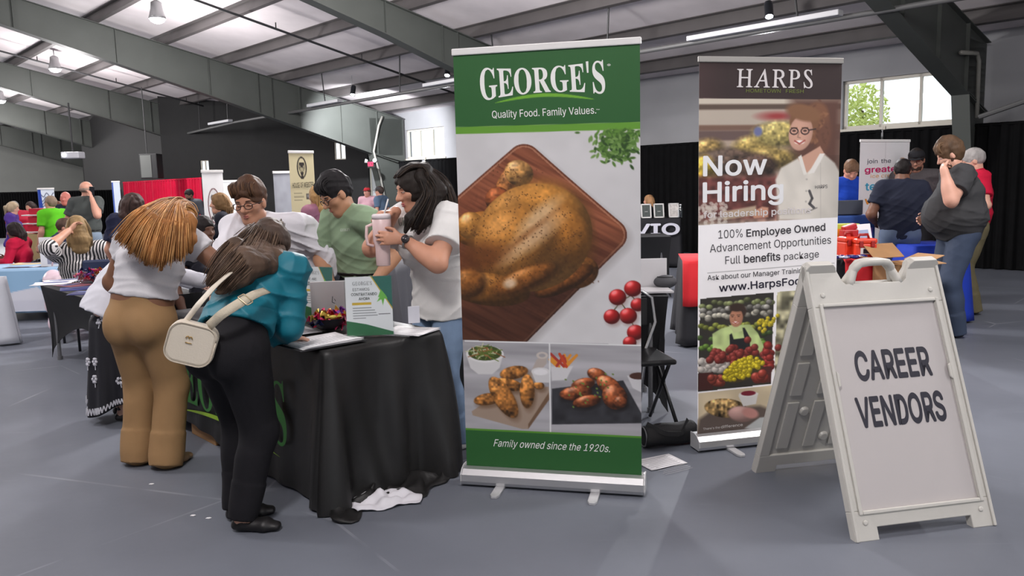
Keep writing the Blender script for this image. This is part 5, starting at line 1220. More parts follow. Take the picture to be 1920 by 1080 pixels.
# 2: turquoise blouse, black trousers, ash-brown hair over the face, leaning on the table
J2 = pose((-1.185, 3.28), 30, 1.48, lean=35, hunch=17, side=-13, twist=-2, head=(40, -40, -12), armL=G(528, 633, TZ + .045), armR=G(528, 626, TZ + .05), poleL=np.array([-.3, -.6, -.4]), poleR=np.array([.12, -.5, -.8]), feet=((.03, -.06, 40), (-.04, .055, 62)))
TEAL = (12, 106, 124)
ASH = [(96, 76, 62), (80, 62, 50), (112, 92, 76), (70, 54, 46)]
def hair2(t, b):
    sdf('hair_crown', hair_cap(J2, 1.0, .016, back=-.08, style='long'), .007, hair_mat((72, 58, 50)), t, b, disp=lambda X: folds(X, .003, 130, 1))
    h = lambda x, y, z: HP(J2, x, y, z)
    tops = [h(-.05, .04, .08), h(-.03, .01, .11), h(0, -.02, .115), h(.03, -.02, .11), h(.05, .02, .09), h(.06, .05, .06)]
    mids = [P(440, 462, 3.44), P(452, 480, 3.36), P(470, 492, 3.33), P(488, 498, 3.36), P(505, 498, 3.42), P(520, 486, 3.5)]
    mid2 = [P(412, 500, 3.36), P(424, 512, 3.29), P(440, 522, 3.27), P(452, 524, 3.29), P(462, 520, 3.35), P(470, 512, 3.42)]
    ends = [P(384, 540, 3.32), P(392, 548, 3.25), P(404, 552, 3.23), P(414, 550, 3.25), P(424, 542, 3.3), P(434, 534, 3.38)]
    sdf('hair_mass', [q for i in range(6) for q in (cone(tops[i] * .4 + mids[i] * .6, mids[i], .03, .034, .03), cone(mids[i], mid2[i], .034, .026, .03), cone(mid2[i], ends[i] * .85 + mid2[i] * .15, .026, .01, .03))], .008, hair_mat((88, 70, 58)), t, b, disp=lambda X: folds(X, .003, 120, 1))
    o = np.array([-.01, -.035, .012])
    strands('hair', [[tops[i], (tops[i] + mids[i]) / 2 + o, mids[i] + o, mid2[i] + o, ends[i]] for i in range(6)], 1100, ASH, t, b, r=.0026, seed=5, jit=.013)
    strands('crown_locks', [[h(x, .075, .07), h(x * 1.25, .03, .116), h(x * 1.35, -.05, .108), tuple(mids[i] + o)] for i, x in enumerate((-.06, -.04, -.015, .015, .04, .06))], 460, ASH, t, b, r=.0026, seed=15, jit=.009)
t2, b2 = person('person in turquoise blouse and black trousers bending over the table with a cream shoulder bag', J2, 'f', (196, 150, 128), dict(rgb=TEAL, sleeve=.97, hem=.05, ease=.020, fold=.013, freq=34, sleeve_ease=.02, flare=.012, name='blouse', mat=mat('cloth_satin_teal', TEAL, .55, bump=.06, bscale=300, spec=.4)),
    dict(rgb=(23, 22, 26), radii=(.072, .052, .040), cuff=.012, fold=.005, rise=.095), hair2, .007, shape=dict(pelvis=.112, waist=.094, chest=.094, butt=1.1, arm=1.05, leg=1.12), shoes=(20, 18, 20), hands={'L': dict(d=np.array([.8, .5, -.1]), pn=-U3, curl=14), 'R': dict(d=np.array([-.5, .8, -.15]), pn=-U3, curl=18)})
# cream bag on her hip with its strap: a thing of its own
BAGM = mat('cream_leather', (206, 196, 180), .45, bump=.1, bscale=150, var=.03)
bc = P(360, 643, 3.10); bx = _nrm(np.array([.93, .2, -.30])); bz = _nrm(U3 + bx * .32); by = _nrm(np.cross(bz, bx)); bx = np.cross(by, bz)
bg_ = thing('shoulder_bag', 'cream leather shoulder bag hanging at the hip of the turquoise blouse', 'bag', bc - bz * .1)
bo = np.array(bg_.location)
def rrect(w, h, r, n=6): return [(sx * (w / 2 - r) + r * math.cos(a), sy * (h / 2 - r) + r * math.sin(a)) for sx, sy, a0 in ((1, 1, 0), (-1, 1, 1), (-1, -1, 2), (1, -1, 3)) for a in [a0 * math.pi / 2 + math.pi / 2 * k / n for k in range(n + 1)]]
mb = MB(); mb.prism(rrect(.185, .165, .05), bc - by * .04, bx, bz, by, .08); bd = mb.build('bag_body', BAGM, bg_, off=bo, bevel=.014, smooth=False)
mb = MB(); ring = rrect(.178, .158, .048); mb.tube([bc - by * .043 + bx * x + bz * z for x, z in ring + ring[:1]], .0028, 6); mb.build('seam_piping', mat('cream_piping', (188, 176, 158), .5), bg_, off=bo, smooth=True)
mb = MB()
for dx in (-.006, .006): mb.tube([bc - by * .044 + bx * (dx - .01) + bz * (.022 + .010 * math.sin(k / 5 * 3.14)) + bx * .006 * math.cos(k / 5 * 3.14) for k in range(6)], .0018, 5)
mb.tube([bc - by * .044 + bx * -.02 + bz * .006, bc - by * .044 + bx * .004 + bz * .006], .0018, 5); mb.build('emblem', mat('gold_metal', (196, 160, 90), .3, metal=.9), bg_, off=bo, smooth=True)
def ribbon(mb, pts, w, nrm, th=.004):
    pts = [np.asarray(p, float) for p in pts]; T = np.linspace(0, 1, 26); tt = np.linspace(0, 1, len(pts)); p = np.stack([np.interp(T, tt, [q[i] for q in pts]) for i in range(3)], 1)
    for _ in range(3): p[1:-1] = (p[:-2] + 2 * p[1:-1] + p[2:]) / 4
    A, B = [], []
    for i in range(len(p)):
        d = _nrm(p[min(i + 1, 25)] - p[max(i - 1, 0)]); s = _nrm(np.cross(d, nrm)); A.append(p[i] - s * w / 2); B.append(p[i] + s * w / 2)
    mb.grid([A, B])
mb = MB(); ribbon(mb, [P(392, 612, 3.09), P(415, 590, 3.06), P(450, 568, 3.10), P(478, 552, 3.18), P(500, 545, 3.28)], .038, np.array([0, -1, .25])); mb.build('wide_strap', mat('strap_webbing', (186, 176, 156), .7, bump=.3, bscale=200), bg_, off=bo, solid=.004, smooth=True)
mb = MB(); ribbon(mb, [P(346, 606, 3.12), P(372, 572, 3.08), P(402, 538, 3.14), P(432, 512, 3.24)], .026, np.array([-.4, -1, .4])); mb.build('back_strap', BAGM, bg_, off=bo, solid=.004, smooth=True)
mb = MB(); sb = P(462, 561, 3.135); rr = rrect(.05, .05, .006, 3); ex, ez = _nrm(P(478, 552, 3.18) - P(450, 568, 3.10)), None; ez = _nrm(np.cross(ex, np.array([0, -1, .25]))); mb.tube([sb + np.array([0, -.012, 0]) + ex * x * .7 + ez * z for x, z in rr + rr[:1]], .003, 6); mb.build('buckle', mat('buckle_metal', (196, 180, 150), .3, metal=.8), bg_, off=bo, smooth=True)
# 3: white shirt, brown hair, glasses, bowed over the table
J3 = pose((-1.28, 5.16), 214, 1.66, lean=41, hunch=10, side=4, twist=-30, head=(10, 6, 4), w=1.14, armL=P(588, 545, 4.85), armR=P(405, 560, 4.5), poleL=np.array([.9, .1, .1]), poleR=np.array([-1., .3, .1])); J3['gaze'] = (0, -1)
def hair3(t, b): sdf('hair', hair_cap(J3, 1.1, .016, line=.010, back=-.045, top=.018), .007, hair_mat((78, 54, 40)), t, b, disp=lambda X: folds(X, .005, 90, 2)); swept_locks(J3, [(84, 60, 44), (66, 46, 36), (100, 72, 52)], t, b, 1.1, 520, .016); glasses(t, b, J3, 1.1, (52, 40, 40), .0022)
person('person in loose white shirt and glasses bowing over the black table', J3, 'm', (188, 136, 110), dict(rgb=(224, 222, 228), sleeve=.80, hem=-.03, ease=.026, fold=.014, crease=.9, freq=30, collar=True, neck=.085), dict(rgb=(60, 62, 72)), hair3, .0075, shape=dict(chest=.106, waist=.098, pelvis=.096, arm=1.1), hs=1.1, face=dict(brow=(70, 48, 36), lip=(168, 100, 88), open_=.35))
# 4: sage polo shirt, black hair, glasses
J4 = pose((-.93, 4.86), 224, 1.56, lean=4, hunch=18, side=-9, head=(30, 10, 4), armL=P(700, 532, 4.62), armR=P(622, 535, 4.72), poleL=np.array([.8, .5, 0]), poleR=np.array([-.6, .7, 0])); J4['gaze'] = (0, -1)
def hair4(t, b): sdf('hair', hair_cap(J4, 1.06, .013, back=-.04, top=.016, line=.008), .006, hair_mat((34, 32, 34)), t, b, disp=lambda X: folds(X, .004, 110, 1)); swept_locks(J4, [(36, 34, 36), (28, 26, 28), (50, 47, 48)], t, b, 1.06, 480, .012); glasses(t, b, J4, 1.06, (34, 34, 38), .002)
t4, b4 = person('person in sage green polo shirt and glasses standing behind the black table', J4, 'm', (184, 136, 106), dict(rgb=(142, 164, 134), sleeve=.36, hem=.045, ease=.014, fold=.009, crease=.45, collar=True, freq=34), dict(rgb=(34, 36, 44), belt=(24, 22, 22)), hair4, .007, shape=dict(chest=.106, waist=.09, arm=1.1), hs=1.06, face=dict(brow=(34, 30, 30), lip=(170, 106, 92), open_=.5))
mb = MB(); st4 = stick([o for o in t4.children if o.name.startswith('shirt')][0], b4)
text_on(mb, "GEORGE'S", st4, 638, 434, 656, 433, 5, font='serif'); mb.build('chest_emblem', mat('emblem_thread', (206, 214, 200), .7), t4, off=b4)
# 5: white T-shirt, blue jeans, long dark hair, drinking from a pink tumbler
J5 = pose((-.37, 4.24), 230, 1.56, lean=5, hunch=12, side=-1, twist=-4, head=(14, 18, 4), w=1.12, armL=P(757, 449, 3.99), armR=P(742, 397, 4.12), poleL=np.array([.36, -.6, -.7]), poleR=np.array([-.3, .6, -.6]), feet=((-.03, -.085, 10), (.02, .075, -10)))
DKH = [(46, 38, 34), (36, 30, 28), (64, 52, 44), (30, 26, 26)]
def hair5(t, b):
    sdf('hair_crown', hair_cap(J5, 1.1, .018, back=-.07, style='long', line=.006), .007, hair_mat((40, 34, 31)), t, b, disp=lambda X: folds(X, .003, 130, 1))
    h = lambda x, y, z: HP(J5, x, y, z, 1.1)
    # behind the back: parted hair over the shoulder to the right, and a lock in front of the ear
    tops = [h(.06, -.05, .06), h(.03, -.07, .09), h(0, -.08, .09), h(-.03, -.07, .09), h(-.06, -.05, .08), h(-.08, -.015, .06)]
    mids = [h(.07, -.11, -.06), h(.04, -.13, -.04), h(.01, -.14, -.04), h(-.03, -.135, -.03), h(-.085, -.09, -.04), h(-.093, -.035, -.05)]
    mid2 = [P(812, 398, 4.3), P(828, 392, 4.24), P(838, 390, 4.2), P(846, 394, 4.16), P(800, 412, 4.02), P(768, 410, 3.98)]
    ends = [P(836, 430, 4.36), P(850, 436, 4.34), P(858, 440, 4.3), P(862, 430, 4.26), P(782, 442, 4.02), P(758, 440, 3.97)]
    sdf('hair_mass', [q for i in range(6) for q in (cone(tops[i], mids[i], .03, .036, .03), cone(mids[i], mid2[i], .036, .022, .03), cone(mid2[i], ends[i] * .85 + mid2[i] * .15, .022, .01, .03))], .008, hair_mat((40, 34, 31)), t, b, disp=lambda X: folds(X, .003, 120, 1))
    o = (J5['hf'] * -.03 + np.array([0, -.01, .012])); oo = [o, o, o, o, np.array([-.005, -.035, 0]), np.array([-.01, -.03, 0])]
    strands('hair', [[tops[i], (tops[i] + mids[i]) / 2 + oo[i], mids[i] + oo[i], mid2[i] + oo[i] * .8, ends[i]] for i in range(6)], 1000, DKH, t, b, r=.0026, seed=9, jit=.012)
    strands('crown_locks', [[h(x * .5, .075, .085), h(x, .02, .118), h(x * 1.25, -.06, .10), tuple(mids[i] + oo[i])] for i, x in enumerate((.07, .045, .02, -.015, -.05, -.072))], 460, DKH, t, b, r=.0026, seed=19, jit=.008)
JEAN = (116, 138, 166)
cupc = P(717, 450, 4.04)
t5, b5 = person('person in white T-shirt and light blue jeans sipping from a tall pink tumbler', J5, 'f', (196, 142, 116), dict(rgb=(218, 216, 214), sleeve=.33, hem=-.055, ease=.025, fold=.012, freq=30, sleeve_ease=.018, flare=.02),
    dict(rgb=JEAN, radii=(.064, .045, .034), cuff=.015, fold=.003, freq=60, mat=mat('denim_light', JEAN, .8, var=.16, vscale=7, bump=.15, bscale=280)), hair5, .007, shape=dict(pelvis=.106, waist=.094, chest=.098, bust=1.15, butt=1.1, arm=1.18, leg=1.05, flat=.7), hs=1.1, shoes=(206, 204, 204),
    face=dict(brow=(50, 38, 34), lip=(176, 96, 92), open_=.75), hands={'L': dict(d=np.array([-.95, -.22, .1]), pn=np.array([-.25, .95, -.1]), curl=24), 'R': dict(d=np.array([-.8, -.5, -.05]), pn=np.array([-.1, -.1, -1]), curl=22)})
mb = MB(); st5 = stick([o for o in t5.children if o.name.startswith('shirt')][0], b5)
text_on(mb, "GEORGE'S", st5, 748, 424, 795, 418, 15, font='serif'); mb.build('shirt_lettering', mat('shirt_print', (120, 136, 124), .7), t5, off=b5)
mb = MB(); wv = J5['wrL'] + (J5['elL'] - J5['wrL']) * .12; wd = _nrm(J5['elL'] - J5['wrL']); q1 = _nrm(np.cross(wd, U3)); q2 = np.cross(wd, q1)
mb.tube([wv + (q1 * math.cos(k / 20 * 6.2832) + q2 * math.sin(k / 20 * 6.2832)) * .032 for k in range(21)], .007, 6); wt = mb.build('wristwatch', mat('watch_steel', (150, 146, 142), .3, metal=.8), t5, off=b5, smooth=True)
mb = MB(); fo = np.array([.25, -.95, .15]); fo = _nrm(fo - wd * (fo @ wd)); mb.cyl(wv + fo * .032, wv + fo * .045, .021, .020, 20); mb.build('watch_face', mat('watch_dark', (50, 46, 48), .2), wt, off=b5, smooth=True)
# hanging badge at the hem
mb = MB(); bcd = P(776, 590, 3.90); mb.box(bcd, (.058, .004, .085), rot=.3); o = mb.build('name_badge', mat('badge_card', (196, 196, 204), .4), None, bevel=.002, off=bcd); o.location = [float(q) for q in bcd]; tag(o, 'small white card badge hanging at the hem of the white T-shirt', 'badge')
# tumbler with straw
tu = thing('tumbler', 'tall pale pink tumbler with straw held in both hands', 'cup', cupc - U3 * .13)
PK = mat('pink_enamel', (226, 196, 194), .35)
mb = MB(); mb.lathe([(.001, 0), (.033, 0), (.036, .004), (.037, .09), (.0385, .105), (.046, .125), (.047, .235), (.044, .238), (.001, .238)], (0, 0, 0), 32); mb.build('cup_body', PK, tu, smooth=True, bevel=0)
mb = MB(); mb.lathe([(.048, .236), (.0485, .255), (.042, .262), (.001, .262)], (0, 0, 0), 32); mb.build('lid', mat('clear_lid', (226, 214, 216), .2), tu, smooth=True)
mb = MB(); mb.cyl((0.012, 0, .25), (.038, .0, .335), .0042, n=10); mb.build('straw', mat('white_straw', (228, 226, 226), .4), tu, smooth=True)
mb = MB(); mb.tube([(-.047, 0, .21), (-.075, 0, .20), (-.08, 0, .15), (-.075, 0, .11), (-.044, 0, .10)], .008, 8); mb.build('handle', PK, tu, smooth=True)
# ---------------------------------------------------------------- overhead: lamps, pipes, conduit
HOUS = mat('lamp_housing', (150, 150, 152), .4, metal=.4); GLOW = mat('lamp_glow', (246, 248, 255), .3, emit=30.0)
for i, (a, v) in enumerate(HIGH_BAYS):
    p = W(a, v, roof_z(v) - 0.5); t = thing('high_bay_lamp', ['glowing round high-bay lamp over the big steel frame, largest of the row', 'glowing round high-bay lamp over the middle steel frame, second of the row', 'glowing round high-bay lamp over the farthest steel frame, last of the row'][i], 'lamp', p)
    mb = MB(); mb.lathe([(.04, .34), (.1, .30), (.11, .18), (.14, .06), (.16, .0), (.15, -.005), (.12, .055)], (0, 0, 0), 28); mb.build('reflector', HOUS, t, smooth=True)
    mb = MB(); mb.ell((0, 0, .0), (.14, .14, .09), 20); mb.build('glowing_lens', GLOW, t, smooth=True)
    mb = MB(); mb.cyl((0, 0, .25), (0, 0, .48), .012, n=8); mb.build('hanger', HOUS, t)
TL_LAB = ['black cylinder spotlight on the ceiling track above the dark brown banner', 'black cylinder spotlight on the ceiling pipe near the white knee of the steel frame', 'black cylinder spotlight on the ceiling pipe beside the green banner']
for i, (a, v) in enumerate(TRACK):
    p = W(a, v, 3.62); t = thing('track_spotlight', TL_LAB[i], 'lamp', p)
    ax_ = _nrm(np.array([-.08, -.5, -1])); q = _nrm(np.cross(ax_, AX)); A = [np.cross(q, ax_), q, -ax_]
    mb = MB(); mb.lathe([(.001, .24), (.055, .24), (.06, .2), (.06, .02), (.066, .0), (.058, .0), (.05, .03), (.001, .035)], (0, 0, .03), 22, ax=A); mb.build('lamp_tube', mat('black_lamp_metal', (40, 42, 48), .4, metal=.3), t, smooth=True)
    mb = MB(); mb.lathe([(.001, .006), (.05, .006), (.05, .002), (.001, .002)], (0, 0, .03), 20, ax=A); mb.build('glowing_lens', GLOW, t)
    mb = MB(); mb.cyl((0, 0, .26), (0, 0, roof_z(v) - 3.64), .010, n=8); mb.build('hanger', HOUS, t)
PIPE = mat('dark_pipe', (58, 58, 60), .5, metal=.3); PIPEG = mat('grey_pipe', (104, 104, 104), .5, metal=.3)
pp = thing('lighting_pipe', 'long grey pipe hung along the roof with white light strips', 'pipe', W(12, 10, 3.3)); po = np.array(pp.location)
mb = MB(); mb.tube([W(-6, 10, 3.34), W(8, 10, 3.36), W(22, 10, 3.33), W(30, 10, 3.1), W(36, 10, 2.95)], .035, 10); mb.build('main_pipe', PIPEG, pp, off=po, smooth=True)
for a in (2, 5.2, 8.4, 11, 14, 17, 20, 22.4, 24.4, 26.5, 28.6, 30.4, 32.5):
    z = 3.34 if a < 22 else 3.33 - (a - 22) * .028; mb = MB(); mb.cyl(W(a, 10, z), W(a + (.12 if int(a) % 2 else -.05), 10, roof_z(10) - .1), .014, n=8); mb.build('hanger_rod', PIPE, pp, off=po)
for a0, a1 in ((4.6, 6.8), (11.6, 13.0), (16.2, 17.6), (22.0, 23.4), (27.2, 28.6)):
    z = 3.40 if a0 < 22 else 3.40 - (a0 + .7 - 22) * .028; mb = MB(); mb.box(W((a0 + a1) / 2, 9.9, z), (a1 - a0, .14, .07), ax=BX); mb.build('light_strip', mat('strip_white', (190, 190, 194), .4), pp, off=po, bevel=.01)
SPL = ['thin dark sprinkler pipe following the near roof slope above the five people', 'thin dark sprinkler pipe beside the large steel frame', 'thin dark sprinkler pipe under the farther roof bay']
for i, a in enumerate((14.6, 19.1, 24.0)):
    v1 = 12.2 if a < 20 else 10.0
    mb = MB(); mb.tube([W(a, v, roof_z(v) - .34) for v in (VR, 3, 6, 9, v1)], .024, 8)
    for v in np.arange(0, v1, 1.9): mb.cyl(W(a, v, roof_z(v) - .34), W(a, v, roof_z(v) - .22), .012, n=6)
    o = mb.build('sprinkler_pipe', PIPE, None, smooth=True, off=W(a, 6, 4.5)); o.location = [float(q) for q in W(a, 6, 4.5)]; tag(o, SPL[i], 'pipe')
for i, (a, lab) in enumerate(((18.72, 'pale conduit following the inner edge of the far white steel column'), (4.1, 'pale conduit bent round the column beside the bright window'))):
    mb = MB()
    if i == 0: mb.tube([W(a, 12.75, 3.35), W(a, 12.62, 3.1), W(a, 12.42, 2.4), W(a, 12.6, 1.7), W(a, 12.9, .3)], .03, 8)
    else: mb.tube([W(a - .12, 12.2, 3.05), W(a - .12, 12.85, 3.1), W(a - .12, 12.95, 3.0), W(a - .12, 12.98, 2.2)], .03, 8)
    o = mb.build('conduit', mat('conduit_grey', (150, 148, 142), .45, metal=.2), None, smooth=True, off=W(a, 13, 0)); o.location = [float(q) for q in W(a, 13, 0)]; tag(o, lab, 'pipe')
mb = MB(); mb.cyl(W(.5, 13.2, 3.3), W(3.9, 12.8, 2.2), .035, n=8); o = mb.build('brace_rod', PIPEG, None, off=W(2, 13, 2.7)); o.location = [float(q) for q in W(2, 13, 2.7)]; tag(o, 'slanting grey brace rod above the black drape in the corner', 'pipe')
# exit sign
def ex_at(x, y, a): d = ray(x, y); return CP + d * ((a - CP @ AX) / (d @ AX))
e = thing('exit_sign', 'red glowing EXIT sign with two small lamp heads by the far doorway', 'sign', ex_at(697, 308, 18.55)); eo = np.array(e.location)
ex = -AX; mb = MB(); mb.box(eo, (.34, .06, .2), ax=BX); mb.build('sign_box', mat('sign_box', (30, 26, 28), .5), e, off=eo, bevel=.01)
mb = MB(); text_on(mb, 'EXIT', lambda x, y: eo - VX * .034 + ex * x - U3 * y, -.13, .05, .13, .05, .11, bold=.06); mb.build('lettering', mat('exit_red', (236, 30, 66), .4, emit=4), e, off=eo)
for sx in (-1, 1):
    mb = MB(); mb.cyl(eo + ex * sx * .2 + U3 * .08, eo + ex * sx * .24 - VX * .06 + U3 * .1, .05, .06, 14); mb.build('lamp_head', mat('lamp_head', (170, 170, 170), .4), e, off=eo)
# projector and loudspeaker far left
pj_ = P(137, 291, 19); t = thing('projector', 'small pale projector hanging from the roof on a pole', 'projector', pj_)
mb = MB(); mb.box((0, 0, 0), (.42, .3, .15)); mb.build('casing', mat('projector_white', (190, 190, 196), .4), t, bevel=.02)
mb = MB(); mb.cyl((-.12, -.15, 0), (-.12, -.19, 0), .05, n=16); mb.build('lens', mat('projector_lens', (230, 232, 240), .2, emit=2), t)
mb = MB(); mb.cyl((0, 0, .07), (0, 0, 1.2), .02, n=8); mb.build('pole', PIPE, t)
sp = P(284, 312, 23); t = thing('loudspeaker', 'black loudspeaker hanging in front of the black wall', 'speaker', sp)
mb = MB(); mb.box((0, 0, 0), (.5, .4, .7)); mb.build('cabinet', mat('speaker_black', (34, 34, 36), .6), t, bevel=.02)
mb = MB(); mb.box((-.06, -.205, 0), (.3, .01, .62)); mb.build('grille', mat('speaker_grille', (96, 98, 96), .5), t)
mb = MB(); mb.cyl((-.1, 0, .35), (-.1, 0, 2.2), .015, n=8); mb.build('pole', PIPE, t)
# ---------------------------------------------------------------- pipe-and-drape
DRAPE = mat('black_drape', (22, 22, 23), 1.0, var=.1, vscale=6, spec=.02); REDD = mat('red_drape', (196, 12, 56), .8, var=.08, vscale=5, spec=.2); POLE = mat('drape_pole', (176, 170, 158), .4, metal=.5)
def drape(label, p0, p1, z, m, group=None, n=17, amp=.035, cat='curtain'):
    p0, p1 = np.asarray(p0, float), np.asarray(p1, float); p0[2] = p1[2] = 0; d = _nrm(p1 - p0); L = np.linalg.norm(p1 - p0); nn = np.array([-d[1], d[0], 0])
    t = thing('pipe_and_drape', label, cat, (p0 + p1) / 2, group=group); o = np.array(t.location)
    for half in (0, 1):
        g = []
        for j in range(7):
            h = j / 6; row = []
            for i in range(n * 6 + 1):
                u = (i / (n * 6) + half) / 2; k = math.sin(u * n * 6.2832) + .35 * math.sin(u * n * 2.3 * 6.2832 + 1); row.append(p0 + d * L * u + nn * amp * k * (.45 + .55 * h) * (1 + .25 * math.sin(u * 17)) + U3 * (z * (1 - h) + .015 * h))
            g.append(row)
        mb = MB(); mb.grid(g); mb.build('curtain_panel', m, t, smooth=True, off=o)
    mb = MB(); mb.cyl(p0 + nn * -.12, p0 + nn * -.12 + U3 * (z + .06), .022, n=10); mb.box(p0 + nn * -.12 + U3 * .006, (.4, .4, .012)); mb.build('upright_pole', POLE, t, off=o)
    mb = MB(); mb.cyl(p0 + U3 * (z - .03), p1 + U3 * (z - .03), .018, n=10); mb.build('cross_bar', m, t, off=o); return t
for k in range(7): drape('black pipe-and-drape section along the window wall', W(-3.6 + 3.0 * k, 13.15), W(-.63 + 3.0 * k, 13.15), 2.13, DRAPE, 'black drapes along the window wall')
drape('narrow black drape section beside the far white steel column', W(17.53, 13.15), W(18.6, 13.15), 2.13, DRAPE, n=9)
rl, rr_ = P(231, 345, 27.5), P(377, 325, 22.5)
drape('bright red pipe-and-drape wall behind the crowd', np.array([rr_[0], rr_[1], 0]), np.array([rl[0], rl[1], 0]), (rl[2] + rr_[2]) / 2 - .02, REDD, n=30, amp=.06)
dl0, dl1 = P(-60, 360, 27), P(232, 357, 29)
drape('black pipe-and-drape wall below the grey end wall', np.array([dl0[0], dl0[1], 0]), np.array([dl1[0], dl1[1], 0]), (dl0[2] + dl1[2]) / 2, DRAPE, n=60, amp=.05)
# ---------------------------------------------------------------- other banners
def flat_banner(label, x0, x1, ytl, ytr, Yd, zb, paint, dims, turn=0.0, texts=(), nx=70, ny=160, rgb=(60, 56, 54)):
    a, b = P(x0, ytl, Yd), P(x1, ytr, Yd + turn); z1 = (a[2] + b[2]) / 2; A, B = a.copy(), b.copy(); A[2] = B[2] = 0
    w, h = dims; q = [(0, 0), (w, 0), (0, h), (w, h)]; up = lambda p, z: p + U3 * z
    t, s, o = rollup('roll_up_banner', label, up(A, zb), up(B, zb), up(A, z1), up(B, z1), q, paint, nx, ny)
    for col, its in texts: lettering('lettering', col, s, its, t, o, .004)
    return t, s, o
def pw_(k):
    k.ell(50, 112, 31, 60, (96, 40, 46)); k.ell(50, 112, 27, 56, (224, 222, 222)); B = (40, 38, 40)
    k.ell(42, 84, 7, 9, B); k.ell(60, 80, 7, 9, B); k.poly([(38, 96), (48, 92), (52, 130), (44, 150), (36, 128)], B); k.poly([(54, 90), (66, 88), (68, 120), (58, 150), (52, 128)], B); k.ell(38, 152, 5, 6, B); k.ell(52, 158, 5, 6, B); k.ell(64, 152, 5, 6, B); k.tint((k.noise(30) - .5), .05)
flat_banner('pale grey roll-up banner with oval emblem inviting to join a team', 378, 417, 326, 321, 8.6, .09, pw_, (100, 480), .15, [((70, 66, 66), [('KIM CHI', 10, 222, 90, 222, 22, {'bold': .02}), ('JOIN', 22, 295, 62, 295, 28, {'bold': .05}), ('OUR', 30, 345, 80, 345, 28, {'bold': .05}), ('TEAM', 18, 395, 86, 395, 28, {'bold': .05})])])
def pc_(k):
    B = (44, 38, 34); k.c[:] = (206, 196, 158); k.ell(50, 40, 20, 30, B); k.ell(50, 40, 15, 26, (206, 196, 158)); k.poly([(40, 25), (60, 25), (62, 40), (54, 62), (46, 62), (38, 40)], B); k.line([(42, 34), (46, 52), (50, 40), (54, 52), (58, 34)], 2.5, (206, 196, 158)); k.poly([(46, 62), (54, 62), (56, 72), (44, 72)], B)
    for y in range(110, 400, 9):
        if (y // 45) % 2 == 0: k.rect(12, y, 46 + (y * 7) % 14, y + 3, (150, 142, 116))
    for y, x in ((112, 62), (150, 58), (196, 14), (214, 14), (262, 60)): k.rect(x, y, x + 28, y + 16, (80, 74, 68)); k.rect(x + 3, y + 3, x + 20, y + 12, (132, 130, 128))
flat_banner('cream roll-up banner with a dark crest and small photographs', 541, 587, 290, 284, 9.0, .09, pc_, (100, 430), .2, [((58, 50, 42), [('HOUSE OF WEBSTER', 8, 96, 94, 94, 14, {'bold': .01})])])
flat_banner('plain silver grey roll-up banner beside the cream banner', 512, 545, 326, 324, 9.6, .09, lambda k: (k.mix(np.ones(k.X.shape), (150, 152, 160)), k.tint(k.noise(20) - .5, .08)), (100, 480), .1)
def pb_(k):
    k.c[:] = (206, 214, 224); k.poly([(0, 0), (18, 0), (40, 300), (0, 400)], (28, 60, 150), 2); k.poly([(60, 400), (100, 150), (100, 400)], (86, 150, 190), 2)
    for i in range(4): k.line([(22 + t * 2, 30 + i * 22 + 10 * math.sin(t * .3 + i)) for t in range(38)], 5, (90, 96, 120))
flat_banner('white banner with wavy lines and blue side edge before the far black drape', 70, 101, 356, 354, 15.5, .09, pb_, (100, 400), .1)
flat_banner('small pale blue sign banner standing at the end of the red drape', 209, 224, 342, 341, 18, .09, lambda k: (k.mix(np.ones(k.X.shape), (196, 206, 220)), k.rect(0, 0, 18, 500, (50, 80, 160))), (100, 500), .1)
flat_banner('bright white display panel behind the grey emblem banner', 414, 446, 343, 340, 11.0, .09, lambda k: (k.mix(np.ones(k.X.shape), (228, 228, 232)), k.rect(10, 120, 90, 130, (150, 150, 156))), (100, 400), .1)
def pj2(k):
    k.c[:] = (224, 222, 224); k.poly([(0, 196), (14, 212), (34, 226), (52, 246), (60, 280), (54, 330), (40, 400), (0, 400)], (176, 22, 64), 1.5)
    k.poly([(52, 246), (60, 280), (54, 330), (58, 330), (66, 285), (60, 250)], (130, 40, 120), 1.5); k.ell(86, 40, 6, 6, (196, 160, 130)); k.line([(51, -2), (51, 60)], .8, (190, 188, 190))
    for i in range(5): k.rect(8, 262 + i * 9, 30 - (i % 2) * 4, 264 + i * 9, (226, 190, 204))
flat_banner('white roll-up banner with colourful team slogan and crimson swoosh', 1613, 1706, 268, 264, 8.9, .09, pj2, (100, 330), .35, [((84, 80, 96), [('join', 14, 46, 35, 45.6, 9), ('the', 42, 45.5, 62, 45, 9)]), ((196, 30, 100), [('greatest', 10, 66, 92, 64, 13, {'bold': .03})]), ((232, 176, 120), [('ice cream', 22, 77, 80, 76, 8)]), ((60, 160, 196), [('team', 12, 104, 66, 103, 17, {'bold': .03})]), ((120, 110, 120), [('in the', 40, 113, 62, 113, 5)]), ((222, 140, 50), [('world', 12, 134, 76, 133, 16, {'bold': .03})])])
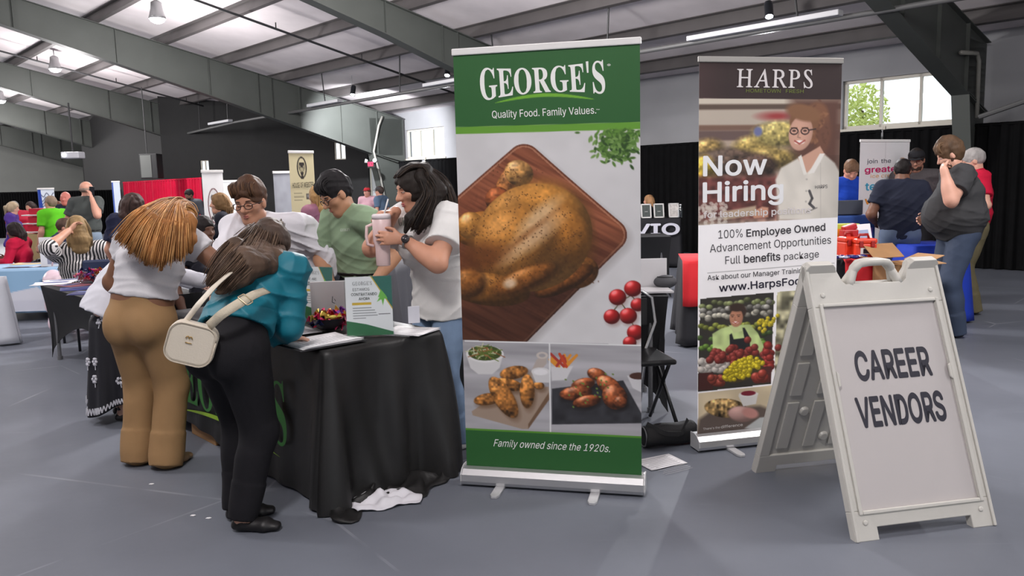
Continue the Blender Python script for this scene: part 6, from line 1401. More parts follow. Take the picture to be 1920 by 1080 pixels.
# ---------------------------------------------------------------- the crowd farther back
def spot(x, Yd): q = P(x, 370, Yd); return (q[0], q[1])
def tall(x, yt, Yd): return P(x, yt, Yd)[2]
def somebody(label, x, yt, Yd, heading, sex, tone, shirt, pants, hair, style='short', group=None, H=None, seat=None, shape=None, face=None, hk=None, long_=None, extra=None, **kw):
    H = H or tall(x, yt, Yd); b = spot(x, Yd)
    if seat is not None:
        sz = seat; H = (tall(x, yt, Yd) - sz) / .5
        J = pose(b, heading, H, seat=sz, **kw)
    else: J = pose(b, heading, H, **kw)
    hh = max(.009, Yd * .00115)
    def hf(t, bb):
        if hair is None: return
        if style == 'bald':
            sdf('hair', [ell(HP(J, 0, -.02, .0), np.array([.081, .094, .05]) * H * .13 / .225, [J['hr'], J['hf'], J['hu']], .02), dig(HP(J, 0, .1, 0), np.array([.09, .09, .1]) * H * .13 / .225, [J['hr'], J['hf'], J['hu']], .01), cut(HP(J, 0, 0, .035), J['hu'])], hh * .8, hair_mat(hair), t, bb); return
        pr = hair_cap(J, 1.0, .016, back=-.045 if style == 'short' else -.08, style='short' if style == 'short' else 'long', **(hk or {}))
        if style in ('long', 'tail', 'bun'):
            k = H * .13 / .225; L = {'long': .30, 'tail': .26, 'bun': .05}[style] if long_ is None else long_
            rt = HP(J, 0, -.085, .0); dn = rt - U3 * L * k / 1.0 - J['hf'] * .03
            if style == 'long': pr += [econe(HP(J, 0, -.06, .0), (rt + dn) / 2, .088 * k, .095 * k, J['hf'], .62, .03), econe((rt + dn) / 2, dn, .095 * k, .07 * k, J['hf'], .5, .03)]
            elif style == 'tail': pr += [cone(rt, rt - J['hf'] * .04, .03 * k, .035 * k), cone(rt - J['hf'] * .04, dn - J['hf'] * .02, .036 * k, .014 * k)]
            else: pr += [ell(HP(J, 0, -.12, .05), np.array([.045] * 3) * k)]
        sdf('hair', pr, hh * .8, hair_mat(hair), t, bb, disp=lambda X: folds(X, .003, 100, 1))
        if style == 'long':
            cs = [hair, tuple(int(q * .8) for q in hair), tuple(min(255, int(q * 1.15)) for q in hair)]; G_ = []
            for xx in (-.085, -.06, -.02, .02, .06, .085): r0 = HP(J, xx * .6, -.06, .09); G_.append([r0, HP(J, xx, -.10, .02), HP(J, xx * 1.05, -.10, -.06), HP(J, xx * 1.05, -.085, -.10) - U3 * L * k * .45, HP(J, xx * .9, -.075, -.10) - U3 * L * k * .8])
            strands('hair_locks', G_, 240, cs, t, bb, r=.005, seed=3, jit=.012)
    sh = dict(fold=.010, freq=30); sh.update(shirt); pn = dict(fold=.004); pn.update(pants) if pants else None
    t, bb = person(label, J, sex, tone, sh, pn if pants else None, hf, hh, shape=shape, face=face, group=group)
    if extra: extra(t, bb, J)
    return t, bb, J
TONE = (196, 146, 122); TONE2 = (206, 158, 138); BROWN_ = (104, 70, 54)
JEANS = dict(rgb=(58, 72, 98), mat=mat('denim_dark', (52, 64, 86), .8, var=.18, vscale=5, bump=.1, bscale=260)); BLK = dict(rgb=(28, 28, 32)); LJ = dict(rgb=(126, 140, 156), mat=mat('denim_pale', (120, 134, 150), .8, var=.15, vscale=6))
# right-hand group
J6 = pose((3.88, 6.92), 272, 1.74, lean=-1, hunch=10, twist=12, head=(24, 2, 0), armL=P(1770, 318, 6.66), armR=(.16, .06, -.36), poleL=np.array([.1, -.25, -1.]), feet=((.02, .085, 8), (-.02, .095, 12)))
def beard(J, rgb, k=1.0, full=True):
    def f(t, b):
        c, r, ff, u, q = head_frame(J); A = [r, ff, u]; h = lambda x, y, z: HP(J, x, y, z)
        sdf('beard', [ell(h(0, .035, -.075), np.array([.064, .058, .052]) * q * k, A, .02), cone(h(-.062, .01, -.04), h(-.066, .0, .01), .014 * q, .008 * q, .01), cone(h(.062, .01, -.04), h(.066, .0, .01), .014 * q, .008 * q, .01), dig(h(0, .105, -.055), np.array([.03, .028, .022]) * q, A, .01), dig(h(0, .07, .0), np.array([.06, .06, .042]) * q, A, .01)], .008, hair_mat(rgb), t, b, disp=lambda X: folds(X, .003, 140, 1))
    return f
def h6(t, b):
    sdf('hair', hair_cap(J6, 1.02, .022, back=-.06, top=.02), .008, hair_mat((84, 64, 48)), t, b, disp=lambda X: folds(X, .005, 80, 2)); swept_locks(J6, [(92, 70, 52), (76, 56, 42), (108, 84, 62)], t, b, 1.02, 420, .022, r=.004); beard(J6, (66, 48, 38))(t, b)
person('person with brown beard in charcoal polo and jeans holding a hand to the face', J6, 'm', (206, 156, 136), dict(rgb=(58, 58, 60), sleeve=.36, hem=-.04, ease=.018, fold=.010, collar=True, sleeve_ease=.02), dict(rgb=(52, 64, 86), mat=JEANS['mat'], radii=(.064, .05, .042), cuff=.03, fold=.006, rise=.06, belt=(30, 28, 28)), h6, .009, shape=dict(chest=.122, waist=.124, pelvis=.106, belly=1.5, arm=1.25, leg=1.12, flat=.82), shoes=(38, 34, 32), face=dict(brow=(70, 52, 40), lip=(160, 100, 90)), hands={'L': dict(d=_nrm(J6['head'] + J6['hf'] * .1 - J6['wrL']), pn=J6['hr'] * 1.0 - J6['hf'] * .4, curl=55)})
def cap(J, rgb, brimless=False, back=False):
    def f(t, b):
        c, r, ff, u, q = head_frame(J); A = [r, ff, u]; s = -1 if back else 1
        pr = [ell(HP(J, 0, -.006, .05), np.array([.086, .102, .078]) * q, A), cut(HP(J, 0, 0, .045), -u)]
        sdf('cap', pr, .01, fabric('cap_%d_%d_%d' % tuple(rgb), rgb), t, b)
        mb = MB(); g = [[HP(J, math.sin(a) * .075 * w, s * (.075 + math.cos(a) * .085 * (w if w > .5 else .5)), .046 - .012 * (w - .5)) for a in np.linspace(-1.4, 1.4, 11)] for w in (.35, .75, 1.0)]; mb.grid(g); mb.build('cap_brim', fabric('cap_%d_%d_%d' % tuple(rgb), rgb), t, off=b, solid=.004, smooth=True)
    return f
somebody('person in navy polo seen from behind before the white slogan banner', 1690, 293, 7.9, 14, 'm', (122, 84, 66), dict(rgb=(34, 38, 54), sleeve=.33, collar=True, hem=-.03, ease=.016), dict(rgb=(84, 98, 122), mat=mat('denim_mid', (84, 98, 122), .8, var=.15, vscale=6), radii=(.066, .05, .042)), (30, 26, 26), hk=None, shape=dict(chest=.118, waist=.108, pelvis=.1, arm=1.2), armL=(.18, .03, -.34), armR=(.22, .02, -.32), head=(20, 16, 0), extra=lambda t, b, J: cap(J, (26, 28, 38))(t, b))
somebody('person in grey shirt and dark cap standing behind the navy polo', 1716, 274, 8.9, 205, 'm', (170, 124, 104), dict(rgb=(78, 74, 76), sleeve=.34, collar=True, hem=-.04, ease=.016), BLK, (40, 34, 32), shape=dict(chest=.11, waist=.1), head=(14, 6, 0), face=dict(), extra=lambda t, b, J: (cap(J, (32, 32, 36))(t, b), glasses(t, b, J), beard(J, (60, 46, 40), .9)(t, b)))
somebody('person in bright red polo and olive trousers with grey hair', 1832, 272, 8.05, 292, 'm', TONE2, dict(rgb=(186, 20, 54), sleeve=.36, collar=True, hem=-.045, ease=.016), dict(rgb=(104, 96, 72), radii=(.066, .052, .046), cuff=.03, fold=.008), (150, 146, 144), head=(20, 0, 0), shape=dict(chest=.112, waist=.108, belly=.8, arm=1.15), armL=(.2, .04, -.34))
somebody('person in royal blue polo looking down behind the laptop', 1592, 293, 9.3, 185, 'm', (200, 140, 116), dict(rgb=(24, 64, 168), sleeve=.36, collar=True, hem=-.03, ease=.014), BLK, (110, 82, 62), head=(36, 4, 0), face=dict(open_=.4), armL=(.16, .02, -.38), armR=(.2, -.02, -.38))
somebody('person with blond hair sitting low behind the dark framed pictures', 1219, 369, 13.9, 285, 'f', (206, 150, 130), dict(rgb=(40, 40, 46), sleeve=.9, ease=.012), BLK, (158, 120, 86), 'long', seat=.45, H=None)
# behind the table
somebody('person in mauve sweater with long blond hair and folded arms', 598, 350, 8.2, 300, 'f', TONE, dict(rgb=(158, 108, 128), sleeve=.93, hem=.03, ease=.016), BLK, (170, 134, 88), 'long', armL=(.16, -.10, -.22), armR=(.18, -.12, -.20), shape=dict(arm=1.1), H=1.47)
somebody('person in black top with ash blond hair beside the pale emblem banner', 416, 365, 8.0, 255, 'f', TONE, dict(rgb=(26, 28, 40), sleeve=.95, hem=-.05, ease=.016), BLK, (120, 92, 62), 'long', H=1.42, long_=.12)
somebody('person in charcoal shirt with dark beard before the red drape', 358, 352, 15.5, 195, 'm', (120, 84, 70), dict(rgb=(72, 74, 80), sleeve=.9, hem=-.04, ease=.016), BLK, (34, 28, 28), head=(16, 10, 0), H=1.5, extra=lambda t, b, J: beard(J, (34, 28, 28))(t, b))
somebody('person in pink shirt and red cap in front of the bright doorway', 690, 345, 17.0, 195, 'm', (196, 140, 124), dict(rgb=(206, 164, 176), sleeve=.35, hem=-.04), dict(rgb=(120, 116, 120)), (90, 70, 60), H=1.45, extra=lambda t, b, J: cap(J, (190, 50, 60))(t, b))
somebody('person in slate blue polo and dark cap in front of the bright doorway', 714, 341, 16.0, 290, 'm', (190, 140, 120), dict(rgb=(84, 104, 128), sleeve=.35, hem=-.04), dict(rgb=(70, 80, 100)), (60, 50, 46), H=1.46, extra=lambda t, b, J: (cap(J, (60, 58, 62))(t, b), glasses(t, b, J)))
# hidden behind the copper hair: two people at the tables
somebody('person with dark hair and bare brown arm sitting behind the copper-haired person', 372, 414, 6.3, 120, 'f', BROWN_, dict(rgb=(36, 36, 44), sleeve=.15), BLK, (34, 28, 28), 'long', seat=.40, long_=.12)
J11 = pose(spot(192, 4.98), 60, 1.46, lean=24, hunch=14, head=(30, 0, 0), armL=(.30, .0, -.30), armR=(.34, -.04, -.28))
FLOR = mat('black_floral_skirt', (22, 22, 30), .75)
def h11(t, b): sdf('hair', hair_cap(J11, 1.0, .014, back=-.07, style='long'), .012, hair_mat((60, 44, 36)), t, b)
tF, bF = person('person in white blouse and black floral skirt partly hidden behind the tan trousers', J11, 'f', (206, 164, 146), dict(rgb=(220, 220, 228), sleeve=.98, hem=-.07, ease=.02, flare=.04, fold=.008), None, h11, .01, shape=dict(pelvis=.1, waist=.09), face=dict())
H_ = J11['H']; mb = MB(); rows = []; N_ = 72
for j in range(20):
    t_ = j / 19; c = J11['P'] + J11['s'] * .07 * H_ * (1 - t_) * (t_ < .3); c = np.array([c[0], c[1], 0]); z = .61 * H_ * (1 - t_) + .10 * t_; r_ = (.100 + .06 * t_) * H_; row = []
    for i in range(N_):
        a = i / N_ * 6.2832; w = r_ * (1 + .10 * t_ * math.sin(a * 9 + 1) + .05 * t_ * math.sin(a * 5)); dip = .05 * t_ ** 3 * math.sin(a * 2 + 1)
        row.append(c + J11['r'] * w * math.cos(a) + J11['f'] * w * .8 * math.sin(a) + U3 * max(.01, z + dip))
    rows.append(row)
mb.v = [tuple(p) for row in rows for p in row]; mb.f = [(j * N_ + i, (j + 1) * N_ + i, (j + 1) * N_ + (i + 1) % N_, j * N_ + (i + 1) % N_) for j in range(19) for i in range(N_)]; mb.mi = [0] * len(mb.f)
sk_ = mb.build('skirt', FLOR, tF, smooth=True, off=bF, solid=.004)
# embroidered sprays and zigzag border of the skirt, stitched just above the cloth
def skirt_pt(i, t_, lift=.006):
    j = min(int(t_ * 19), 18); w = t_ * 19 - j; i0 = int(i) % N_; u = i - int(i); p = (np.array(rows[j][i0]) * (1 - u) + np.array(rows[j][(i0 + 1) % N_]) * u) * (1 - w) + (np.array(rows[j + 1][i0]) * (1 - u) + np.array(rows[j + 1][(i0 + 1) % N_]) * u) * w
    c = np.array([bF[0], bF[1], 0]); c = np.array([J11['P'][0], J11['P'][1], p[2]]); return p + _nrm(p - c) * lift
rs = np.random.RandomState(2)
for k in range(30):
    i0, t0 = rs.rand() * N_, .12 + .76 * (k % 5) / 5 + rs.rand() * .06; mb = MB()
    for q in range(6):
        a = q / 6 * 6.28; mb.ell(skirt_pt(i0 + math.cos(a) * 1.1, t0 + math.sin(a) * .022), (.010, .010, .010), 6)
    mb.tube([skirt_pt(i0, t0), skirt_pt(i0 + .3, t0 + .06)], .003, 5); mb.build('flower_embroidery', mat('white_thread', (196, 196, 204), .7), sk_, off=bF)
mb = MB()
for k in range(N_ * 2): mb.tube([skirt_pt(k / 2, .94 if k % 2 else .985), skirt_pt(k / 2 + .5, .985 if k % 2 else .94)], .004, 4)
mb.build('border_embroidery', mat('white_thread', (196, 196, 204), .7), sk_, off=bF)
# left-hand crowd
def phone(t, b, J):
    pass
tG, bG, JG = somebody('person in dark grey polo with bald head talking on a phone', 160, 334, 11.0, 8, 'm', (200, 146, 124), dict(rgb=(76, 80, 78), sleeve=.36, collar=True, hem=.01, ease=.014), dict(LJ, belt=(40, 34, 30), rise=.06), (140, 120, 108), 'bald', armR=P(172, 372, 10.82), poleR=np.array([.35, -.2, -1.]), armL=(.2, .02, -.3), shape=dict(chest=.11, waist=.098, arm=1.15), head=(0, 12, 4), H=1.63)
p_ = (JG['wrR'] + HP(JG, .085, .02, -.01)) / 2 + U3 * .03
mb = MB(); mb.box(p_, (.014, .075, .15), ax=[JG['hr'], JG['hf'], JG['hu']]); o = mb.build('mobile_phone', mat('phone_black', (30, 30, 34), .25), None, off=p_, bevel=.003); o.location = [float(q) for q in p_]; tag(o, 'dark mobile phone held to the ear of the grey polo', 'phone')
def badge(t, b, J):
    c = J['C'] + J['fc'] * .13 - J['rc'] * .06 - U3 * .05; mb = MB(); mb.box(c, (.07, .006, .09), ax=[J['rc'], J['fc'], U3]); mb.build('name_badge', mat('badge_card', (196, 196, 204), .4), t, off=b)
somebody('person in navy shirt with white badge facing the hall', 124, 354, 12.0, 172, 'm', (196, 116, 104), dict(rgb=(28, 32, 52), sleeve=.9, hem=-.04, ease=.016), BLK, (150, 130, 118), 'bald', H=1.5, extra=badge, shape=dict(chest=.112), face=dict())
somebody('person in lime green T-shirt with glasses looking over the tables', 96, 366, 11.4, 292, 'm', (204, 150, 128), dict(rgb=(96, 196, 36), sleeve=.38, hem=-.05, ease=.018), JEANS, (130, 112, 96), H=1.43, extra=lambda t, b, J: glasses(t, b, J), shape=dict(chest=.112, belly=.9, waist=.105), head=(-4, 0, 0))
somebody('person in dark red shirt with grey hair leaning over the display boxes', 42, 378, 13.2, 285, 'm', (190, 130, 110), dict(rgb=(164, 22, 50), sleeve=.38, hem=-.05, ease=.018), JEANS, (130, 124, 120), H=1.4, lean=10, hunch=14, head=(34, 0, 0), shape=dict(chest=.112, belly=.8))
somebody('person in purple T-shirt with a grey blond ponytail', 18, 381, 12.4, 70, 'f', TONE2, dict(rgb=(74, 50, 130), sleeve=.36, hem=-.04, ease=.018), JEANS, (168, 150, 124), 'tail', H=1.36, head=(10, 10, 0), armR=(.24, .04, -.26))
somebody('person in magenta top half hidden between the lime shirt and the navy shirt', 110, 382, 13.2, 185, 'f', TONE2, dict(rgb=(190, 20, 96), sleeve=.5, hem=-.04), BLK, (96, 62, 46), 'long', H=1.34)
somebody('person with dark hair glimpsed between the red shirt and the lime shirt', 57, 382, 14.0, 190, 'f', TONE, dict(rgb=(150, 30, 50), sleeve=.5, hem=-.04), BLK, (52, 40, 38), 'long', H=1.34)
somebody('person in crimson top with dark hair sitting behind the pale blue table', 34, 421, 10.3, 262, 'f', (122, 80, 66), dict(rgb=(170, 14, 52), sleeve=.93, ease=.018), BLK, (36, 28, 28), 'long', seat=.30, long_=.14, hunch=10, head=(8, 0, 0), armL=(.26, .02, -.2), armR=(.26, .02, -.2))
STR = mat('striped_blouse', (30, 30, 34), .8)
_nt = STR.node_tree; _tc = _nt.nodes.new('ShaderNodeTexCoord'); _w = _nt.nodes.new('ShaderNodeTexWave'); _w.inputs['Scale'].default_value = 13; _w.inputs['Distortion'].default_value = 1.2; _w.inputs['Detail Scale'].default_value = .6; _r = _nt.nodes.new('ShaderNodeValToRGB'); _r.color_ramp.interpolation = 'CONSTANT'; _r.color_ramp.elements[0].color = (.012, .012, .016, 1); _r.color_ramp.elements[1].position = .5; _r.color_ramp.elements[1].color = (.66, .63, .62, 1)
_nt.links.new(_tc.outputs['Object'], _w.inputs['Vector']); _nt.links.new(_w.outputs['Fac'], _r.inputs[0]); _nt.links.new(_r.outputs[0], _nt.nodes['Principled BSDF'].inputs['Base Color'])
somebody('person in black and white striped blouse sitting with a hand to the head', 140, 413, 7.9, 325, 'f', TONE, dict(rgb=(200, 200, 200), sleeve=.62, ease=.02, mat=STR, name='blouse', hem=-.04), BLK, (136, 112, 78), 'long', seat=.20, long_=.18, head=(10, 0, 0), armL=P(127, 434, 7.72), poleL=np.array([-.35, -1., -.7]))
somebody('person in navy jacket with short hair sitting behind the white display board', 96, 413, 10.4, 75, 'm', (176, 122, 100), dict(rgb=(30, 38, 66), sleeve=.93, ease=.02), BLK, (76, 58, 48), seat=.28, hunch=14, head=(20, 0, 0))
somebody('person in navy T-shirt with long dark brown hair, back turned', 232, 353, 7.0, 20, 'f', TONE, dict(rgb=(30, 34, 58), sleeve=.36, hem=-.05, ease=.018), BLK, (58, 42, 38), 'long', H=1.45, long_=.24, hunch=12, head=(14, 20, 0), shape=dict(chest=.1))
# ---------------------------------------------------------------- other tables, chairs and what lies on them
SPANDEX = mat('black_stretch_cover', (34, 34, 36), .7, bump=.05, bscale=300, spec=.3)
def stretch_table(label, c00, ux, L, uy, Dp, h, lift=.34, group=None):
    """table under a stretch cover: flat top, sides drawn in to the four feet with arched hems"""
    c00 = np.asarray(c00, float); ux, uy = _nrm(ux), _nrm(uy); cen = c00 + ux * L / 2 + uy * Dp / 2; t = thing('stretch_table_cover', label, 'table', cen, group=group)
    corners = [c00, c00 + ux * L, c00 + ux * L + uy * Dp, c00 + uy * Dp]; rows = []; T = 16; n = 30
    for j in range(T + 1):
        w = j / T; row = []
        for k in range(4):
            a, b = corners[k], corners[(k + 1) % 4]; dirn = b - a; ln = np.linalg.norm(dirn); dirn = dirn / ln; inn = _nrm(cen - (a + b) / 2); inn[2] = 0
            for i in range(n):
                u = i / n; arch = max(0, math.sin(math.pi * u)) ** .6; hem = lift * arch * min(1, ln / .8)
                z = h * (1 - w) + hem * w; pinch = .075 * math.sin(math.pi * min(1, (1 - z / h) * 1.05)) * (1 - abs(2 * u - 1) ** 3) + .035 * (1 - z / h)
                p = a + dirn * ln * u; q = p + inn * pinch + (cen - p) * .04 * math.sin(math.pi * (1 - z / h)); row.append((q[0], q[1], max(.004, z)))
        rows.append(row)
    N = 4 * n; mb = MB(); mb.v = [p for r in rows for p in r]; mb.f = [(j * N + i, j * N + (i + 1) % N, (j + 1) * N + (i + 1) % N, (j + 1) * N + i) for j in range(T) for i in range(N)] + [tuple(range(N))[::-1]]; mb.mi = [0] * len(mb.f)
    mb.build('stretch_cover', SPANDEX, t, off=cen, smooth=False, solid=.004)
    for a in corners:
        q = a + (cen - a) * .17; mb = MB(); mb.cyl((q[0], q[1], 0), (q[0], q[1], h * .9), .016, n=10); mb.cyl((q[0], q[1], 0), (q[0], q[1], .03), .022, n=12); mb.build('leg', mat('table_leg_grey', (120, 120, 122), .4, metal=.5), t, off=cen)
    return t
def cloth_table(label, c00, ux, L, uy, Dp, h, m, gap=.02, amp=.02, name='tablecloth', faces=True):
    c00 = np.asarray(c00, float); ux, uy = _nrm(ux), _nrm(uy); cen = c00 + ux * L / 2 + uy * Dp / 2; t = thing(name, label, 'tablecloth', cen)
    corners = [c00, c00 + ux * L, c00 + ux * L + uy * Dp, c00 + uy * Dp]; rows = []; T = 10
    for j in range(T + 1):
        w = j / T; row = []
        for k in range(4):
            a, b = corners[k], corners[(k + 1) % 4]; ln = np.linalg.norm(b - a); n = max(8, int(ln / .03)); out = -_nrm(cen - (a + b) / 2)
            for i in range(n):
                u = i / n; p = a + (b - a) * u + out * (.01 + .03 * w + amp * w * math.sin(u * ln * 24 + k) + .05 * w * (1 - min(1, min(u, 1 - u) * ln / .08))); row.append((p[0], p[1], h * (1 - w) + gap * w))
        rows.append(row)
    N = len(rows[0]); mb = MB(); mb.v = [p for r in rows for p in r]; mb.f = [(j * N + i, j * N + (i + 1) % N, (j + 1) * N + (i + 1) % N, (j + 1) * N + i) for j in range(T) for i in range(N)] + [tuple(range(N))[::-1]]; mb.mi = [0] * len(mb.f)
    mb.build('drape', m, t, off=cen, smooth=True, solid=.003); return t
LIN = lambda n, c, **k: mat('linen_' + n, c, .8, bump=.06, bscale=260, **k)
# left: stretch-covered table with leaflets and a glass bowl of sweets
f1 = np.array([-4.10, 6.92, 0]); LTZ = .645
stretch_table('charcoal stretch-covered table with leaflets and sweets beside the floral skirt', f1, -AX, 1.7, VX, .72, LTZ)
def on_px(x, y, z): return G(x, y, z)
def leaflet(label, x, y, z, rot, rgb, w=.2, h=.28, n=1, name='leaflet', cat='leaflet', group=None):
    c = on_px(x, y, z + .002); t = thing(name, label, cat, c, group=group)
    for i in range(n):
        mb = MB(); flat_sheet(mb, c, w, h, rot + .12 * i, c[2] + .002 * i, curl=.2); mb.build('sheet', mat('leaf_%d_%d_%d' % rgb, rgb, .5), t, off=c, solid=.001, smooth=True)
    mb = MB(); X_ = np.array([math.cos(rot), math.sin(rot), 0]); Y_ = np.array([-X_[1], X_[0], 0]); mb.box(c + Y_ * h * .2 + U3 * (.002 * n + .0015), (w * .7, h * .25, .0006), ax=[X_, Y_, U3]); mb.build('printed_block', mat('leaf_block', (90, 100, 150), .5), t, off=c); return t
leaflet('white leaflets fanned on the far corner of the charcoal table', 100, 532, LTZ, .2, (214, 212, 218), n=3, w=.3)
leaflet('white sheet lying along the charcoal table behind the leaflets', 122, 526, LTZ, .6, (220, 218, 222), w=.34)
leaflet('navy blue brochure on the charcoal table in front of the sweets bowl', 146, 541, LTZ, .5, (40, 50, 120), w=.26)
leaflet('reddish brochure on the charcoal table beside the navy brochure', 138, 535, LTZ, 1.0, (150, 90, 100), w=.22)
leaflet('dark blue booklet at the near edge of the charcoal table', 160, 549, LTZ, .2, (30, 34, 90), w=.2)
bowl_of_sweets('glass_bowl', 'clear glass bowl heaped with wrapped sweets on the charcoal table', on_px(172, 530, LTZ + .006), .15, 34, 7, glass_mat('bowl_glass', (.93, .95, .97), .12), 'small foil-wrapped sweet heaped in the glass bowl on the charcoal table', 'sweets in the glass bowl on the charcoal table', .10)
# pale blue table at the far left with its printed front
BTZ = .60; bt0 = np.array([-6.9, 9.0, 0]); bux = _nrm(np.array([1, .06, 0])); buy = np.array([-bux[1], bux[0], 0])
bt = cloth_table('pale blue and navy printed tablecloth at the far left edge of the hall', bt0, bux, 2.75, buy, .75, BTZ, LIN('pale_blue', (150, 182, 212)), gap=.10, amp=.008)
bo_ = np.array(bt.location); q = [(-10, 0), (100, 0), (-10, 100), (100, 100)]; off_ = -buy * .052
sA, sB = bt0 + off_ + bux * .25, bt0 + off_ + bux * 2.72
sh = Sheet(sA + U3 * (BTZ - .02), sB + U3 * (BTZ - .02), sA - buy * .02 + U3 * .12, sB - buy * .02 + U3 * .12, q, -buy)
def pbt(k):
    k.c[:] = (146, 184, 216); k.poly([(-10, 100), (-10, 92), (46, 40), (60, 100)], (214, 216, 226), 1); k.poly([(48, 24), (64, -2), (110, -2), (110, 72), (52, 72)], (36, 62, 112), 1); k.poly([(20, 100), (34, 72), (110, 72), (110, 100)], (206, 208, 220), 1); k.tint(k.noise(12, 1.0, .3) - .5, .06)
sh.print('printed_front', 90, 40, pbt, bt, bo_, mname='printed_cloth')
leaflet('cream folder lying open on the pale blue table', 62, 494, BTZ, .1, (226, 206, 160), w=.42, h=.3, n=2, name='folder', cat='folder')
leaflet('flat dark tablet on the pale blue table beside the cream folder', 52, 501, BTZ, .05, (50, 54, 70), w=.5, h=.16, name='tablet', cat='tablet')
leaflet('white paper sheet at the near edge of the pale blue table', 92, 499, BTZ, .1, (220, 222, 228), w=.36, h=.2, name='paper_sheet', cat='paper')
cloth_table('white tablecloth corner at the very edge of the hall view', (P(11, 520, 7.6) - np.array([.36, 0, 0])) * np.array([1, 1, 0]), np.array([1, 0, 0]), .32, np.array([0, 1, 0]), .06, .66, LIN('white', (206, 208, 216)), amp=.02)
# white display board with a pinkish bag in front of the navy jacket
c = P(98, 492, 9.25); t = thing('display_board', 'white upright display board on the pale blue table before the navy jacket', 'board', np.array([c[0], c[1], BTZ + .004])); o = np.array(t.location)
mb = MB(); mb.box(o + U3 * .17, (.26, .012, .34)); mb.build('board', PAPER, t, off=o, bevel=.002)
mb = MB(); mb.box(o + np.array([.03, -.008, .10]), (.16, .002, .14)); mb.build('picture', mat('board_picture', (150, 150, 168), .5, var=.3, vscale=12), t, off=o)
c = P(112, 497, 8.5); t = thing('plastic_bag', 'pale pink plastic bag beside the striped blouse', 'bag', np.array([c[0], c[1], 0])); o = np.array(t.location)
sdf('bag_body', [ell(o + U3 * .42, (.20, .14, .20)), ell(o + np.array([.1, 0, .52]), (.1, .1, .12)), ell(o + np.array([-.08, 0, .54]), (.1, .1, .1)), cone(o + U3 * .05, o + U3 * .3, .16, .17), cut(o, -U3)], .016, mat('pink_plastic', (214, 190, 200), .35, var=.12, vscale=8), t, o, disp=lambda X: folds(X, .016, 26, 3))
mb = MB(); mb.tube([o + np.array([.0 + .07 * math.cos(a), -.02, .68 + .07 * math.sin(a)]) for a in np.linspace(0, 3.14, 9)], .008, 6); mb.build('handle', mat('pink_plastic', (214, 190, 200)), t, off=o, smooth=True)
# display stand with red boxes
c = P(86, 470, 11.6); t = thing('display_stand', 'tiered display stand with red and white trays beside the dark red shirt', 'stand', np.array([c[0], c[1], 0])); o = np.array(t.location)
mb = MB(); mb.box(o + U3 * .44, (.34, .3, .88)); mb.build('crate_base', mat('pine_board', (186, 160, 116), .7), t, off=o, bevel=.004)
for i, z in enumerate((.90, 1.02, 1.14)):
    mb = MB(); mb.box(o + U3 * (z + .008), (.42, .32, .016)); mb.build('tray', mat('tray_white', (220, 216, 218), .5), t, off=o, bevel=.004)
    mb = MB(); mb.box(o + U3 * (z + .06), (.32 - .04 * i, .24, .085)); mb.build('red_carton', mat('carton_red', (196, 30, 56), .5), t, off=o, bevel=.004)
# chairs
NAVYP = mat('navy_vinyl', (32, 44, 78), .5)
def padded_chair(label, c, rot, m, h=.9, sh_=.45, group=None):
    t = thing('padded_chair', label, 'chair', c, rot, group=group); fm = mat('chair_frame', (60, 60, 64), .4, metal=.6)
    mb = MB(); mb.box((0, 0, sh_), (.46, .44, .07)); mb.build('seat', m, t, bevel=.025)
    mb = MB(); mb.box((0, -.23, (h + sh_ + .08) / 2), (.45, .045, h - sh_ - .08)); mb.build('backrest', m, t, bevel=.02)
    for sx in (-1, 1):
        mb = MB(); mb.tube([(sx * .21, .2, 0), (sx * .21, .2, sh_ - .03)], .012, 8); mb.build('leg', fm, t, smooth=True)
        mb = MB(); mb.tube([(sx * .21, -.26, 0), (sx * .21, -.2, sh_), (sx * .21, -.235, h - .05)], .012, 8); mb.build('leg', fm, t, smooth=True)
    return t
x, y = spot(181, 7.45); padded_chair('navy padded chair with tall back beside the striped blouse', (x, y, 0), math.radians(195), NAVYP, .80, .42)
x, y = spot(140, 7.95); padded_chair('chair under the sitter in the striped blouse', (x, y, 0), math.radians(30), NAVYP, .55, .18)
x, y = spot(376, 6.0); padded_chair('black padded chair behind the copper-haired person', (x, y, 0), math.radians(60), mat('black_vinyl_seat', (30, 30, 34), .5), .72, .38)
x, y = spot(34, 10.4); padded_chair('black chair under the sitter in crimson', (x, y, 0), math.radians(100), mat('black_vinyl_seat', (30, 30, 34), .5), .62, .28)
x, y = spot(96, 10.5); padded_chair('black chair under the sitter in the navy jacket', (x, y, 0), math.radians(-75), mat('black_vinyl_seat', (30, 30, 34), .5), .60, .26)
x, y = spot(1219, 13.95); padded_chair('black chair under the blond sitter by the far drape', (x, y, 0), math.radians(75), mat('black_vinyl_seat', (30, 30, 34), .5), .85, .43)
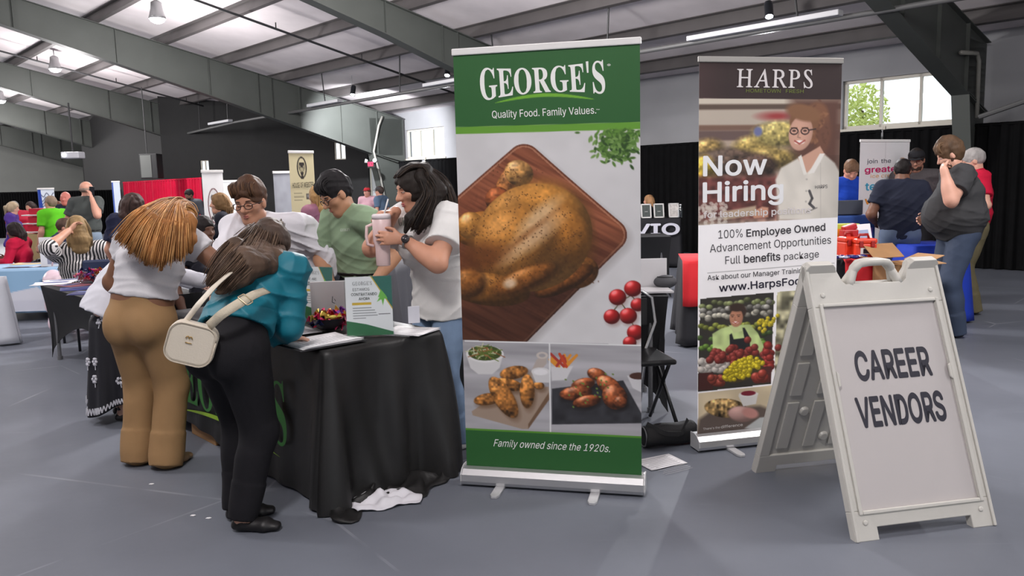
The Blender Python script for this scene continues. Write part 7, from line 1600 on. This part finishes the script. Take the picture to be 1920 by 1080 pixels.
# grey table with small trays between the two men and brown snack basket by the jeans
tb0 = P(556, 495, 6.5) * np.array([1, 1, 0]); tb1 = P(660, 497, 6.3) * np.array([1, 1, 0]); zt = P(600, 497, 6.4)[2]
cloth_table('grey tablecloth behind the sage polo with small trays on it', tb0, tb1 - tb0, .9, np.array([.1, 1, 0]), .6, zt, LIN('grey', (92, 92, 98)))
for k, (x, y, lab) in enumerate(((585, 489, 'silver tray of blue pens on the grey tablecloth beside the mauve sweater'), (612, 492, 'silver tray with steel tins on the grey tablecloth behind the sage polo'))):
    c = P(x, y, 6.45); c[2] = zt + .006; t = thing('serving_tray', lab, 'tray', c)
    mb = MB(); mb.lathe([(.001, 0), (.10, 0), (.12, .02), (.115, .022), (.095, .006), (.001, .006)], (0, 0, 0), 24); mb.build('tray', ALUM, t, smooth=True)
    mb = MB(); mb.box((0, 0, .03), (.10, .05, .04), rot=.4); mb.build('contents', mat('tray_items_%d' % k, ((60, 66, 130), (150, 150, 156))[k], .4), t, bevel=.006)
c = P(856, 535, 4.9); bz_ = c[2] - .05; stc = np.array([c[0], c[1], 0])
t = thing('plastic_stool', 'black stool carrying the snack basket behind the jeans', 'stool', stc); mb = MB(); mb.lathe([(.16, 0), (.15, bz_ - .04), (.17, bz_ - .03), (.17, bz_ - .006), (.001, bz_ - .006)], (0, 0, 0), 24); mb.build('stool_body', SPANDEX, t); mb = MB(); mb.cyl((0, 0, bz_ - .006), (0, 0, bz_), .165, n=24); mb.build('seat_pad', SPANDEX, t)
t = thing('snack_basket', 'orange brown basket heaped with crisps behind the jeans', 'basket', stc + U3 * bz_); o = np.array(t.location)
mb = MB(); mb.lathe([(.001, 0), (.10, 0), (.14, .07), (.135, .072), (.09, .01), (.001, .01)], (0, 0, 0), 24); mb.build('basket', mat('wicker', (150, 100, 56), .7, bump=.4, bscale=90), t, smooth=True)
sdf('crisps', [ell(o + np.array([.09 * math.cos(i * 2.4) * (i / 16) ** .5, .09 * math.sin(i * 2.4) * (i / 16) ** .5, .05 + .03 * (i % 3)]), (.045, .035, .02), k=.004) for i in range(16)], .008, mat('crisp_gold', (206, 140, 66), .6, var=.2, vscale=30), t, o)['kind'] = 'stuff'
# ---------------------------------------------------------------- right of the green banner
Bk = G(1236, 748); n1 = P(1272, 560, 4.75); RTZ = P(1230, 556, 4.75)[2]
stretch_table('near black stretch-covered table between the two tall banners', np.array([n1[0] - .06, n1[1], 0]), np.array([-1, .08, 0]), 1.2, np.array([.08, 1, 0]), .6, RTZ)
c = P(1211, 546, 4.95); c[2] = RTZ + .006; t = thing('laptop', 'white laptop with raised lid on the near black stretch table', 'laptop', c)
mb = MB(); mb.box((0, -.02, .008), (.30, .21, .014)); mb.build('keyboard_base', mat('white_shell', (206, 204, 206), .4), t, bevel=.003)
mb = MB(); mb.box((0, .10, .10), (.30, .008, .19)); mb.build('lid', mat('white_shell', (206, 204, 206), .4), t, bevel=.003)
c = P(1247, 548, 5.05); c[2] = RTZ + .006; t = thing('round_pouch', 'round dark grey pouch beside the white laptop', 'pouch', c); mb = MB(); mb.ell((0, 0, .045), (.075, .075, .043), 20); mb.build('pouch_body', mat('grey_pouch', (70, 70, 74), .7), t, smooth=True); mb = MB(); mb.tube([(.05 * math.cos(a), .05 * math.sin(a), .078) for a in np.linspace(0, 6.28, 21)], .003, 6); mb.build('zip_seam', mat('zip_black', (30, 30, 32), .5), t, smooth=True)
r0 = P(1262, 444, 9.6); zt2 = P(1240, 444, 9.6)[2]
stretch_table('tall black stretch-covered table farther back before the lettered tablecloth', np.array([r0[0] - .02, r0[1], 0]), np.array([-1, .05, 0]), 1.3, np.array([.05, 1, 0]), .65, zt2)
# lettered black table with framed pictures
v0 = P(1276, 413, 13.0); VZ = .80; vt0 = np.array([v0[0], v0[1], 0])
vt = cloth_table('black tablecloth with big white lettering before the far drape', vt0, np.array([-1, .06, 0]), 2.0, np.array([.06, 1, 0]), .7, VZ, mat('black_cloth_plain', (24, 24, 30), .8), amp=.01)
mb = MB(); vo = np.array(vt.location); vx = _nrm(np.array([1, -.06, 0])); vn = np.array([vx[1], -vx[0], 0]); base = vt0 + vn * .055
text_on(mb, 'VIO', lambda x, y: base + vx * x + vn * .01 + U3 * (VZ - .06 - y), -.78, .2, -.02, .2, .19, bold=.05); mb.build('lettering', mat('white_print', (214, 214, 226), .6), vt, off=vo)
for x, lab in ((1212, 'dark picture frame on the lettered tablecloth, closest to the green banner'), (1236, 'dark picture frame on the lettered tablecloth, middle of three'), (1264, 'white picture frame on the lettered tablecloth beside the bottle')):
    c = P(x, 411, 13.25); c[2] = VZ + .004; t = thing('picture_frame', lab, 'frame', c); wh = x == 1264
    mb = MB(); ya = _nrm(np.array([0, .25, 1])); 
    for (cx, cz, w, h) in ((-.075, .11, .02, .24), (.075, .11, .02, .24), (0, .0, .17, .02), (0, .22, .17, .02)): mb.box(np.array([cx, 0, 0]) + ya * (cz + .012), (w, .02, h), ax=[np.array([1., 0, 0]), np.cross(ya, np.array([1., 0, 0])), ya])
    mb.build('frame_border', mat('frame_white', (216, 214, 212), .4), t)
    mb = MB(); mb.box(ya * .122 + np.array([0, .002, 0]), (.14, .012, .21), ax=[np.array([1., 0, 0]), np.cross(ya, np.array([1., 0, 0])), ya]); mb.build('picture', mat('frame_pic_%d' % wh, (196, 190, 186) if wh else (62, 70, 68), .4, var=.3, vscale=20), t)
    mb = MB(); mb.box((0, .06, .07), (.05, .12, .006), ax=[np.array([1., 0, 0]), _nrm(np.array([0, 1, -.9])), _nrm(np.array([0, .9, 1]))]); mb.build('easel_back', mat('frame_white', (216, 214, 212), .4), t)
c = P(1276, 410, 13.2); c[2] = VZ + .004; t = thing('water_bottle', 'clear water bottle at the end of the lettered tablecloth', 'bottle', c); mb = MB(); mb.lathe([(.001, 0), (.032, 0), (.034, .02), (.033, .14), (.014, .19), (.014, .2)], (0, 0, 0), 18); mb.build('bottle_body', glass_mat('bottle_plastic', (.8, .86, .9), .15), t, smooth=True); mb = MB(); mb.cyl((0, 0, .2), (0, 0, .22), .016, n=14); mb.build('bottle_cap', mat('cap_white', (220, 220, 224), .4), t)
# folding chair and black bag by the green banner
c = P(1184, 700, 4.45); cb = np.array([c[0], c[1], 0]); t = thing('folding_chair', 'black folding chair with chrome hoop half hidden behind the green banner', 'chair', cb, math.radians(10)); CHR = mat('chrome_tube', (170, 170, 172), .2, metal=.95); BLKM = mat('black_tube', (30, 30, 32), .35, metal=.4)
mb = MB(); mb.tube([(-.2, .12, .45), (-.2, .16, .72), (-.16, .17, .78), (.12, .17, .78), (.18, .16, .74), (.19, .13, .6), (.12, .10, .45), (.04, .0, .10)], .011, 8); mb.build('backrest_hoop', CHR, t, smooth=True)
mb = MB(); mb.box((-.01, .155, .66), (.32, .012, .16)); mb.build('backrest', BLKM, t, bevel=.004)
mb = MB(); mb.box((-.01, -.06, .44), (.38, .36, .03)); mb.build('seat', BLKM, t, bevel=.012)
for p0, p1 in (((.17, .1, .42), (.20, -.26, .01)), ((-.19, .1, .42), (-.21, -.26, .01)), ((.17, -.16, .43), (.19, .22, .01)), ((-.19, -.16, .43), (-.21, .22, .01))):
    mb = MB(); mb.cyl(p0, p1, .011, n=8); mb.build('leg', BLKM, t, smooth=True)
b0, b1 = G(1228, 846), G(1296, 838); ux = _nrm(b1 - b0); uy = np.array([-ux[1], ux[0], 0]); cb = (b0 + b1) / 2 + uy * .07; t = thing('carry_bag', 'black nylon carry bag lying on the floor between the banners', 'bag', cb); NYL = mat('black_nylon', (24, 24, 26), .6, bump=.15, bscale=120)
L_ = np.linalg.norm(b1 - b0) / 2 + .035
sdf('bag_body', [econe(cb - ux * L_ + U3 * .062, cb + ux * L_ + U3 * .066, .062, .064, U3, .95), cut(cb - ux * (L_ + .0), -ux), cut(cb + ux * (L_ + .02), ux), cut(cb + U3 * .003, -U3)], .007, NYL, t, cb, disp=lambda X: folds(X, .004, 40, 1))
mb = MB(); e0 = cb - ux * (L_ + .002) + U3 * .062; mb.tube([e0 + uy * .05 * math.cos(a) * min(1, 1.0) + U3 * .052 * math.sin(a) for a in np.linspace(0, 6.2832, 25)], .004, 6); mb.build('end_piping', mat('grey_piping', (120, 120, 122), .5), t, off=cb, smooth=True)
mb = MB(); ribbon(mb, [cb - ux * .12 + U3 * .13, cb - ux * .05 - uy * .07 + U3 * .09, cb + ux * .05 - uy * .08 + U3 * .08, cb + ux * .12 + U3 * .13], .025, -uy); mb.build('carry_strap', NYL, t, off=cb, solid=.003)
pc = G(1240, 868); papers('paper_sheet', 'pale sheet of paper lying on the floor in front of the black carry bag', 'paper', pc + U3 * .002, .5, 1, w=.22, h=.16)
# red and black table behind the brown banner
r0, r1 = P(1284, 486, 6.75), P(1668, 486, 6.5); RZ = P(1600, 486, 6.6)[2] ; rux = _nrm((r1 - r0) * np.array([1, 1, 0])); ruy = np.array([-rux[1], rux[0], 0]); rc0 = np.array([r0[0], r0[1], 0]); RL = np.linalg.norm(r1 - r0)
cloth_table('black tablecloth with red runners behind the dark brown banner', rc0, rux, RL, ruy, .7, RZ, mat('black_cloth_plain', (24, 24, 30), .8), amp=.012)
REDC = LIN('red', (206, 30, 40))
def runner(label, s0, s1, ze=.06):
    o = rc0 + rux * (s0 + s1) / 2; t = thing('table_runner', label, 'cloth', o + ruy * .3 + U3 * RZ); ob = np.array(t.location); g = []
    for (d, z) in ((.66, RZ + .006), (.3, RZ + .006), (.0, RZ + .007), (-.05, RZ - .02), (-.075, RZ - .2), (-.085, (RZ - .2 + ze) / 2), (-.09, ze)): g.append([rc0 + rux * s + ruy * (d - .015 * math.sin(s * 40) * (d < -.02)) + U3 * z for s in np.linspace(s0, s1, 20)])
    mb = MB(); mb.grid(g); mb.build('cloth', REDC, t, off=ob, solid=.003, smooth=True)
runner('red table runner peeking out beside the dark brown banner edge', -.02, .20, .36); runner('red table runner under the orange tool boxes', RL - .36, RL - .02)
ORANGE = mat('orange_red_plastic', (214, 58, 30), .35)
def toolbox(label, x, y, Yd, w, d, h, rot=0.0, lab=True):
    c = P(x, y, Yd); c[2] = RZ + .012; t = thing('toolbox', label, 'box', c, rot)
    mb = MB(); mb.box((0, 0, h * .38), (w, d, h * .72)); mb.build('box_body', ORANGE, t, bevel=.012)
    mb = MB(); mb.box((0, 0, h * .86), (w * 1.03, d * 1.03, h * .26)); mb.build('lid', ORANGE, t, bevel=.012)
    mb = MB(); mb.tube([(-w * .25, 0, h * .98), (-w * .2, 0, h * 1.18), (w * .2, 0, h * 1.18), (w * .25, 0, h * .98)], .012, 8); mb.build('handle', mat('dark_red_plastic', (150, 26, 24), .4), t, smooth=True)
    for sx in (-.28, .28): mb = MB(); mb.box((w * sx, -d / 2 - .006, h * .72), (.03, .012, .05)); mb.build('latch', mat('dark_red_plastic', (150, 26, 24), .4), t, bevel=.003)
    if lab:
        mb = MB(); mb.box((0, -d / 2 - .002, h * .36), (w * .62, .003, h * .34)); e = mb.build('label_plate', mat('label_grey', (206, 200, 196), .5), t)
        mb = MB(); mb.box((0, -d / 2 - .004, h * .36), (w * .36, .002, h * .22)); mb.build('label_print', mat('label_dark', (60, 50, 60), .5), e)
toolbox('orange toolbox with a pale label on the red runner', 1618, 478, 6.62, .17, .14, .16)
toolbox('orange toolbox without label beside the labelled one', 1590, 476, 6.72, .13, .14, .17, .15, False)
c = P(1591, 452, 6.85); t = thing('red_case', 'small dark red case tilted on top of the stack behind the toolboxes', 'box', np.array([c[0], c[1], RZ + .012])); mb = MB(); mb.box((0, 0, .11), (.13, .1, .22)); mb.build('case_body', mat('case_red', (176, 26, 34), .4), t, bevel=.01); mb = MB(); mb.box((0, -.005, .235), (.11, .08, .05), ax=[np.array([.96, 0, .28]), np.array([0, 1., 0]), np.array([-.28, 0, .96])]); mb.build('case_lid', mat('case_red', (176, 26, 34), .4), t, bevel=.008)
c = P(1616, 452, 6.9); c[2] = RZ + .012; t = thing('paper_stand', 'white paper in a tilted stand behind the orange toolboxes', 'stand', c); mb = MB(); mb.box((0, 0, .14), (.17, .008, .24), ax=[np.array([1., 0, .06]), _nrm(np.array([0, 1, -.3])), _nrm(np.array([-.06, .3, 1]))]); mb.build('paper', PAPER, t); mb = MB(); mb.box((0, .03, .02), (.12, .1, .03)); mb.build('base', mat('stand_base', (190, 190, 196), .4), t, bevel=.004); mb = MB(); mb.box((0, -.012, .15), (.11, .002, .12), ax=[np.array([1., 0, .06]), _nrm(np.array([0, 1, -.3])), _nrm(np.array([-.06, .3, 1]))]); mb.build('print_block', mat('print_pale_blue', (150, 166, 200), .5), t)
rs = np.random.RandomState(12); SILV = mat('foil_packet', (196, 200, 226), .15, metal=.7, bump=.5, bscale=60); NAVF = mat('navy_packet', (36, 40, 110), .3, metal=.3)
for k in range(9):
    c = P(1566 + k * 6.2, 489, 6.44 + .03 * (k % 3)); c[2] = RZ + .016; mb = MB(); mb.ell((0, 0, .018), (.036, .028, .016), 12); mb.tube([(-.036, -.02, .018), (-.04, 0, .02), (-.036, .02, .018)], .005, 5)
    o = mb.build('snack_packet', SILV if k % 2 else NAVF, None, smooth=True); o.location = [float(q) for q in c]; o.rotation_euler = (0, 0, rs.rand() * 3); tag(o, 'small foil snack packet in the row at the table edge before the toolboxes', 'packet', 'foil packets along the red runner')
c = P(1580, 455, 7.0); c[2] = RZ + .012; t = thing('gift_box', 'lime and orange printed box behind the red case', 'box', c); mb = MB(); mb.box((0, 0, .14), (.24, .12, .24)); mb.build('box_body', mat('lime_print_box', (186, 196, 70), .5), t, bevel=.003); mb = MB(); mb.box((-.07, -.062, .12), (.1, .003, .2)); mb.build('orange_panel', mat('orange_panel', (232, 140, 30), .5), t); mb = MB(); mb.box((.06, -.062, .14), (.09, .003, .16)); mb.build('picture_panel', mat('picture_panel', (206, 206, 190), .5, var=.2, vscale=30), t)
# blue counter with laptop behind, blue table by the bearded person, carton and red bin
c = P(1590, 425, 8.4); cb = np.array([c[0], c[1], 0]); BZ = P(1590, 404, 8.3)[2]; t = thing('blue_counter', 'blue box-shaped counter with pink lettering under the dark laptop', 'counter', cb); mb = MB(); mb.box((0, 0, BZ / 2), (.42, .36, BZ)); mb.build('counter_body', LIN('blue', (44, 78, 150)), t, bevel=.02)
mb = MB(); mb.prism([(-.17, 0), (.06, 0), (.1, .13), (-.17, .13)], (-.02, -.184, BZ - .24), np.array([1., 0, 0]), U3, np.array([0, -1., 0]), .003); mb.build('printed_panel', mat('pink_print', (214, 130, 160), .6), t); mb = MB(); mb.box((.15, -.185, BZ - .16), (.05, .003, .07)); mb.build('badge_print', mat('violet_print', (120, 80, 170), .6), t)
lc2 = np.array([cb[0] - .06, cb[1], BZ + .004]); t = thing('laptop', 'dark laptop seen from behind on the blue counter', 'laptop', lc2); mb = MB(); mb.box((0, .02, .008), (.33, .22, .016)); mb.build('keyboard_base', mat('laptop_dark', (74, 80, 92), .4), t, bevel=.004); mb = MB(); mb.box((0, -.10, .08), (.33, .01, .145)); mb.build('lid', mat('laptop_dark', (74, 80, 92), .4), t, bevel=.004)
cl0 = P(1736, 462, 7.5); bz2 = cl0[2]
cloth_table('royal blue tablecloth beside the bearded person', np.array([cl0[0] - .1, cl0[1], 0]), np.array([1, .03, 0]), .5, np.array([-.03, 1, 0]), .6, bz2, LIN('royal', (20, 56, 176)), amp=.012)
c = P(1690, 500, 6.35); cb = np.array([c[0], c[1], 0]); chh = P(1690, 492, 6.35)[2]; t = thing('cardboard_box', 'tall open cardboard box with spread flaps behind the floor sign', 'box', cb, .3)
mb = MB()
for (x0, y0, sx, sy) in ((0, -.14, .3, .006), (0, .14, .3, .006), (-.15, 0, .006, .28), (.15, 0, .006, .28)): mb.box((x0, y0, chh / 2), (sx, sy, chh))
mb.box((0, 0, .004), (.3, .28, .006)); mb.build('box_walls', CARD, t)
for (cx, cy, ux_, uy_) in ((0, -.21, .3, .17), (0, .2, .3, .17)):
    mb = MB(); s = -1 if cy < 0 else 1; mb.box((cx, cy, chh + (.02 if s < 0 else .08)), (ux_, uy_, .005), ax=[np.array([1., 0, 0]), _nrm(np.array([0, 1, (.12 if s < 0 else .75) * s * (1 if s > 0 else -1)])), _nrm(np.array([0, -.3 * s, 1]))]); mb.build('flap', CARD, t)
for s in (-1, 1): mb = MB(); mb.box((s * .22, 0, chh + .03), (.15, .27, .005), ax=[_nrm(np.array([1, 0, .3 * s])), np.array([0, 1., 0]), _nrm(np.array([-.3 * s, 0, 1]))]); mb.build('flap', CARD, t)
c = G(1772, 606); t = thing('plastic_bin', 'small red plastic bin on the floor beside the jeans of the bearded person', 'bin', c); bh = P(1772, 562, c[1])[2]; RB = mat('red_bin', (190, 36, 60), .4)
mb = MB(); mb.lathe([(.001, .002), (.085, .002), (.11, bh), (.122, bh), (.122, bh + .012), (.104, bh + .012), (.08, .012), (.001, .012)], (0, 0, 0), 28); mb.build('bin_body', RB, t, smooth=True); mb = MB(); mb.tube([(-.11, 0, bh), (-.12, -.03, bh + .03), (0, -.05, bh + .05), (.12, -.03, bh + .03), (.11, 0, bh)], .004, 6); mb.build('handle', RB, t, smooth=True)
# tree seen through the bright window
_d = ray(1612, 200); tp = CP + _d * ((20 - CP @ VX) / (_d @ VX)); tp = np.array([tp[0], tp[1], 0]); t = thing('tree', 'sunlit tree outside the bright high window', 'tree', tp); LEAF = mat('tree_leaf', (206, 218, 130), .6)
mb = MB(); mb.tube([tp, tp + U3 * 1.5, tp + np.array([.1, .1, 3])], [.12, .09, .05], 8); mb.build('trunk', mat('bark', (90, 74, 58), .9), t, off=tp, smooth=True)
mb = MB(); rs = np.random.RandomState(1)
for k in range(1400):
    d = rs.randn(3); d = d / np.linalg.norm(d) * rs.rand() ** .4; p = tp + np.array([0, 0, 2.7]) + d * np.array([.7, .7, 1.0]); a, b = _nrm(rs.randn(3)), rs.randn(3); b = _nrm(b - a * (a @ b)); mb.add([p - a * .07, p - b * .035, p + a * .07, p + b * .035], [(0, 1, 2, 3)])
mb.build('foliage', LEAF, t, off=tp)

for k, (x, y, lab) in enumerate(((362, 967, 'tiny white paper scrap on the bare floor, lower of two by the dark shoes'), (391, 972, 'tiny white paper scrap on the bare floor closest to the dark shoes'), (284, 908, 'thin white scrap on the floor in front of the tan trouser hems'))):
    c = G(x, y); mb = MB(); mb.prism([(-.012, -.004), (.004, -.008), (.013, .002), (.003, .008), (-.009, .006)], (0, 0, .001), np.array([1., 0, 0]), np.array([0, 1., 0]), U3, .0015); o = mb.build('paper_scrap', PAPER, None); o.location = [float(q) for q in c]; tag(o, lab, 'scrap')
